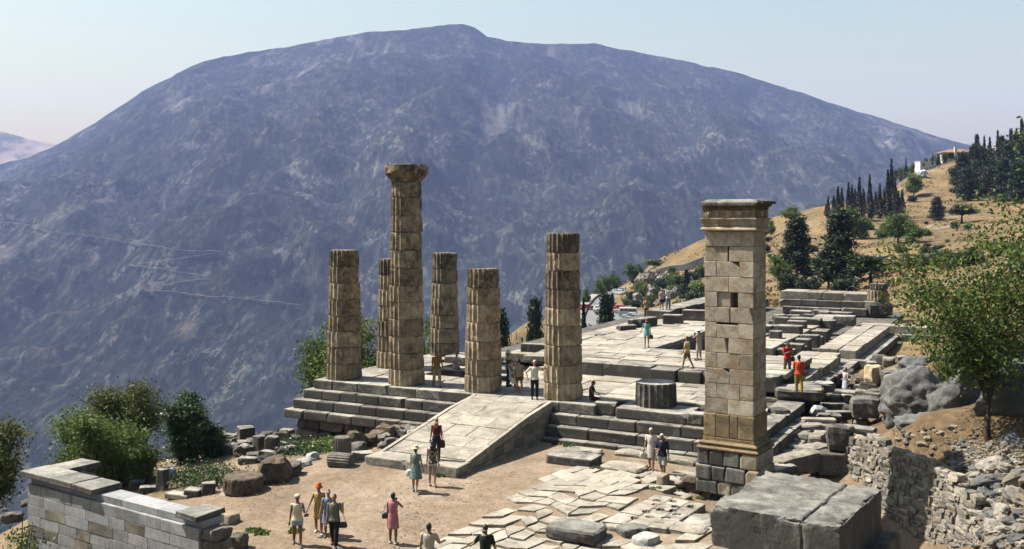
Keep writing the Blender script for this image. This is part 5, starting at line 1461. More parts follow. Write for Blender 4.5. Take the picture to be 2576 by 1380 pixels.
def tree_meshes(seed, h, trunk_h, rad, crown_z0, n_limbs=7, n_twigs=14, per_twig=45, leaf=0.1, clump=0.28, trunk_r=0.12, shape='round', aspect=0.5, lean=(0, 0), stems=1, sides=6, hollow=0.35):
    "trunk and crown meshes of a broad tree: limbs fan out to twigs, leaves hang round the twigs"
    r = random.Random(seed); rng = np.random.default_rng(seed)
    segs = []; cen = []
    fork = Vector((lean[0] * 0.3, lean[1] * 0.3, trunk_h))
    base = Vector((0, 0, -0.25))
    if stems == 1:
        segs.append(curve3(base, Vector((r.uniform(-.1, .1), r.uniform(-.1, .1), trunk_h * 0.5)), fork, 5, trunk_r * 1.25, trunk_r * 0.75, trunk_r * 0.25, r))
    cz = (crown_z0 + h) / 2; rz_ = (h - crown_z0) / 2
    for i in range(n_limbs):
        a = 2 * pi * (i + r.uniform(-.3, .3)) / n_limbs
        if shape == 'upright':
            k = r.uniform(0.1, 0.75); zc_ = r.uniform(0.35, 0.95)
        else:
            k = r.uniform(0.35, 0.8); zc_ = r.uniform(0.15, 0.9)
        if shape == 'cone':
            zc_ = (i + 0.5) / n_limbs; k = 0.75 * (1 - zc_ * 0.9)
            a = i * 2.4
        prof = 1.0
        end = Vector((cos(a) * rad * k + lean[0], sin(a) * rad * k + lean[1], crown_z0 + zc_ * 2 * rz_))
        st = fork if stems == 1 else Vector((cos(a) * 0.12 * rad, sin(a) * 0.12 * rad, -0.2))
        if shape == 'cone':
            st = Vector((0, 0, crown_z0 + zc_ * 2 * rz_ * 0.93))
        mid = st * 0.5 + end * 0.5 + Vector((0, 0, (0.15 if shape != 'cone' else 0.03) * h * r.uniform(0.2, 1))) - Vector((cos(a), sin(a), 0)) * rad * 0.12
        lr = trunk_r * (0.55 if stems == 1 else 0.8) * r.uniform(0.7, 1.1)
        if shape == 'cone': lr *= 0.5
        limb = curve3(st, mid, end, 6, lr, lr * 0.3, 0.02 * rad, r)
        segs.append(limb)
        for j in range(n_twigs):
            t = r.uniform(hollow, 1.0)
            p0 = limb[int(t * 6)][0]
            d = Vector((r.gauss(0, 1), r.gauss(0, 1), r.gauss(0.25, 0.7)))
            if shape == 'upright': d = Vector((r.gauss(0, .5), r.gauss(0, .5), abs(r.gauss(1.0, .4))))
            if shape == 'cone': d = Vector((cos(a) * 0.8 + r.gauss(0, .6), sin(a) * 0.8 + r.gauss(0, .6), r.gauss(0.1, .25)))
            L = rad * r.uniform(0.22, 0.5) * (1.0 if shape != 'cone' else (1.15 - zc_ * 0.8))
            p1 = p0 + d.normalized() * L
            # keep inside the crown
            q = Vector(((p1.x - lean[0]) / rad, (p1.y - lean[1]) / rad, (p1.z - cz) / rz_))
            if q.length > 1.05 and shape != 'cone': p1 = p0 + (p1 - p0) * 0.5
            segs.append([(p0, lr * 0.28), ((p0 + p1) / 2 + Vector((0, 0, L * 0.08)), lr * 0.18), (p1, lr * 0.06)])
            n = int(per_twig * r.uniform(0.5, 1.4))
            ts = rng.uniform(0.15, 1.1, (n, 1))
            A = np.array(p0); B = np.array(p1)
            cen.append(A + (B - A) * ts + rng.normal(size=(n, 3)) * clump * np.array([1, 1, 0.75]))
    if shape == 'cone':
        segs.append([(Vector((0, 0, -0.3)), trunk_r), (Vector((0, 0, h * 0.5)), trunk_r * 0.6), (Vector((0, 0, h)), trunk_r * 0.1)])
        n = int(per_twig * 2); zt = rng.uniform(0.75, 1.02, (n, 1)) * h
        cen.append(np.concatenate([rng.normal(size=(n, 2)) * clump * 0.6, zt], 1))
    return tubes_mesh(segs, sides), leaves_mesh(np.concatenate(cen), leaf, rng, aspect)

def cypress_meshes(seed, h, rad, n=1600, leaf=0.5):
    rng = np.random.default_rng(seed)
    t = rng.uniform(0.03, 1.0, n) ** 0.9
    prof = np.where(t < 0.25, 0.55 + 1.8 * t, 1.0) * (1 - np.clip((t - 0.25) / 0.78, 0, 1) ** 1.25)
    a = rng.uniform(0, 2 * pi, n); rr = rad * prof * np.sqrt(rng.uniform(0.35, 1.0, n)) * (1 + 0.22 * np.sin(a * 3 + t * 9 + seed))
    c_ = np.stack([rr * np.cos(a), rr * np.sin(a), t * h], 1) + rng.normal(size=(n, 3)) * rad * 0.06
    segs = [[(Vector((0, 0, -0.5)), rad * 0.16), (Vector((0, 0, h * 0.5)), rad * 0.1), (Vector((0, 0, h * 0.95)), rad * 0.02)]]
    return tubes_mesh(segs, 5), leaves_mesh(c_, leaf, rng, 0.45, 2.0)

def plant_tree(name, label, cat, meshes, lmat, loc, rotz=0.0, scale=1.0, group=None, sxy=None):
    t_ = thing(name, label, cat, loc, rotz, group)
    t_.scale = (scale * (sxy or 1), scale * (sxy or 1), scale)
    mobj('trunk', meshes[0], M['bark'], t_)
    mobj('crown', meshes[1], lmat, t_)
    return t_

# big leafy tree on the bank at the right
gt = Vector((16.45, 35.0, T(16.45, 35.0)))
plant_tree('leafy_tree', 'leafy yellow-green tree with dark forked trunk on the rocky bank', 'tree', tree_meshes(3, 10.6, 1.1, 4.7, 1.9, 10, 30, 56, 0.15, 0.23, 0.095, lean=(0.2, 0.4), hollow=0.3), M['leaf_yellow'], gt, 0.0, 1.12)
sprout = tree_meshes(4, 2.6, 0.4, 1.2, 0.3, 6, 12, 40, 0.10, 0.16, 0.04, stems=5)
q = D(2385, 945, 44); plant_tree('green_bush', 'low green bush above the upright grey boulders', 'bush', sprout, M['leaf_green'], (q.x, q.y, T(q.x, q.y)), 0.5, 1.1)
q = D(2290, 870, 52); plant_tree('green_bush', 'small sparse bush beside the stepped kerb of the temple', 'bush', sprout, M['leaf_green'], (q.x, q.y, T(q.x, q.y)), 1.5, 0.7)
# trees at the lower left
def at_px(px, Y): 
    x = (px - CX) / F_PX * Y
    return Vector((x, Y, T(x, Y)))
def ht(py, Y, z): return HC - (py - HORIZON) / F_PX * Y - z
q = at_px(322, 47.0); plant_tree('olive_tree', 'spreading olive tree with thin yellowish crown behind the marble wall', 'tree', tree_meshes(11, ht(956, 47, q.z), 1.3, 2.5, 1.0, 9, 26, 75, 0.13, 0.22, 0.13, hollow=0.5), M['leaf_olive'], q)
q = at_px(255, 41.5); plant_tree('almond_tree', 'dense low green tree close behind the marble wall', 'tree', tree_meshes(12, ht(1005, 41.5, q.z), 0.7, 2.3, 0.5, 11, 28, 90, 0.13, 0.22, 0.09, stems=4), M['leaf_green'], q)
q = at_px(352, 41.0); plant_tree('almond_tree', 'smaller pale green bush right of the dense low tree', 'bush', tree_meshes(19, ht(1065, 41, q.z), 0.5, 1.0, 0.5, 7, 16, 55, 0.11, 0.17, 0.06, stems=4), M['leaf_green'], q)
q = at_px(470, 43.5); plant_tree('upright_bush', 'upright dark green bush with pointed shoots behind the fallen stones', 'bush', tree_meshes(13, ht(985, 43.5, q.z), 0.3, 1.35, 0.3, 13, 26, 70, 0.13, 0.17, 0.06, 'upright', stems=6, hollow=0.15), M['leaf_dark'], q)
q = at_px(530, 44.0); plant_tree('upright_bush', 'lower dark green bush beside the upright one', 'bush', tree_meshes(14, ht(1075, 44, q.z), 0.3, 0.9, 0.2, 8, 16, 60, 0.12, 0.16, 0.05, 'upright', stems=5, hollow=0.15), M['leaf_dark'], q)
q = at_px(-12, 36.0); plant_tree('dark_tree', 'dark branching tree past the outer corner of the marble wall', 'tree', tree_meshes(15, ht(990, 36, q.z), 1.5, 1.25, 1.2, 9, 20, 65, 0.12, 0.2, 0.12), M['leaf_olive'], q)
q = at_px(48, 26.6); plant_tree('leafy_shrub', 'yellow-green leafy shrub in front of the marble wall', 'bush', tree_meshes(16, ht(1262, 26.6, q.z), 0.6, 0.85, 1.2, 8, 16, 34, 0.10, 0.16, 0.04, stems=4), M['leaf_yellow'], q)
# creeping plants
def creeper(px0, px1, py0, py1, n, label, mat, seed, leaf=0.1, hh=0.35):
    rng = np.random.default_rng(seed)
    pts = []
    cl = [(rng.uniform(px0, px1), rng.uniform(py0, py1)) for _ in range(max(6, n // 90))]
    for (a, b_) in cl:
        p = on_ground(a, b_)
        k = n // len(cl)
        o_ = rng.normal(size=(k, 3)) * np.array([0.32, 0.32, 0.0]) + np.array([p.x, p.y, p.z])
        o_[:, 2] += np.abs(rng.normal(size=k)) * hh * 0.5 + 0.03
        pts.append(o_)
    pts = np.concatenate(pts); c0 = pts.mean(0)
    o = mobj('creeping_plant', leaves_mesh(pts - c0, leaf, rng, 0.7), mat, None, Vector(c0))
    return tag(o, label, 'plant')
creeper(440, 610, 1180, 1225, 2600, 'glossy green creeper spreading over the ground behind the round drum', M['leaf_dark'], 1)
creeper(690, 800, 1118, 1150, 2000, 'green creeper at the foot of the dark temple foundation', M['leaf_dark'], 2)
creeper(800, 860, 1122, 1138, 1500, 'trailing green plant behind the upright fluted piece', M['leaf_green'], 3)
q = W(3.6, -2.6, -1.75)
rng = np.random.default_rng(8)
pp = np.array(W(6.0, -2.5, -1.8)) + rng.normal(size=(500, 3)) * np.array([0.8, 0.4, 0.14]); c0 = pp.mean(0)
tag(mobj('hanging_plant', leaves_mesh(pp - c0, 0.09, rng, 0.6), M['leaf_green'], None, Vector(c0)), 'bright green weed sprouting under the lowest step left of the ramp', 'plant')
for i, (a, b_, lab) in enumerate(((745, 1338, 'flat green weed on the earth court beside the woman in shorts'), (636, 1336, 'patch of green weed near the end of the marble wall'), (660, 1342, 'low weed at the edge of the pale track by the marble wall'), (1497, 1180, 'small green weed at the corner of the thick slab'),
                                   (1400, 1118, 'green weeds in the corner between ramp and steps'), (1430, 1122, 'weed growing along the lowest step'), (1650, 1232, 'leafy weed beside the small notched stone'), (1700, 1238, 'weed in the hollow left of the pillar'), (1755, 1255, 'weed at the foot of the pillar plinth'), (1105, 1166 + 30, 'tiny weed on the earth before the ramp'))):
    rng = np.random.default_rng(60 + i)
    p = on_ground(a, b_); n = 160
    pp = rng.uniform(-1, 1, size=(n, 3)) * np.array([0.22, 0.17, 0.0]); pp[:, 2] = np.abs(rng.normal(size=n)) * 0.03 + 0.02; pp *= np.array([1, 1, 1])
    tag(mobj('weed', leaves_mesh(pp, 0.11, rng, 0.6), M['leaf_green'], None, p), lab, 'weed', 'weeds in the court')
# dry grass on the near banks
rng = np.random.default_rng(77)
pts = []
for _ in range(5200):
    if rng.uniform() < 0.7: p = ray_ground(rng.uniform(2240, 2576), rng.uniform(1075, 1380), 22, 50, 500)
    else: p = on_ground(rng.uniform(200, 720), rng.uniform(1130, 1250), -2)
    if p.x > 12.0 and p.z < -0.4: continue
    pts.append(p)
pts = np.array(pts)
n = len(pts); d = rng.normal(size=(n, 3)) * np.array([0.5, 0.5, 0.25]); d[:, 2] = np.abs(d[:, 2]) + 0.45
d = d / np.linalg.norm(d, axis=1, keepdims=True) * rng.uniform(0.08, 0.22, (n, 1)); s = rng.normal(size=(n, 3)); s[:, 2] = 0; s = s / np.linalg.norm(s, axis=1, keepdims=True) * 0.012
tag(mobj('dry_grass', quads_mesh(np.stack([pts - s, pts + s, pts + d + s * .3, pts + d - s * .3], 1)), M['dry_stalk']), kind='stuff')

# tussocks of dry grass on the hill
rng = np.random.default_rng(78)
n = 26000
ty_ = 110 + 290 * rng.uniform(0, 1, n) ** 1.2; tx_ = (rng.uniform(1560, 2600, n) - CX) / F_PX * ty_
tz_ = terrain_arr(tx_, ty_)
keep = np.array([mnoise.fractal((a * 0.05, b_ * 0.05, 4.0), 1.0, 2.0, 3) > -0.05 for a, b_ in zip(tx_, ty_)]) & (tz_ > -13)
pts = np.stack([tx_, ty_, tz_ - 0.1], 1)[keep]; n = len(pts)
s = rng.normal(size=(n, 3)); s[:, 2] = 0; s = s / np.linalg.norm(s, axis=1, keepdims=True) * rng.uniform(0.1, 0.35, (n, 1))
d = rng.normal(size=(n, 3)) * 0.15; d[:, 2] = rng.uniform(0.15, 0.42, n)
tag(mobj('hill_grass', quads_mesh(np.stack([pts - s, pts + s, pts + d + s * .5, pts + d - s * .5], 1)), leaf_mat('dry_hill_grass', [(0.09, 0.07, 0.03), (0.18, 0.125, 0.055), (0.27, 0.19, 0.085), (0.34, 0.26, 0.13)], 0.3)), kind='stuff')
# trees on the slope behind the columns
bro = [tree_meshes(21 + k, 9.0, 2.0, 2.6, 1.5, 10, 20, 48, 0.20, 0.34, 0.15) for k in range(2)]
for (px, Y, top, lab, k) in ((815, 64, 745, 'green leafy tree on the slope left of the corner column', 0), (925, 67, 735, 'green leafy tree seen between the corner column and the tallest column', 1), (1062, 74, 748, 'green tree seen right of the tallest column', 0), (870, 62, 830, 'lower green tree at the foot of the slope behind the corner column', 1)):
    q = at_px(px, Y); h_ = ht(top, Y, q.z)
    plant_tree('green_tree', lab, 'tree', bro[k], M['leaf_green'], q, px * 0.1, h_ / 9.0, 'trees on the slope behind the columns', sxy=min(1.2, 9.0 / h_ * 0.95))
pin = [tree_meshes(31 + k, 10.0, 0.5, 2.9, 0.6, 22, 12, 40, 0.42, 0.42, 0.16, 'cone') for k in range(3)]
pinr = [tree_meshes(41 + k, 9.0, 3.0, 3.0, 2.6, 9, 16, 34, 0.45, 0.45, 0.2, hollow=0.6) for k in range(2)]
oli = [tree_meshes(51 + k, 7.0, 1.6, 3.4, 1.6, 9, 15, 34, 0.5, 0.5, 0.2, hollow=0.55) for k in range(2)]
cyp = [cypress_meshes(61 + k, 15.0, 1.5, 1500, 0.7) for k in range(3)]
bsh = [tree_meshes(71 + k, 2.4, 0.3, 1.7, 0.15, 7, 12, 30, 0.3, 0.26, 0.06, stems=5) for k in range(2)]
def stand(kind, px, base_py, top_py, Y, label, group, cat='tree', name=None, mat=None, wid=None, idx=0):
    bank = {'pine': (pin, 10.0, 'pine_tree', 'needle'), 'round_pine': (pinr, 9.0, 'pine_tree', 'needle'), 'olive': (oli, 7.0, 'olive_tree', 'leaf_olive'), 'cypress': (cyp, 15.0, 'cypress_tree', 'cypress'), 'bush': (bsh, 2.4, 'bush', 'leaf_green')}[kind]
    ms, h0, nm, lm = bank
    if Y is None: Y = ray_ground(px, base_py, 95, 420).y
    x = (px - CX) / F_PX * Y; zg = T(x, Y)
    h_ = HC - (top_py - HORIZON) / F_PX * Y - zg
    if h_ < 0.5: h_ = (base_py - top_py) / F_PX * Y
    s = h_ / h0
    sx = 1.0
    if wid is not None:
        w0 = {'pine': 5.4, 'round_pine': 6.0, 'olive': 6.8, 'cypress': 2.9, 'bush': 3.4}[kind]
        sx = (wid / F_PX * Y) / (w0 * s)
    return plant_tree(name or nm, label, cat, ms[idx % len(ms)], M[mat or lm], (x, Y, zg), px * 0.37, s, group, sxy=sx)
GS = 'conifers below the temple platform'
stand('pine', 1262, 890, 792, 84, 'dark conifer right of the short column beside the ramp head', GS, wid=80)
stand('pine', 1345, 880, 757, 92, 'young pine on the golden slope left of the tall column without capital', GS, wid=75, idx=1)
stand('bush', 1310, 885, 850, 88, 'dark bush between the two conifers below the platform edge', GS, 'bush', mat='needle', wid=55)
stand('cypress', 1468, 850, 752, 100, 'thin cypress close to the tall column without capital', GS, wid=20)
stand('pine', 1525, 850, 742, 104, 'dark pine standing before the car park', GS, wid=72, idx=2)
stand('bush', 1490, 850, 815, 104, 'green bush left of the pine before the car park', GS, 'bush', wid=60)
stand('bush', 1555, 840, 822, 112, 'low bush right of the pine before the car park', GS, 'bush', wid=50, mat='leaf_olive')
GR = 'trees along the road'
for i, (px, top, w, lab) in enumerate(((1507, 700, 36, 'first round roadside tree in the row by the bend'), (1524, 690, 34, 'second round roadside tree in the row by the bend'), (1541, 686, 34, 'third round roadside tree in the row by the bend'), (1553, 682, 30, 'last round roadside tree in the row by the bend'))):
    stand('olive', px, 735, top, 290 + i * 12, lab, GR, wid=w, idx=i, mat='leaf_green')
stand('olive', 1590, 722, 662, 300, 'green tree at the end of the road below the cliff', GR, wid=48, mat='leaf_green')
stand('olive', 1645, 690, 650, 310, 'round tree on top of the rocky cliff', GR, wid=62, idx=1, mat='leaf_green')
stand('olive', 1474, 760, 722, 262, 'green tree beside the tall column near the bend', GR, wid=24, mat='leaf_green')
stand('pine', 1540, 752, 738, 250, 'small dark conifer at the roadside wall', GR, wid=18)
stand('cypress', 1727, 765, 678, 195, 'single dark cypress left of the pillar', GR, wid=27)
for i, (px, top, Y, w, lab) in enumerate(((1745, 725, 118, 70, 'bright green bush beside the tall pillar behind the wall'), (1712, 752, 112, 60, 'bright green bush behind the couple on the wall'), (1770, 745, 116, 60, 'bright green bush half hidden by the pillar'), (1680, 770, 125, 40, 'dark green bush behind the couple on the wall'),
                                          (1650, 778, 140, 40, 'grey-green bush beside the man with the camera'))):
    stand('bush', px, 780, top, Y, lab, 'bushes between temple and road', 'bush', wid=w, idx=i, mat='leaf_green' if i < 3 else 'leaf_olive')
for i, (px, base, top, w, lab) in enumerate(((1600, 774, 752, 40, 'spreading low bush above the parked cars'), (1575, 768, 750, 34, 'low bush by the parked cars'), (1625, 776, 754, 40, 'wide scrub bush on the slope above the car park'), (1640, 768, 742, 36, 'scrub bush below the rocky cliff'))):
    stand('bush', px, base, top, None, lab, 'bushes between temple and road', 'bush', wid=w, idx=i, mat='leaf_olive')
rr = random.Random(31)
for i in range(26):
    px, py = rr.uniform(1585, 1770), rr.uniform(680, 765)
    if py < 690 - (px - 1600) * 0.25: continue
    q = ray_ground(px, py, 130, 400)
    s = rr.uniform(0.8, 1.5)
    plant_tree('scrub_bush', 'small dark scrub bush growing on the rocky cliff above the road', 'bush', bsh[i % 2], M['leaf_olive'], q, i, s * 1.1, 'scrub bushes on the rocky cliff')
GH = 'trees on the dry hillside'
stand('pine', 2005, 700, 551, None, 'pine with layered branches right behind the pillar', GH, wid=110, idx=1)
stand('pine', 2112, 720, 533, None, 'tallest pine in front of the cypress grove', GH, wid=125, idx=2)
stand('round_pine', 2190, 725, 632, None, 'dense dark pine crown behind the far temple wall', GH, wid=130)
stand('round_pine', 2085, 725, 640, None, 'dark pine foliage left of the dense crown', GH, wid=90, idx=1)
stand('olive', 1962, 725, 640, None, 'grey-green shrub tree right beside the pillar', GH, wid=70)
stand('bush', 1985, 740, 685, None, 'yellowish shrub behind the temple wall near the pillar', GH, 'bush', mat='shrub_gold', wid=80)
stand('bush', 2040, 740, 695, None, 'olive-green shrub behind the far wall of the temple', GH, 'bush', mat='leaf_olive', wid=80)
stand('bush', 2120, 738, 700, None, 'dark shrub behind the far wall of the temple', GH, 'bush', mat='needle', wid=90)
stand('olive', 1940, 600, 552, None, 'small tree leaning at the pillar cornice on the hillside', GH, wid=26)
stand('olive', 1990, 560, 518, None, 'round tree on the skyline between pillar and cypress grove', GH, wid=60)
stand('olive', 2150, 610, 522, None, 'broad olive tree below the cypress grove', GH, wid=85)
stand('olive', 2168, 612, 556, None, 'small olive tree standing alone on golden grass', GH, wid=40, idx=1)
stand('olive', 2222, 612, 558, None, 'slim olive tree left of the big round olive', GH, wid=48)
stand('olive', 2258, 614, 529, None, 'big round olive tree on the golden slope', GH, wid=80, idx=1)
stand('olive', 2300, 612, 555, None, 'pale olive tree right of the big round olive', GH, wid=70)
stand('olive', 2299, 498, 431, None, 'dark round tree alone on the upper slope casting a long shadow', GH, wid=54, idx=1)
stand('pine', 2356, 555, 497, None, 'small pine on the slope above the leafy tree', GH, wid=45)
stand('round_pine', 2420, 560, 510, None, 'dark bushy pine above the crown of the leafy tree', GH, wid=80, idx=1)
GCY = 'cypress grove on the hillside'
cyl = ['slim', 'tall', 'pointed', 'narrow', 'dense']
for i, (x, y, w) in enumerate(((190, 842, 9), (212, 762, 10), (265, 758, 11), (305, 668, 13), (343, 680, 11), (408, 632, 13), (440, 655, 11), (470, 690, 11), (512, 580, 14), (552, 690, 13), (612, 553, 13), (635, 760, 10), (670, 720, 12), (710, 642, 13), (750, 700, 12), (788, 508, 15), (822, 408, 16), (860, 622, 14), (888, 712, 12), (925, 700, 14))):
    stand('cypress', 2028.3 + 0.2608 * x, 545 + (i * 7) % 12, 294.4 + 0.2608 * y, None, 'dark narrow cypress in the grove on the hillside' if i != 16 else 'tallest dark cypress of the grove on the hillside', GCY if i != 16 else GCY, wid=w * 1.15, idx=i)
GFO = 'pine wood on the hilltop'
for i, (px, top, Y, w, kd) in enumerate(((2412, 385, 372, 30, 'round_pine'), (2432, 372, 375, 36, 'round_pine'), (2458, 341, 392, 24, 'pine'), (2476, 343, 395, 14, 'cypress'), (2490, 345, 395, 16, 'cypress'), (2510, 329, 398, 16, 'cypress'), (2524, 342, 398, 16, 'cypress'), (2543, 327, 400, 20, 'pine'), (2557, 324, 400, 16, 'cypress'), (2571, 305, 400, 20, 'pine'), (2590, 330, 400, 30, 'pine'),
                                         (2425, 425, 345, 50, 'round_pine'), (2455, 400, 350, 55, 'round_pine'), (2485, 395, 352, 55, 'round_pine'), (2515, 405, 350, 60, 'round_pine'), (2548, 395, 350, 60, 'round_pine'), (2580, 400, 350, 60, 'round_pine'), (2440, 450, 320, 60, 'round_pine'), (2480, 440, 322, 65, 'round_pine'), (2520, 445, 320, 70, 'round_pine'), (2565, 440, 320, 70, 'round_pine'), (2410, 400, 392, 8, 'cypress'))):
    lab = {'round_pine': 'dark broad pine in the wood on the hilltop', 'pine': 'pointed pine rising above the wood on the hilltop', 'cypress': 'thin cypress rising above the wood on the hilltop'}[kd]
    stand(kd, px, {372: 478, 375: 478}.get(Y, 465 if Y > 380 else (478 if Y > 340 else 492)), top, None, lab, GFO, wid=w, idx=i, mat='needle' if kd != 'cypress' else 'cypress')
for i, (px, base, top, w) in enumerate(((2408, 500, 415, 50), (2432, 505, 420, 55), (2460, 500, 405, 60), (2490, 505, 410, 65), (2525, 505, 400, 70), (2560, 510, 410, 70), (2590, 505, 405, 70), (2420, 485, 385, 50), (2450, 480, 365, 50), (2500, 480, 360, 55), (2535, 480, 355, 55), (2572, 480, 345, 60), (2475, 470, 355, 40), (2520, 470, 345, 40), (2556, 470, 338, 40))):
    stand('pine' if i % 3 else 'round_pine', px, base, top, None, 'dense dark pine on the lower edge of the hilltop wood' if i < 7 else 'dense dark pine filling the hilltop wood', GFO, wid=w, idx=i)
rs = random.Random(91)
for i in range(80):
    px, py = rs.uniform(1790, 2440), rs.uniform(470, 705)
    q = ray_ground(px, py, 110, 420)
    if q.y > 395 or (1990 < px < 2290 and py < 560): continue
    s = rs.uniform(0.25, 0.75)
    plant_tree('dry_shrub', 'low dry shrub scattered on the golden hillside', 'bush', bsh[i % 2], M['shrub_gold'] if i % 3 else M['leaf_olive'], q, i, s, 'low shrubs on the golden hillside', sxy=1.5)
# hedge and shrubs along the skyline
for i, (px, top, Y, w) in enumerate(((2252, 425, 350, 16), (2266, 420, 355, 18), (2280, 416, 358, 18), (2294, 410, 362, 18), (2330, 396, 372, 12), (2345, 388, 376, 14), (2360, 386, 380, 18), (2376, 384, 382, 20), (2392, 382, 384, 18))):
    stand('bush', px, 430, top, Y, 'dark shrub in the hedge along the hill skyline', 'hedge along the hill skyline', 'bush', mat='needle', wid=w, idx=i)
stand('cypress', 2279, 420, 396, 358, 'lone small cypress on the hill skyline', GCY, wid=6)
stand('bush', 2100, 520, 500, 300, 'low shrub at the start of the cypress grove', GCY, 'bush', mat='leaf_olive', wid=30)
# ================================================================ road, car park and houses on the hillside
M['asphalt'] = flat_mat('worn_asphalt', (0.20, 0.20, 0.205), 0.9, 0.15, 0.4)
M['footpath'] = flat_mat('pale_footpath', (0.36, 0.33, 0.29), 0.9, 0.15, 0.5)
M['kerb'] = flat_mat('dark_low_wall_stone', (0.13, 0.11, 0.09), 0.9, 0.3, 1.0)
M['plaster'] = flat_mat('white_plaster', (0.72, 0.70, 0.66), 0.9, 0.06, 1.0)
M['roof'] = flat_mat('red_roof_tile', (0.33, 0.16, 0.10), 0.9, 0.25, 3.0, bump=0.4)
M['roof_tan'] = flat_mat('tan_roof_tile', (0.50, 0.36, 0.24), 0.9, 0.2, 3.0, bump=0.4)
M['glass_dark'] = flat_mat('dark_window_glass', (0.03, 0.035, 0.04), 0.15, 0.1, 2.0, 0.6)
M['tyre'] = flat_mat('tyre_rubber', (0.02, 0.02, 0.02), 0.9, 0.1)
M['chrome'] = flat_mat('chrome', (0.6, 0.6, 0.62), 0.25, 0.05, 5.0, 0.8)
M['white_cloth'] = flat_mat('white_tarpaulin', (0.7, 0.74, 0.74), 0.8, 0.1, 1.0)
def paint(c): 
    return flat_mat('car_paint', c, 0.3, 0.04, 3.0, 0.5)
RZ = ROAD_Z + 0.35
def ribbon(pts, w0, w1, z, off=0.0):
    "flat strip along a line; w0 and w1 are the distances of its edges from the line"
    n = len(pts); vs, fs = [], []
    for i, p in enumerate(pts):
        d = (pts[min(i + 1, n - 1)] - pts[max(i - 1, 0)]); d.z = 0; d.normalize()
        s = Vector((-d.y, d.x, 0))
        for w in (w0, w1):
            vs.append(Vector((p.x, p.y, z)) + s * w)
        for w in (w1, w0):
            vs.append(Vector((p.x, p.y, z - 1.4)) + s * w)
    for i in range(n - 1):
        a, b_ = 4 * i, 4 * i + 4
        for k in range(4):
            fs.append((a + k, a + (k + 1) % 4, b_ + (k + 1) % 4, b_ + k))
    return mesh_from(vs, fs)
rpx = [(1484, 930), (1490, 870), (1497, 825), (1501, 795), (1509, 770), (1524, 750), (1546, 735), (1568, 724), (1590, 717)]
rp_ = [P(a, b_, RZ) for a, b_ in rpx]
def smooth_line(pts, k=6):
    out = []
    for i in range(len(pts) - 1):
        p0, p1, p2, p3 = pts[max(i - 1, 0)], pts[i], pts[i + 1], pts[min(i + 2, len(pts) - 1)]
        for j in range(k):
            t = j / k
            out.append(0.5 * ((2 * p1) + (p2 - p0) * t + (2 * p0 - 5 * p1 + 4 * p2 - p3) * t * t + (3 * p1 - p0 - 3 * p2 + p3) * t ** 3))
    out.append(pts[-1]); return out
rl = smooth_line(rp_)
tag(mobj('road', ribbon(rl, 2.6, -3.2, RZ), M['asphalt']), kind='structure')
tag(mobj('footpath', ribbon(rl, 5.4, 2.95, RZ + 0.14), M['footpath']), kind='structure')
kw = ribbon(rl, 2.95, 2.6, RZ + 0.45)
tag(mobj('roadside_wall', kw, M['kerb']), 'long low dark wall curving between road and footpath', 'wall')
pk = [P(a, b_, RZ) for a, b_ in ((1512, 800), (1530, 768), (1600, 780), (1680, 800), (1690, 835), (1540, 850))]
vs = [Vector((p.x, p.y, RZ - 0.02)) for p in pk] + [Vector((p.x, p.y, RZ - 1.5)) for p in pk]
tag(mobj('car_park', mesh_from(vs, [tuple(range(6))[::-1], *[(i, (i + 1) % 6, 6 + (i + 1) % 6, 6 + i) for i in range(6)]]), M['asphalt']), kind='structure')

def car_body(L, Wd, prof, inset=0.12):
    "extruded side profile with tucked-in upper edges"
    bm = bmesh.new()
    rows_ = []
    for s, k in ((-1, 0.0), (-0.86, 1.0), (0.86, 1.0), (1, 0.0)):
        r_ = []
        for (x, z) in prof:
            zz = z if k else z
            shrink = inset * max(0, (z - 0.85)) / 0.5
            y = s * (Wd / 2 - shrink) if abs(s) == 1 else s * (Wd / 2 - shrink)
            sc = 1.0 if abs(s) < 1 else 0.985
            r_.append(bm.verts.new((x * sc, y, 0.22 + (zz - 0.22) * sc)))
        rows_.append(r_)
    n = len(prof)
    for a in range(3):
        for i in range(n):
            bm.faces.new((rows_[a][i], rows_[a][(i + 1) % n], rows_[a + 1][(i + 1) % n], rows_[a + 1][i]))
    bm.faces.new(rows_[0]); bm.faces.new(rows_[3][::-1])
    bmesh.ops.recalc_face_normals(bm, faces=list(bm.faces))
    return bm_mesh(bm, 'body')
CAR = [(-2.0, 0.3), (2.0, 0.3), (2.08, 0.55), (2.0, 0.82), (1.0, 0.92), (0.55, 1.36), (-0.95, 1.38), (-1.5, 0.95), (-2.0, 0.88), (-2.06, 0.6)]
BUS = [(-2.1, 0.3), (2.1, 0.3), (2.16, 0.8), (2.08, 1.15), (1.85, 1.9), (1.6, 1.98), (-1.95, 1.98), (-2.1, 1.85), (-2.14, 0.7)]
wheel_t = []
def wheel_mesh(r, w, seg=18):
    vs, fs = [], []
    prof = [(0.0, w / 2), (r * 0.6, w / 2), (r * 0.92, w / 2), (r, w / 4), (r, -w / 4), (r * 0.92, -w / 2), (0.0, -w / 2)]
    for (rr, y) in prof:
        for i in range(seg): vs.append((rr * cos(2 * pi * i / seg), y, rr * sin(2 * pi * i / seg)))
    for j in range(len(prof) - 1):
        for i in range(seg): fs.append((j * seg + i, j * seg + (i + 1) % seg, (j + 1) * seg + (i + 1) % seg, (j + 1) * seg + i))
    return mesh_from(vs, fs)
tyre_me = wheel_mesh(0.31, 0.17); rim_me = wheel_mesh(0.19, 0.185)
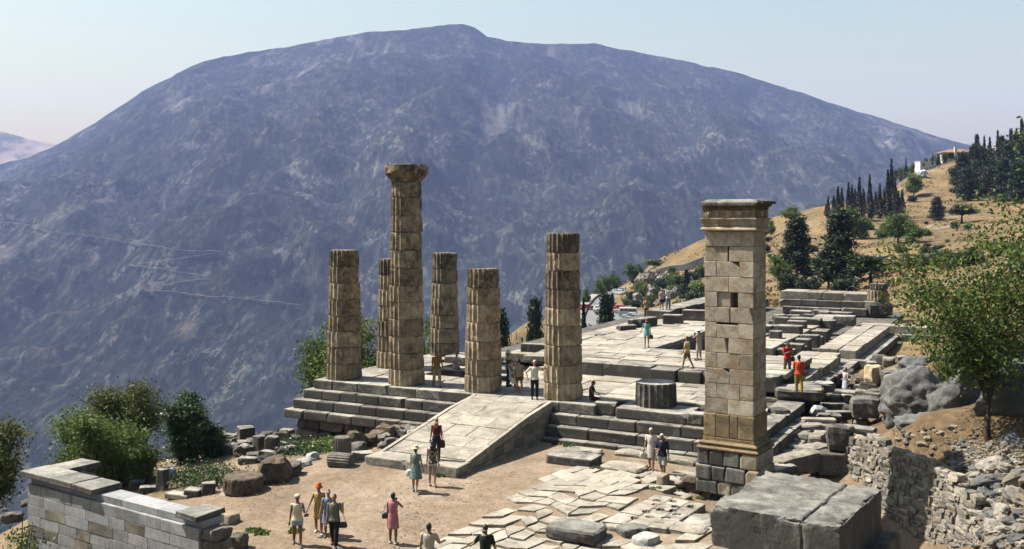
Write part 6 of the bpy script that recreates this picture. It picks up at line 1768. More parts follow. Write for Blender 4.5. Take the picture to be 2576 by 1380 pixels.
def box_me(x0, x1, y0, y1, z0, z1, bev=0.0):
    bm = bmesh.new(); bmesh.ops.create_cube(bm, size=1.0)
    for v in bm.verts: v.co = Vector(((x0 + x1) / 2 + v.co.x * (x1 - x0), (y0 + y1) / 2 + v.co.y * (y1 - y0), (z0 + z1) / 2 + v.co.z * (z1 - z0)))
    if bev: bmesh.ops.bevel(bm, geom=list(bm.edges), offset=bev, segments=2, affect='EDGES')
    return bm_mesh(bm)
def quad_me(pts): return mesh_from(pts, [tuple(range(len(pts)))])
def solid_quad(pts, n, t=0.02):
    n = Vector(n); a = [Vector(p) for p in pts]; b_ = [p + n * t for p in a]; k = len(a)
    return mesh_from(a + b_, [tuple(range(k, 2 * k))] + [(i, (i + 1) % k, k + (i + 1) % k, k + i) for i in range(k)])
def car(name, label, px, py, heading, color, bus=False, group='cars parked below the temple', cat='car'):
    p = P(px, py, RZ)
    c_ = thing(name, label, cat, (p.x, p.y, RZ), heading, group)
    Wd = 1.62 if not bus else 1.75
    mobj('body', car_body(4.1, Wd, BUS if bus else CAR), paint(color), c_)
    if bus:
        for s in (-1, 1):
            y = s * (Wd / 2 - 0.10)
            for k in range(4):
                x0 = -1.85 + k * 0.9
                mobj('side_window', box_me(x0, x0 + 0.78, y - 0.13, y + 0.13 if s < 0 else y + 0.13, 1.28, 1.72, 0.03), M['glass_dark'], c_)
        mobj('windscreen', solid_quad([(2.08, -0.62, 1.2), (2.08, 0.62, 1.2), (1.88, 0.58, 1.84), (1.88, -0.58, 1.84)], (0.95, 0, 0.3), 0.03), M['glass_dark'], c_)
        mobj('rear_window', solid_quad([(-2.12, 0.55, 1.3), (-2.12, -0.55, 1.3), (-2.1, -0.55, 1.7), (-2.1, 0.55, 1.7)], (-1, 0, 0), 0.03), M['glass_dark'], c_)
    else:
        for s in (-1, 1):
            y = s * (Wd / 2 - 0.055)
            for (x0, x1, x2, x3) in ((-1.25, -0.3, -0.3, -0.9), (-0.22, 0.8, 0.48, -0.22)):
                mobj('side_window', solid_quad([(x0, y, 0.98), (x1, y, 0.98), (x2, y - s * 0.06, 1.3), (x3, y - s * 0.06, 1.3)], (0, s, 0.15), 0.02), M['glass_dark'], c_)
        mobj('windscreen', solid_quad([(0.98, -0.62, 0.95), (0.98, 0.62, 0.95), (0.6, 0.55, 1.32), (0.6, -0.55, 1.32)], (0.7, 0, 0.6), 0.02), M['glass_dark'], c_)
        mobj('rear_window', solid_quad([(-1.46, 0.6, 1.0), (-1.46, -0.6, 1.0), (-1.0, -0.55, 1.34), (-1.0, 0.55, 1.34)], (-0.6, 0, 0.7), 0.02), M['glass_dark'], c_)
    for sx in (-1.25, 1.28):
        for s in (-1, 1):
            w_ = mobj('wheel', tyre_me, M['tyre'], c_, (sx, s * (Wd / 2 - 0.09), 0.31))
            mobj('rim', rim_me, M['chrome'], w_)
    for s in (-1, 1):
        mobj('headlight', wheel_mesh(0.09, 0.06, 12), M['chrome'], c_, (2.05, s * 0.55, 0.68), pi / 2)
    mobj('bumper', box_me(2.02, 2.14, -0.75, 0.75, 0.38, 0.5, 0.03), M['chrome'], c_)
    mobj('bumper', box_me(-2.14, -2.02, -0.75, 0.75, 0.38, 0.5, 0.03), M['chrome'], c_)
    return c_
car('parked_car', 'small red car at the bend beside the tall column', 1473, 779, 0.5, (0.45, 0.03, 0.05))
car('moving_car', 'white car driving on the road at the bend', 1505, 783, 1.25, (0.7, 0.7, 0.66), group='cars on the road')
car('parked_car', 'red car behind the white minibus', 1559, 781, 2.9, (0.5, 0.04, 0.03))
car('parked_car', 'white car between the red car and the minibus', 1566, 787, 2.9, (0.66, 0.68, 0.68))
car('parked_minibus', 'white minibus with dark side windows in the car park', 1579, 795, 2.95, (0.7, 0.69, 0.62), True, cat='minibus')
car('parked_car', 'pale car next to the white minibus', 1588, 802, 2.85, (0.6, 0.62, 0.62))
car('parked_car', 'blue-grey car in the row beside the minibus', 1597, 806, 2.85, (0.30, 0.36, 0.40))
car('parked_car', 'cream car near the end of the parked row', 1602, 811, 2.85, (0.62, 0.6, 0.5))
car('parked_car', 'pale green car at the end of the parked row', 1610, 815, 2.85, (0.5, 0.6, 0.55))
car('parked_car', 'white car parked by the cliff along the road', 1558, 740, 2.4, (0.66, 0.68, 0.7), group='cars on the road')
car('parked_car', 'blue car with roof load parked by the cliff along the road', 1567, 735, 2.4, (0.25, 0.38, 0.5), group='cars on the road')

# cliff above the road
rc = random.Random(77)
for i in range(30):
    px, py = rc.uniform(1590, 1765), rc.uniform(690, 772)
    if py < 705 - (px - 1600) * 0.2: py += 25
    q = ray_ground(px, py, 150, 400)
    s = rc.uniform(0.5, 1.4)
    o = mobj('cliff_rock', rock_mesh(s * 1.3, s, s * rc.uniform(0.8, 1.4), 800 + i, sub=3, rough=0.4, flat=5), M['rubble'], None, q - Vector((0, 0, s * 0.4)), rc.uniform(0, 6), 0.45)
    tag(o, 'pale limestone crag on the scrubby cliff above the road', 'rock', 'crags on the cliff above the road')
for i, (px, py, s) in enumerate(((1617, 725, 2.6), (1640, 715, 2.4), (1668, 725, 2.2), (1640, 748, 1.6), (1745, 758, 1.5), (1700, 750, 1.5))):
    q = ray_ground(px, py, 150, 400)
    o = mobj('cliff_rock', rock_mesh(s * 1.2, s, s * 1.35, 860 + i, sub=4, rough=0.42, flat=6), M['rubble'], None, q - Vector((0, 0, s * 0.3)), rc.uniform(0, 6), 0.5)
    tag(o, ['largest grey crag at the foot of the cliff by the road', 'tall grey crag under the round cliff-top tree', 'broken grey crag in the middle of the cliff', 'grey crag behind the man with the camera', 'grey crag beside the single dark cypress', 'low grey crag behind the couple on the wall'][i], 'rock', 'crags on the cliff above the road')
tp = smooth_line([ray_ground(a, b_, 250, 360) + Vector((0, 0, 0)) for a, b_ in ((1650, 690), (1690, 682), (1730, 675), (1770, 660))], 4)
vs, fs = [], []
for i, p in enumerate(tp):
    k = mnoise.noise(p * 0.2) * 0.4
    for (dy, z) in ((-0.6, -1.5), (-0.4, 1.7 + k), (0.4, 1.8 + k), (0.4, -1.5)): vs.append(p + Vector((0, dy, z)))
    if i:
        for e in range(3): fs.append((4 * i - 4 + e, 4 * i + e, 4 * i + e + 1, 4 * i - 3 + e))
tag(mobj('terrace_wall', mesh_from(vs, fs), M['boulder'], col=0.3), 'grey dry-stone terrace wall along the top of the cliff', 'wall')
for i in range(60):
    px, py = rc.uniform(1780, 2420), rc.uniform(450, 690)
    q = ray_ground(px, py, 130, 420)
    if q.y > 400: continue
    s = rc.uniform(0.25, 0.8)
    tag(mobj('field_stone', bank[i % 10], None, None, q, i), 'pale stone lying in the dry hillside grass', 'rock', 'stones on the dry hillside').scale = (s * 3, s * 2, s * 1.5)

# houses on the skyline
def house(name, label, px, Y, w, d, h, roof_h, rot, roofm, windows, hip=True, chimney=None, zoff=0.0, over=0.5):
    x = (px - CX) / F_PX * Y
    z = T(x, Y) - 0.6 + zoff
    t_ = thing(name, label, 'house', (x, Y, z), rot, 'white houses on the hill')
    mobj('wall', box_me(-w / 2, w / 2, -d / 2, d / 2, -1.5, h), M['plaster'], t_)
    if roof_h > 0:
        a, b_ = w / 2 + over, d / 2 + over
        rx0 = a - b_ if hip else a
        vs = [(-a, -b_, h), (a, -b_, h), (a, b_, h), (-a, b_, h), (-rx0, 0, h + roof_h), (rx0, 0, h + roof_h), (-a, -b_, h - 0.18), (a, -b_, h - 0.18), (a, b_, h - 0.18), (-a, b_, h - 0.18)]
        fs = [(0, 1, 5, 4), (1, 2, 5), (2, 3, 4, 5), (3, 0, 4), (6, 7, 1, 0), (7, 8, 2, 1), (8, 9, 3, 2), (9, 6, 0, 3), (9, 8, 7, 6)]
        ro_ = mobj('roof', mesh_from(vs, fs), roofm, t_)
        if chimney: mobj('chimney', box_me(chimney - 0.5, chimney + 0.5, -d / 2 - 0.9, -d / 2 + 0.1, -1.0, h + roof_h + 0.6, 0.05), M['plaster'], ro_)
    else:
        mobj('roof_slab', box_me(-w / 2 - 0.15, w / 2 + 0.15, -d / 2 - 0.15, d / 2 + 0.15, h, h + 0.2, 0.03), M['plaster'], t_)
    for (wx, wz, ww, wh) in windows:
        o = mobj('window', box_me(wx - ww / 2, wx + ww / 2, -d / 2 - 0.06, -d / 2 + 0.05, wz - wh / 2, wz + wh / 2), M['glass_dark'], t_)
        mobj('frame', box_me(wx - ww / 2 - 0.1, wx + ww / 2 + 0.1, -d / 2 - 0.04, -d / 2 + 0.06, wz - wh / 2 - 0.1, wz - wh / 2, 0.01), M['plaster'], o)
    return t_
house('hill_house', 'white house with red hipped roof and chimney among the hilltop trees', 2405, 388, 12.5, 8.0, 2.6, 1.5, -0.1, M['roof'], [(-4.2, 1.5, 1.2, 1.1), (2.6, 1.5, 1.2, 1.1), (4.6, 1.5, 1.2, 1.1)], chimney=-1.6)
house('garden_house', 'low white flat-roofed building below the red-roofed house', 2322, 366, 4.2, 4.0, 2.4, 0, 0.1, None, [(-0.8, 1.3, 0.8, 0.8)])
house('garden_house', 'small white shed beside the low flat-roofed building', 2342, 374, 4.0, 3.0, 1.7, 0, 0.1, None, [(0.8, 1.0, 0.7, 0.7)])
house('hill_house', 'house with tan roof half hidden by the pine wood', 2546, 388, 9.5, 7.0, 2.0, 1.4, 0.15, M['roof_tan'], [(-2.0, 1.1, 1.0, 0.9)], zoff=0.6)
q = ray_ground(2320, 440, 250, 400)
tag(mobj('white_tarpaulin', rock_mesh(2.2, 1.2, 1.1, 990, sub=3, rough=0.5, flat=4), M['white_cloth'], None, q - Vector((0, 0, 0.3)), 0.2), 'crumpled white sheet lying on the upper slope by the dark round tree', 'sheet')
# ================================================================ people
class Prim:
    "closed primitives that are fused into one skin"
    def __init__(s): s.v = []; s.f = []
    def ring_tube(s, rings, cap=True):
        "rings: (centre, x axis, y axis, rx, ry)"
        n = 14; b0 = len(s.v)
        for (c, x, y, rx, ry) in rings:
            for i in range(n):
                a = 2 * pi * i / n
                s.v.append(c + x * (cos(a) * rx) + y * (sin(a) * ry))
        for j in range(len(rings) - 1):
            for i in range(n):
                s.f.append((b0 + j * n + i, b0 + j * n + (i + 1) % n, b0 + (j + 1) * n + (i + 1) % n, b0 + (j + 1) * n + i))
        s.f.append(tuple(b0 + i for i in range(n))[::-1]); s.f.append(tuple(b0 + (len(rings) - 1) * n + i for i in range(n)))
    def limb(s, pts, round_ends=True):
        "pts: [(point, radius)]"
        rings = []
        for k, (p, r) in enumerate(pts):
            d = (pts[min(k + 1, len(pts) - 1)][0] - pts[max(k - 1, 0)][0]).normalized()
            x = d.cross(Vector((0, 1, 0.01))).normalized() if abs(d.y) < 0.95 else d.cross(Vector((1, 0, 0))).normalized()
            y = d.cross(x)
            if round_ends and k == 0: rings += [(p - d * r * 0.95, x, y, r * 0.25, r * 0.25), (p - d * r * 0.6, x, y, r * 0.78, r * 0.78)]
            rings.append((p, x, y, r, r))
            if round_ends and k == len(pts) - 1: rings += [(p + d * r * 0.6, x, y, r * 0.78, r * 0.78), (p + d * r * 0.95, x, y, r * 0.25, r * 0.25)]
        s.ring_tube(rings)
    def ball(s, c, rx, ry, rz, M3=None):
        rings = []
        X, Y_, Z = (Vector((1, 0, 0)), Vector((0, 1, 0)), Vector((0, 0, 1))) if M3 is None else (M3.col[0], M3.col[1], M3.col[2])
        for k in range(9):
            a = -pi / 2 + pi * (k + 0.5) / 9
            rings.append((c + Z * (sin(a) * rz), X, Y_, cos(a) * rx, cos(a) * ry))
        s.ring_tube(rings)
    def mesh(s): return mesh_from(s.v, s.f)
JOBS = []
def skin(prim, voxel, smooth=3, ratio=0.5):
    o = bpy.data.objects.new('tmp', prim.mesh()); COL.objects.link(o)
    m_ = o.modifiers.new('r', 'REMESH'); m_.mode = 'VOXEL'; m_.voxel_size = voxel; m_.use_smooth_shade = True
    m_ = o.modifiers.new('s', 'SMOOTH'); m_.factor = 0.5; m_.iterations = smooth
    m_ = o.modifiers.new('d', 'DECIMATE'); m_.ratio = ratio
    return o
CLOTH = {}
def cloth(c, pattern=None, key=None):
    k = (tuple(c), str(pattern))
    if k in CLOTH: return CLOTH[k]
    m, nt, b = new_mat('cloth'); tc = nt.nodes.new('ShaderNodeTexCoord'); ob_ = tc.outputs['Object']
    b.inputs['Roughness'].default_value = 0.9
    fold = noise_n(nt, ob_, 9.0, 4, 0.6)
    col_ = mixc(nt, 0.35, c, ramp(nt, fold, [(0.3, 0.7), (0.7, 1.15)]), 'MULTIPLY')
    if pattern and pattern[0] == 'floral':
        vo = nd(nt, 'ShaderNodeTexVoronoi', feature='F1'); vo.inputs['Scale'].default_value = pattern[2]; nt.links.new(ob_, vo.inputs['Vector'])
        sc_ = nd(nt, 'ShaderNodeSeparateColor'); nt.links.new(vo.outputs['Color'], sc_.inputs[0])
        cr = ramp(nt, sc_.outputs[0], [(i / max(1, len(pattern[1]) - 1), q) for i, q in enumerate(pattern[1])])
        cr.node.color_ramp.interpolation = 'CONSTANT'
        col_ = mixc(nt, ramp(nt, vo.outputs['Distance'], [(0.25, 0.9), (0.55, 0.25)]), col_, cr)
    if pattern and pattern[0] in ('stripe', 'band'):
        wv = nd(nt, 'ShaderNodeTexWave'); wv.bands_direction = 'X' if pattern[0] == 'stripe' else 'Z'
        wv.inputs['Scale'].default_value = pattern[2]; nt.links.new(ob_, wv.inputs['Vector'])
        col_ = mixc(nt, ramp(nt, wv.outputs['Fac'], [(0.42, 0.0), (0.55, 1.0)]), col_, pattern[1][0])
    nt.links.new(col_, b.inputs['Base Color'])
    bump_n(nt, b, fold, 0.35, 0.02)
    CLOTH[k] = m
    return m
SKIN = [flat_mat('skin_tan', (0.36, 0.20, 0.125), 0.6, 0.08, 6.0, 0.3), flat_mat('skin_dark_tan', (0.22, 0.115, 0.07), 0.6, 0.08, 6.0, 0.3), flat_mat('skin_fair', (0.46, 0.28, 0.19), 0.6, 0.08, 6.0, 0.3)]
HAIR = {'black': flat_mat('black_hair', (0.015, 0.012, 0.01), 0.5, 0.3, 30), 'brown': flat_mat('brown_hair', (0.06, 0.03, 0.016), 0.5, 0.4, 30), 'blond': flat_mat('blond_hair', (0.36, 0.20, 0.08), 0.5, 0.4, 30), 'white': flat_mat('white_hair', (0.7, 0.68, 0.64), 0.6, 0.2, 30), 'auburn': flat_mat('auburn_hair', (0.13, 0.05, 0.02), 0.5, 0.4, 30)}
M['eye'] = flat_mat('eye_dark', (0.02, 0.015, 0.012), 0.3, 0.1)
M['lips'] = flat_mat('lips', (0.30, 0.09, 0.08), 0.5, 0.1)

def person(label, loc, face, H=1.68, woman=False, skin_i=0, hair='brown', hair_len=0, legs=((8, 5), (-8, 10)), arms=((5, 10, 12), (5, 10, 12)), lean=0, side_lean=0, head=(0, 0),
           top=None, sleeve=0.4, bottom='trousers', bcol=None, hem=None, shoe=(0.05, 0.04, 0.03), hat=None, group='visitors among the ruins', voxel=0.0125, flare=1.0, seat=None, legs_out=(0.03, 0.03), bare_mid=False):
    """legs: (thigh forward, knee bend) in degrees for the left and right leg; arms: (forward, sideways, elbow bend[, inward]) for left and right.
    The figure looks along -y before it is turned by face degrees."""
    t_ = thing('person', label, 'person', loc, radians(face), group)
    wf = 0.93 if woman else 1.0
    hipw = 0.052 * H; hz = 0.515 * H
    J = {}
    for i, s in ((0, 1), (1, -1)):
        a, kb = radians(legs[i][0]), radians(legs[i][1])
        o_ = legs_out[i]
        hip = Vector((s * hipw, 0, hz))
        d1 = Vector((s * o_, -sin(a), -cos(a))).normalized(); kn = hip + d1 * 0.248 * H
        d2 = Vector((s * o_ * 0.3, -sin(a - kb), -cos(a - kb))).normalized(); an = kn + d2 * 0.228 * H
        J[i] = [hip, kn, an, d2]
    low = min(J[0][2].z, J[1][2].z) if seat is None else hz - seat - 0.0
    dz = (0.042 * H - low) if seat is None else (seat + 0.07 * H - hz)
    sh = Vector((0, 0, dz))
    for i in (0, 1): J[i] = [J[i][0] + sh, J[i][1] + sh, J[i][2] + sh, J[i][3]]
    hipc = Vector((0, 0, hz)) + sh
    R = Matrix.Rotation(radians(lean), 3, 'X') @ Matrix.Rotation(radians(side_lean), 3, 'Y')
    def ub(x, y, z): return hipc + R @ Vector((x, y, z - hz))
    X, Y_ = R @ Vector((1, 0, 0)), R @ Vector((0, 1, 0))
    def torso(inf=0.0, z0=0.47, z1=0.86, low_r=None):
        prof = [(0.465, .070, .052), (0.52, .098 if woman else .092, .066), (0.56, .092 if woman else .088, .064), (0.62, .076 if woman else .082, .056), (0.70, .088 * wf, .066 if not woman else .07), (0.76, .098 * wf, .066), (0.80, .100 * wf, .056), (0.825, .066, .046), (0.845, .036, .037), (0.875, .031, .034)]
        out = []
        for z, rx, ry in prof:
            if z0 - 1e-6 <= z <= z1 + 1e-6: out.append((ub(0, 0.004 * H, z * H), X, Y_, rx * H + inf, ry * H + inf))
        return out
    b = Prim()
    b.ring_tube(torso())
    A = {}
    for i, s in ((0, 1), (1, -1)):
        ar = list(arms[i]) + [0] * (4 - len(arms[i]))
        fw, ab, el, inn = map(radians, ar)
        S = ub(s * 0.106 * wf * H, 0.004 * H, 0.803 * H)
        d1 = R @ Vector((s * sin(ab), -sin(fw) * cos(ab), -cos(fw) * cos(ab)))
        E_ = S + d1 * 0.172 * H
        d2 = R @ Vector((s * sin(ab - inn), -sin(fw + el) * cos(ab - inn), -cos(fw + el) * cos(ab - inn)))
        Wr = E_ + d2 * 0.145 * H
        A[i] = (S, E_, Wr, d2)
        k = 0.88 if woman else 1.0
        b.limb([(S, .031 * H * k), ((S + E_) / 2, .027 * H * k), (E_, .022 * H * k), (E_ + (Wr - E_) * 0.35, .021 * H * k), (Wr, .0145 * H * k)])
        b.ball(Wr + d2 * 0.032 * H, .018 * H, .018 * H, .026 * H)
    for i in (0, 1):
        hip, kn, an, d2 = J[i]
        k = 1.05 if woman else 1.0
        b.limb([(hip, .052 * H * k), (hip + (kn - hip) * 0.4, .046 * H * k), (kn, .031 * H), (kn + (an - kn) * 0.3, .033 * H), (an, .0195 * H)])
        fwd = Vector((0.12 * (1 if i == 0 else -1), -1, 0)).normalized()
        b.limb([(an + Vector((0, 0.018 * H, -0.018 * H)), .022 * H), (an + fwd * 0.05 * H + Vector((0, 0, -0.02 * H)), .022 * H), (an + fwd * 0.095 * H + Vector((0, 0, -0.027 * H)), .0155 * H)])
        J[i].append(fwd)
    RH = R @ Matrix.Rotation(radians(head[1]), 3, 'Z') @ Matrix.Rotation(radians(head[0]), 3, 'X')
    nk = ub(0, 0.0, 0.865 * H)
    def hd(x, y, z): return nk + RH @ Vector((x * H, y * H, z * H))
    b.limb([(ub(0, 0.004 * H, 0.84 * H), .032 * H), (hd(0, 0.0, 0.03), .030 * H)])
    b.ball(hd(0, -0.004, 0.078), .043 * H, .053 * H, .058 * H, RH)
    b.ball(hd(0, -0.018, 0.045), .034 * H, .040 * H, .036 * H, RH)       # jaw
    b.ball(hd(0, -0.060, 0.062), .008 * H, .012 * H, .013 * H, RH)       # nose
    for s in (-1, 1): b.ball(hd(s * 0.043, 0.004, 0.066), .006 * H, .011 * H, .017 * H, RH)
    bo = skin(b, voxel, 2, 0.55)
    fingers = []
    for i, s in ((0, 1), (1, -1)):
        S, E_, Wr, d2 = A[i]
        side = d2.cross(Vector((0, 0, 1)) if abs(d2.z) < 0.9 else Vector((0, 1, 0))).normalized()
        pal = d2.cross(side).normalized()
        for f in range(4):
            p0 = Wr + d2 * 0.05 * H + side * ((f - 1.5) * 0.0085 * H)
            L = (0.036, 0.042, 0.039, 0.031)[f] * H
            p1 = p0 + (d2 + pal * 0.25).normalized() * L * 0.5; p2 = p1 + (d2 + pal * 0.9).normalized() * L * 0.5
            fingers.append([(p0 - d2 * 0.01 * H, .0052 * H), (p1, .005 * H), (p2, .0038 * H)])
        p0 = Wr + d2 * 0.022 * H + side * (s * 0.014 * H)
        fingers.append([(p0, .0062 * H), (p0 + (d2 * 0.6 + side * s * 0.7).normalized() * 0.022 * H, .0055 * H), (p0 + (d2 * 0.9 + side * s * 0.5).normalized() * 0.04 * H, .004 * H)])
    JOBS.append((bo, t_, 'body', SKIN[skin_i], fingers))
    # ---- clothes
    cl = []
    dress = bottom == 'dress'
    if top is not None:
        p = Prim(); inf = 0.017 * H / 1.68
        z0 = 0.60 if bare_mid else 0.52
        rings = torso(inf, 0.56 if not bare_mid else 0.62, 0.825)
        if not bare_mid and not dress: rings = [(ub(0, 0.004 * H, 0.50 * H), X, Y_, .110 * H + inf, .080 * H + inf), (ub(0, 0.004 * H, 0.53 * H), X, Y_, .105 * H + inf, .075 * H + inf)] + rings
        if dress:
            hz_ = hem * H
            mid = (J[0][1] + J[1][1]) / 2 if seat is None else None
            if seat is None:
                down = [(Vector((hipc.x, hipc.y + 0.01, hipc.z - (0.515 - z) * H)), Vector((1, 0, 0)), Vector((0, 1, 0)), (.098 + (0.53 - z) * 0.13 * flare) * H + inf, (.070 + (0.53 - z) * 0.16 * flare) * H + inf) for z in (hem, hem + (0.5 - hem) * 0.5, 0.5)]
                rings = down + rings
            else:
                kn = (J[0][1] + J[1][1]) / 2
                p.ring_tube([(hipc + (kn - hipc) * t, Vector((1, 0, 0)), Vector((0, 0.2, 1)).normalized(), .098 * H + inf, .062 * H + inf) for t in (0.0, 0.5, 1.02)])
        p.ring_tube(rings)
        for i in (0, 1):
            S, E_, Wr, d2 = A[i]
            if sleeve > 0:
                e = S + (E_ - S) * min(1, sleeve * 2) if sleeve <= 0.5 else E_ + (Wr - E_) * (sleeve - 0.5) * 2
                pts = [(S, .036 * H), (S + (E_ - S) * min(1, sleeve * 2), .034 * H)]
                if sleeve > 0.5: pts.append((e, .026 * H))
                p.limb([(S - (E_ - S).normalized() * 0.02, .034 * H)] + pts[1:], False)
                p.ball(S, .037 * H, .037 * H, .037 * H)
            else:
                p.ball(S + Vector((0, 0, 0.004 * H)), .030 * H, .034 * H, .028 * H)
        cl.append((skin(p, voxel, 2, 0.5), 'dress' if dress else 'shirt', top))
    if bottom in ('trousers', 'shorts', 'skirt'):
        p = Prim(); inf = 0.008
        p.ring_tube([(ub(0, 0.004 * H, z * H), X, Y_, rx * H + inf, ry * H + inf) for z, rx, ry in (((0.47, .088, .066), (0.52, .094, .066), (0.55, .086, .060)) if not bare_mid else ((0.47, .088, .066), (0.52, .098, .07), (0.565, .093, .068), (0.60, .083, .062)))])
        if bottom == 'skirt':
            p.ring_tube([(Vector((hipc.x, hipc.y, hipc.z - (0.515 - z) * H)), Vector((1, 0, 0)), Vector((0, 1, 0)), (.098 + (0.53 - z) * 0.12) * H + inf, (.07 + (0.53 - z) * 0.12) * H + inf) for z in (hem, 0.45, 0.52)])
        else:
            for i in (0, 1):
                hip, kn, an = J[i][:3]
                if bottom == 'trousers': p.limb([(hip, .060 * H), (kn, .044 * H), (an + (kn - an) * 0.05, .038 * H)], False)
                else:
                    e = hip + (kn - hip) * (hem if hem else 0.5)
                    p.limb([(hip, .061 * H), (e, .056 * H)], False)
        cl.append((skin(p, voxel, 2, 0.5), bottom, bcol))
    for o_, nm, c_ in cl: JOBS.append((o_, t_, nm, c_, None))
    for i in (0, 1):
        an, fwd = J[i][2], J[i][4]
        p = Prim()
        p.limb([(an + Vector((0, 0.02 * H, -0.022 * H)), .025 * H), (an + fwd * 0.05 * H + Vector((0, 0, -0.024 * H)), .026 * H), (an + fwd * 0.10 * H + Vector((0, 0, -0.029 * H)), .018 * H)])
        JOBS.append((skin(p, 0.012, 1, 0.6), t_, 'shoe', cloth(shoe), None))
    # ---- hair and hat
    p = Prim()
    p.ball(hd(0, 0.008, 0.086), .0475 * H, .052 * H, .056 * H, RH)
    p.ball(hd(0, 0.024, 0.064), .044 * H, .036 * H, .045 * H, RH)
    if hair_len > 0:
        n_ = [(hd(0, 0.034, 0.06), RH.col[0], RH.col[1], .044 * H, .028 * H)]
        for k in range(1, 5):
            t = k / 4
            q = hd(0, 0.040, 0.06) + Vector((0, 0, -hair_len * H * t)) + (R @ Vector((0, 0.012 * H * (1 - t) + 0.02 * H, 0)))
            n_.append((q, RH.col[0], RH.col[1], (.046 + .012 * sin(pi * t) - 0.026 * t * t) * H, (.026 - .010 * t) * H))
        p.ring_tube(n_)
    JOBS.append((skin(p, 0.011, 2, 0.5), t_, 'hair', HAIR[hair], None))
    for s in (-1, 1):
        e = mesh_from([hd(s * 0.017 + dx * 0.0065, -0.0545, 0.078 + dz_ * 0.004) for dx, dz_ in ((-1, 0), (0, -1), (1, 0), (0, 1))] + [hd(s * 0.017, -0.0575, 0.078)], [(0, 1, 4), (1, 2, 4), (2, 3, 4), (3, 0, 4)])
        mobj('eye', e, M['eye'], t_)
    mobj('mouth', mesh_from([hd(dx * 0.013, -0.058 + abs(dx) * 0.008, 0.036 + dz_ * 0.004) for dx, dz_ in ((-1, 0), (0, -1), (1, 0), (0, 1))] + [hd(0, -0.0605, 0.036)], [(0, 1, 4), (1, 2, 4), (2, 3, 4), (3, 0, 4)]), M['lips'], t_)
    if hat:
        kind, hc = hat
        prof = {'brim': [(.098, .0), (.1, .004), (.064, .016), (.056, .02), (.053, .05), (.044, .066), (.02, .072), (0.0, .073)], 'wide': [(.128, -.006), (.13, -.002), (.07, .016), (.057, .02), (.05, .046), (.03, .058), (0.0, .06)],
                'bucket': [(.078, -.026), (.08, -.022), (.058, .012), (.055, .018), (.050, .056), (.036, .074), (0.0, .08)], 'cap': [(.052, -.004), (.056, .0), (.057, .016), (.05, .034), (.03, .045), (0.0, .047)], 'band': [(.053, -.014), (.0555, -.012), (.0555, .004), (.052, .006), (.05, .0)]}[kind]
        n = 24; vs = []; fs = []
        for (r_, z_) in prof:
            for a in range(n):
                ca, sa = cos(2 * pi * a / n), sin(2 * pi * a / n)
                wob = 0.004 * sin(a * 1.3) if r_ > 0.07 else 0
                vs.append(hd(r_ * ca, 0.004 + r_ * sa * 1.06, 0.095 + z_ + wob))
        for j in range(len(prof) - 1):
            for a in range(n): fs.append((j * n + a, j * n + (a + 1) % n, (j + 1) * n + (a + 1) % n, (j + 1) * n + a))
        ho = mobj('hat', mesh_from(vs, fs, smooth=True), cloth(hc), t_)
        sm = ho.modifiers.new('thick', 'SOLIDIFY'); sm.thickness = 0.008
    rot = Matrix.Rotation(radians(face), 3, 'Z')
    return {'hand_l': Vector(loc) + rot @ (A[0][2] + A[0][3] * 0.05 * H), 'hand_r': Vector(loc) + rot @ (A[1][2] + A[1][3] * 0.05 * H), 'face': Vector(loc) + rot @ hd(0, -0.10, 0.08), 'chest': Vector(loc) + rot @ ub(0, -0.1 * H, 0.72 * H),
            'hip_l': Vector(loc) + rot @ ub(0.13 * H, 0, 0.52 * H), 'hip_r': Vector(loc) + rot @ ub(-0.13 * H, 0, 0.52 * H), 'sh_l': Vector(loc) + rot @ ub(0.09 * H, 0, 0.83 * H), 'sh_r': Vector(loc) + rot @ ub(-0.09 * H, 0, 0.83 * H)}

M['leather'] = flat_mat('dark_leather', (0.03, 0.022, 0.018), 0.5, 0.2, 8, 0.4)
M['camera_black'] = flat_mat('camera_black', (0.02, 0.02, 0.022), 0.4, 0.1, 8, 0.5)
M['paper'] = flat_mat('paper', (0.7, 0.68, 0.62), 0.8, 0.05, 10)
def bag(label, at, w, h, d, mat, strap_to=None, rotz=0.0):
    "a soft bag whose handle reaches the hand or shoulder that carries it"
    t_ = thing('bag', label, 'bag', (at.x, at.y, at.z - h), rotz, 'bags carried by visitors')
    bm = bmesh.new(); bmesh.ops.create_uvsphere(bm, u_segments=14, v_segments=9, radius=0.5)
    for v in bm.verts:
        c = v.co * 2; L = (abs(c.x) ** 4 + abs(c.y) ** 4 + abs(c.z) ** 4) ** 0.25
        c = c / max(L, 1e-6)
        v.co = Vector((c.x * w / 2 * (1 + 0.12 * (-c.z)), c.y * d / 2, h * 0.42 + c.z * h * 0.42))
    mobj('pouch', bm_mesh(bm, smooth=True), mat, t_)
    top = Vector((0, 0, h)) if strap_to is None else (Matrix.Rotation(-rotz, 3, 'Z') @ (strap_to - Vector(t_.location)))
    a, b_ = Vector((-w * 0.35, 0, h * 0.75)), Vector((w * 0.35, 0, h * 0.75))
    mobj('strap', tubes_mesh([[(a, .008), (a * 0.4 + top * 0.6 + Vector((-.015, 0, 0)), .008), (top + Vector((0, 0, 0.02)), .008), (b_ * 0.4 + top * 0.6 + Vector((.015, 0, 0)), .008), (b_, .008)]], 5), mat, t_)
    return t_
def camera_thing(label, at, rotz):
    t_ = thing('photo_camera', label, 'camera', at, rotz, 'cameras held by visitors')
    mobj('camera_body', box_me(-.07, .07, -.025, .025, -.045, .045, 0.008), M['camera_black'], t_)
    w_ = mobj('lens', wheel_mesh(0.032, 0.07, 16), M['camera_black'], t_, (0, -0.05, -0.003))
    return t_
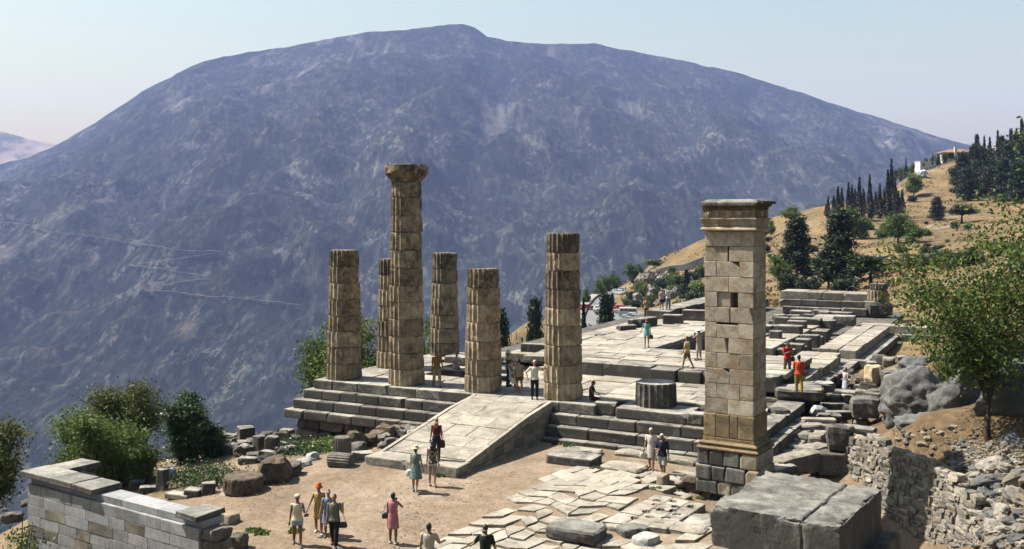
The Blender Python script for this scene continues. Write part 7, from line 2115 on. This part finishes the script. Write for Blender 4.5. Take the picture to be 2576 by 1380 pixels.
def ramp_pt(px, py):
    z = -0.8
    for _ in range(20):
        p = P(px, py, z); rel = p - TO; v = rel.x * TV.x + rel.y * TV.y; z = 0.5 * z + 0.5 * rz_at(v)
    return P(px, py, z)
def G(px, py): return on_ground(px, py)
WH, CR = (0.72, 0.70, 0.66), (0.68, 0.62, 0.45)

# --- in the court
a = person('woman in cream top and pale blue shorts with a cream headscarf walking across the court', G(748, 1372), 12, 1.62, True, 1, 'black', 0.03, ((20, 10), (-6, 22)), ((20, 12, 105, 20), (-6, 8, 6)), top=cloth((0.74, 0.70, 0.52)), sleeve=0, bottom='shorts', bcol=cloth((0.34, 0.46, 0.60)), hem=0.42, shoe=(0.08, 0.10, 0.14), hat=('cap', (0.66, 0.60, 0.40)), head=(8, 0))
a = person('woman in a yellow floral dress and an orange bucket hat', G(802, 1343), 5, 1.60, True, 0, 'brown', 0, ((14, 5), (-10, 15)), ((5, 8, 10), (8, 22, 8)), top=cloth((0.55, 0.36, 0.10), ('floral', [(0.75, 0.6, 0.3), (0.2, 0.12, 0.03), (0.7, 0.3, 0.05), (0.5, 0.45, 0.1)], 28)), sleeve=0, bottom='dress', hem=0.36, shoe=WH, hat=('bucket', (0.62, 0.12, 0.04)))
camera_thing('small dark camera hanging from the hand of the woman in the orange hat', a['hand_r'] - Vector((0, 0, 0.1)), 0.4)
a = person('woman in a blue patterned dress with a white headband', G(826, 1355), 6, 1.56, True, 0, 'black', 0.02, ((12, 4), (-8, 12)), ((5, 10, 12), (10, 14, 15)), top=cloth((0.17, 0.25, 0.40), ('floral', [(0.10, 0.15, 0.32), (0.35, 0.42, 0.58), (0.24, 0.22, 0.42)], 24)), sleeve=0.12, bottom='dress', hem=0.33, shoe=(0.2, 0.12, 0.08), hat=('band', (0.75, 0.74, 0.72)))
a = person('man in grey-green shirt and black trousers with a hand raised to his ear', G(841, 1376), -8, 1.66, False, 0, 'black', 0.0, ((16, 6), (-12, 14)), ((35, 30, 128, 25), (4, 6, 10)), top=cloth((0.16, 0.17, 0.13)), sleeve=0.4, bottom='trousers', bcol=cloth((0.02, 0.018, 0.018)), shoe=(0.1, 0.04, 0.03), head=(10, 0))
bag('brown shoulder bag of the man in the grey-green shirt', a['hip_l'] + Vector((0.06, 0, -0.02)), 0.26, 0.22, 0.12, M['leather'], a['sh_l'])
a = person('woman in a pink dress taking a photograph', G(989, 1367), 172, 1.58, True, 1, 'black', 0, ((3, 2), (-3, 4)), ((10, 6, 15), (45, 22, 122, 72)), top=cloth((0.50, 0.17, 0.19), ('floral', [(0.62, 0.30, 0.30), (0.42, 0.10, 0.14), (0.66, 0.38, 0.36)], 30)), sleeve=0, bottom='dress', hem=0.30, flare=0.5, shoe=(0.7, 0.66, 0.56))
camera_thing('dark camera held up by the woman in the pink dress', a['hand_r'] + Vector((-0.02, 0.03, 0.03)), pi)
bag('black handbag on the arm of the woman in the pink dress', a['hip_l'] + Vector((-0.03, 0, 0.18)), 0.24, 0.24, 0.12, M['leather'], a['sh_l'])
p_ = D(1079, 1300, 28.4); z_ = T(p_.x, 28.4)
a = person('man in a pale grey T-shirt seen from behind with a black shoulder bag', (p_.x, 28.4, z_), 176, 1.70, False, 1, 'black', 0, ((6, 4), (-4, 6)), ((15, 10, 35), (25, 20, 60)), top=cloth((0.50, 0.45, 0.37)), sleeve=0.42, bottom='trousers', bcol=cloth((0.05, 0.05, 0.06)))
bag('black shoulder bag of the man in the pale grey T-shirt', a['hip_l'] + Vector((0, 0, 0.02)), 0.30, 0.3, 0.14, M['leather'], a['sh_r'])
p_ = D(1221, 1300, 28.2); z_ = T(p_.x, 28.2)
a = person('person in a dark green shirt with brown bobbed hair seen from behind', (p_.x, 28.2, z_), 170, 1.70, False, 0, 'brown', 0.06, ((6, 4), (-6, 8)), ((20, 30, 40), (10, 14, 20)), top=cloth((0.012, 0.028, 0.018)), sleeve=0.4, bottom='trousers', bcol=cloth((0.03, 0.03, 0.04)))
a = person('woman in a loose green floral dress and straw hat walking towards the ramp', G(1046, 1236), 168, 1.60, True, 2, 'black', 0, ((3, 2), (-14, 14)), ((12, 8, 25), (4, 10, 10)), top=cloth((0.13, 0.22, 0.20), ('floral', [(0.30, 0.36, 0.34), (0.06, 0.12, 0.16), (0.30, 0.30, 0.10), (0.14, 0.24, 0.26)], 30)), sleeve=0, bottom='dress', hem=0.29, flare=1.5, shoe=(0.3, 0.5, 0.48), hat=('brim', (0.70, 0.62, 0.36)))
bag('round white handbag of the woman in the green floral dress', a['hand_l'] + Vector((-0.02, 0, 0.0)), 0.34, 0.30, 0.16, cloth((0.74, 0.72, 0.64)), a['hand_l'] + Vector((0, 0, 0.1)))
a = person('girl with long dark hair in a flowered top and white shorts walking towards the ramp', G(1088, 1221), 178, 1.62, True, 2, 'black', 0.15, ((2, 2), (-9, 8)), ((3, 6, 8), (3, 6, 8)), top=cloth((0.08, 0.05, 0.04), ('floral', [(0.6, 0.52, 0.42), (0.04, 0.03, 0.03), (0.3, 0.2, 0.12)], 16)), sleeve=0, bottom='shorts', bcol=cloth((0.68, 0.70, 0.70)), hem=0.30, shoe=(0.55, 0.42, 0.3))
a = person('girl with long blond hair in a dark red top walking up the ramp', ramp_pt(1098, 1158), 178, 1.64, True, 1, 'blond', 0.17, ((14, 12), (-12, 10)), ((4, 8, 10), (2, 6, 8)), top=cloth((0.12, 0.012, 0.015)), sleeve=0, bottom='trousers', bcol=cloth((0.02, 0.022, 0.05)), bare_mid=True)
bag('dark red shoulder bag of the blond girl on the ramp', a['hip_r'] + Vector((0.02, 0.0, 0.0)), 0.2, 0.36, 0.12, cloth((0.16, 0.012, 0.02)), a['sh_r'])
ps = G(1666, 1203)
a = person('man in a navy shirt and pale striped shorts stepping off the slab', ps, -25, 1.72, False, 1, 'white', 0, ((12, 6), (-22, 14)), ((6, 10, 14), (22, 10, 85, 45)), top=cloth((0.014, 0.016, 0.04)), sleeve=0.4, bottom='shorts', bcol=cloth((0.60, 0.58, 0.50), ('stripe', [(0.20, 0.26, 0.28)], 9)), hem=0.85, shoe=(0.06, 0.045, 0.035), head=(22, 0))
a = person('white-haired woman in white walking behind the man in the navy shirt', ps + Vector((-0.32, 0.75, 0.12)), -20, 1.66, True, 0, 'white', 0, ((14, 6), (-16, 12)), ((6, 8, 12), (6, 10, 10)), top=cloth((0.72, 0.66, 0.60)), sleeve=0.3, bottom='dress', hem=0.31, flare=0.6, shoe=(0.10, 0.06, 0.04), head=(16, 0))
bag('cream carrier bag of the white-haired woman', a['hand_r'] + Vector((-0.02, 0, 0.02)), 0.26, 0.30, 0.10, cloth((0.66, 0.62, 0.46)), a['hand_r'] + Vector((0, 0, 0.1)))

# --- on the platform
FL = 0.012
def PF(px, py, z): return P(px, py, z + FL)
person('man in a mustard shirt and khaki trousers walking between two columns', PF(1099, 972, 0), 18, 1.76, False, 1, 'black', 0, ((16, 4), (-14, 10)), ((6, 10, 18), (8, 8, 14)), top=cloth((0.26, 0.14, 0.035)), sleeve=0.4, bottom='trousers', bcol=cloth((0.34, 0.26, 0.14)), shoe=(0.05, 0.035, 0.03))
q = W(3.6, 5.0, 0.06); 
person('person in pink seated on a low block behind the man in mustard', (q.x, q.y, q.z - 0.03), 30, 1.64, True, 0, 'black', 0, ((80, 82), (76, 80)), ((40, 10, 50), (40, 10, 50)), lean=14, top=cloth((0.62, 0.42, 0.40)), sleeve=0.2, bottom='shorts', bcol=cloth((0.50, 0.45, 0.42)), hem=0.5, seat=0.03)
q = PF(1288, 984, 0)
person('woman in a white dress and yellow sun hat leaning against the column', (q.x, q.y, q.z), 72, 1.62, True, 1, 'brown', 0, ((26, 4), (20, 2)), ((2, 8, 8), (15, 4, 60)), lean=-9, top=cloth((0.60, 0.56, 0.50)), sleeve=0, bottom='dress', hem=0.36, flare=0.4, shoe=(0.45, 0.4, 0.3), hat=('brim', (0.60, 0.46, 0.12)))
q = PF(1276, 975, 0)
person('person in a white bucket hat and blue top behind the woman in the yellow hat', (q.x + 0.05, q.y + 0.5, q.z), 100, 1.70, False, 0, 'brown', 0, ((4, 2), (-4, 4)), ((20, 8, 60), (20, 8, 60)), top=cloth((0.10, 0.18, 0.32)), sleeve=0.4, bottom='trousers', bcol=cloth((0.04, 0.05, 0.08)), hat=('bucket', (0.72, 0.72, 0.68)))
a = person('boy in a beige shirt and brown shorts seen from behind between the columns', PF(1306, 990, 0), 200, 1.60, False, 0, 'black', 0, ((3, 2), (-10, 6)), ((4, 8, 10), (4, 6, 10)), top=cloth((0.34, 0.27, 0.17)), sleeve=0.4, bottom='shorts', bcol=cloth((0.14, 0.085, 0.05)), hem=0.55, shoe=(0.5, 0.46, 0.4))
mag = mobj('magazine', box_me(-.11, .11, -.008, .008, -.28, 0, 0.003), M['paper'], None, a['hand_l'] + Vector((0, 0, 0.03)), 0.3)
tag(mag, 'white magazine held by the boy in the beige shirt', 'magazine')
person('bald man in a white shirt and dark trousers resting his hand on the column', PF(1345, 1003, 0), 2, 1.74, False, 0, 'white', 0, ((3, 2), (-3, 2)), ((10, 88, 40, -25), (-8, 42, 40, 55)), top=cloth((0.78, 0.75, 0.62)), sleeve=0.42, bottom='trousers', bcol=cloth((0.02, 0.022, 0.025)), shoe=(0.03, 0.02, 0.02))
q = W(13.62, 0.05, 0.0)
a = person('woman in a dark red dress sitting on the block and reading beside the column', (q.x, q.y, 0), 66, 1.62, True, 1, 'brown', 0, ((78, 52), (74, 62)), ((28, 4, 62), (28, 4, 62)), lean=4, head=(24, 0), top=cloth((0.06, 0.016, 0.022)), sleeve=0, bottom='dress', hem=0.3, seat=0.0, shoe=(0.4, 0.35, 0.28), hat=('band', (0.30, 0.24, 0.14)))
bk = mobj('open_book', box_me(-.15, .15, -.11, .11, -.012, .012, 0.004), M['paper'], None, (a['hand_l'] + a['hand_r']) / 2 + Vector((0, 0, 0.02)), radians(66)); tag(bk, 'open book on the lap of the woman in the dark red dress', 'book')
a = person('woman in a turquoise dress with a dark ponytail seen from behind', PF(1627, 872, 0.6), 170, 1.64, True, 2, 'auburn', 0.11, ((2, 2), (-6, 5)), ((6, 20, 40), (4, 6, 8)), top=cloth((0.16, 0.46, 0.47)), sleeve=0, bottom='dress', hem=0.40, flare=0.6, shoe=(0.08, 0.07, 0.06))
bag('brown handbag of the woman in turquoise', a['hand_r'] + Vector((0, 0, 0.02)), 0.3, 0.30, 0.1, cloth((0.13, 0.05, 0.025)), a['hand_r'] + Vector((0, 0, 0.1)))
a = person('man in a tan shirt looking down at the camera in his hands', W(3.75, 34.2, 0.13), 0, 1.72, False, 1, 'black', 0, ((2, 1), (-2, 2)), ((30, 14, 95, 40), (30, 14, 95, 40)), head=(28, 0), top=cloth((0.42, 0.30, 0.16)), sleeve=0.4, bottom='trousers', bcol=cloth((0.09, 0.06, 0.05)))
camera_thing('dark camera in the hands of the man in the tan shirt', (a['hand_l'] + a['hand_r']) / 2 + Vector((0, -0.02, 0.02)), 0)
person('woman with auburn hair in a pale pink top and navy skirt on the wall', W(6.05, 31.2, 1.16), 15, 1.66, True, 2, 'auburn', 0.10, ((3, 2), (-3, 3)), ((25, 10, 80, 40), (10, 10, 20)), top=cloth((0.58, 0.40, 0.36)), sleeve=0.4, bottom='skirt', hem=0.36, bcol=cloth((0.02, 0.03, 0.09)))
person('man in a white T-shirt standing close to the woman in the navy skirt', W(6.4, 31.7, 1.16), 30, 1.76, False, 0, 'black', 0, ((3, 2), (-3, 3)), ((10, 10, 30), (10, 12, 60)), top=cloth((0.74, 0.73, 0.70)), sleeve=0.35, bottom='trousers', bcol=cloth((0.20, 0.26, 0.36)))
a = person('boy in a yellow striped shirt and grey shorts walking over the temple floor', PF(1728, 928, 0.57), 235, 1.66, False, 0, 'brown', 0, ((16, 4), (-18, 12)), ((8, 6, 20), (-6, 6, 10)), top=cloth((0.62, 0.34, 0.03), ('band', [(0.66, 0.60, 0.38)], 1.1)), sleeve=0.4, bottom='shorts', bcol=cloth((0.16, 0.14, 0.13)), hem=0.62, shoe=(0.2, 0.17, 0.14))
a = person('woman in a beige dress and wide white hat taking a photograph', PF(1758, 906, 0.6), 225, 1.66, True, 0, 'brown', 0, ((3, 2), (-3, 2)), ((50, 22, 118, 66), (50, 22, 118, 66)), top=cloth((0.44, 0.37, 0.29)), sleeve=0.15, bottom='dress', hem=0.29, flare=0.3, shoe=(0.04, 0.03, 0.03), hat=('wide', (0.76, 0.75, 0.72)))
camera_thing('camera raised by the woman in the wide white hat', (a['hand_l'] + a['hand_r']) / 2, radians(225))
bag('yellow woven bag of the woman in the wide white hat', a['hip_r'] + Vector((-0.1, -0.05, 0.12)), 0.26, 0.36, 0.12, cloth((0.60, 0.50, 0.10)), a['sh_r'])
a = person('man in a red shirt and grey trousers looking down at his camera', PF(1981, 946, 0.25), 10, 1.74, False, 1, 'black', 0, ((3, 2), (-8, 6)), ((25, 12, 90, 40), (25, 12, 90, 40)), head=(26, 0), top=cloth((0.50, 0.015, 0.02)), sleeve=0.4, bottom='trousers', bcol=cloth((0.17, 0.13, 0.10)), shoe=(0.2, 0.16, 0.12))
camera_thing('camera in the hands of the man in the red shirt', (a['hand_l'] + a['hand_r']) / 2 + Vector((0, -0.02, 0.02)), 0.2)
bag('black bag on the hip of the man in the red shirt', a['hip_l'] + Vector((0.02, 0, 0.12)), 0.28, 0.3, 0.14, M['leather'], a['sh_r'])
person('man in an orange shirt and yellow trousers seen from behind', PF(2010, 990, 0.10), 165, 1.78, False, 0, 'black', 0, ((8, 3), (-8, 5)), ((20, 8, 70, 40), (2, 8, 10)), top=cloth((0.62, 0.075, 0.02)), sleeve=0.45, bottom='trousers', bcol=cloth((0.40, 0.26, 0.06)), shoe=(0.03, 0.02, 0.02))
q = P(2127, 990, -1.0)
a = person('woman in a white flowered dress pointing with her raised arm', (q.x, q.y, T(q.x, q.y)), -60, 1.62, True, 2, 'brown', 0.02, ((4, 2), (-8, 6)), ((20, 10, 70, 30), (70, 40, 50)), top=cloth((0.66, 0.68, 0.74), ('floral', [(0.42, 0.46, 0.60), (0.72, 0.72, 0.76)], 26)), sleeve=0, bottom='dress', hem=0.32, flare=0.7, shoe=(0.2, 0.15, 0.12))
bag('dark handbag of the woman in the white flowered dress', a['hip_l'] + Vector((0.05, 0, -0.02)), 0.26, 0.2, 0.12, M['leather'], a['sh_l'])
q = ray_ground(2244, 730, 85, 130)
person('person in a pale green outfit with a red headscarf near the far column stump', q, 20, 1.66, True, 0, 'brown', 0, ((6, 3), (-8, 6)), ((5, 10, 12), (5, 10, 12)), top=cloth((0.52, 0.52, 0.22)), sleeve=0.3, bottom='dress', hem=0.36, hat=('cap', (0.55, 0.03, 0.03)), voxel=0.018)
q = ray_ground(2256, 729, 85, 130)
person('person in yellow with a red sun hat near the far column stump', q, 150, 1.70, True, 0, 'brown', 0, ((6, 3), (-8, 6)), ((5, 10, 12), (20, 20, 60)), top=cloth((0.60, 0.50, 0.16)), sleeve=0.3, bottom='dress', hem=0.36, hat=('brim', (0.50, 0.05, 0.03)), voxel=0.018)
for px, lab, c_ in ((1479, 'walker in dark clothes on the footpath by the road', (0.03, 0.03, 0.035)), (1484, 'second walker in a bluish coat on the footpath by the road', (0.06, 0.07, 0.10))):
    q = P(px, 757, RZ + 0.14)
    person(lab, q, 190, 1.72, False, 0, 'black', 0, ((14, 6), (-14, 10)), ((6, 8, 12), (6, 8, 12)), top=cloth(c_), sleeve=0.9, bottom='trousers', bcol=cloth(c_), group='walkers on the footpath', voxel=0.03)

bpy.context.view_layer.update()
dg = bpy.context.evaluated_depsgraph_get()
for (o, par, nm, mat_, fingers) in JOBS:
    me = bpy.data.meshes.new_from_object(o.evaluated_get(dg))
    me.materials.clear()
    if fingers:
        bm = bmesh.new(); bm.from_mesh(me); f_ = tubes_mesh(fingers, 6); bm.from_mesh(f_); bm.to_mesh(me); bm.free(); bpy.data.meshes.remove(f_)
    me.polygons.foreach_set('use_smooth', [True] * len(me.polygons))
    mobj(nm, me, mat_, par)
for (o, *_r) in JOBS:
    d_ = o.data; bpy.data.objects.remove(o); bpy.data.meshes.remove(d_)

# ================================================================ one common scale of reflectance
# colours above were picked relative to each other; this brings all of them to the reflectance of dry stone, soil and leaves
REFLECT = 0.52
for m_ in bpy.data.materials:
    if not m_.use_nodes: continue
    nt = m_.node_tree
    for n_ in list(nt.nodes):
        if n_.type in ('BSDF_PRINCIPLED', 'BSDF_TRANSLUCENT'):
            s_ = n_.inputs['Base Color'] if n_.type == 'BSDF_PRINCIPLED' else n_.inputs['Color']
            if s_.is_linked:
                src = s_.links[0].from_socket
                h_ = nt.nodes.new('ShaderNodeHueSaturation')
                h_.inputs['Value'].default_value = REFLECT
                nt.links.new(src, h_.inputs['Color'])
                nt.links.new(h_.outputs[0], s_)
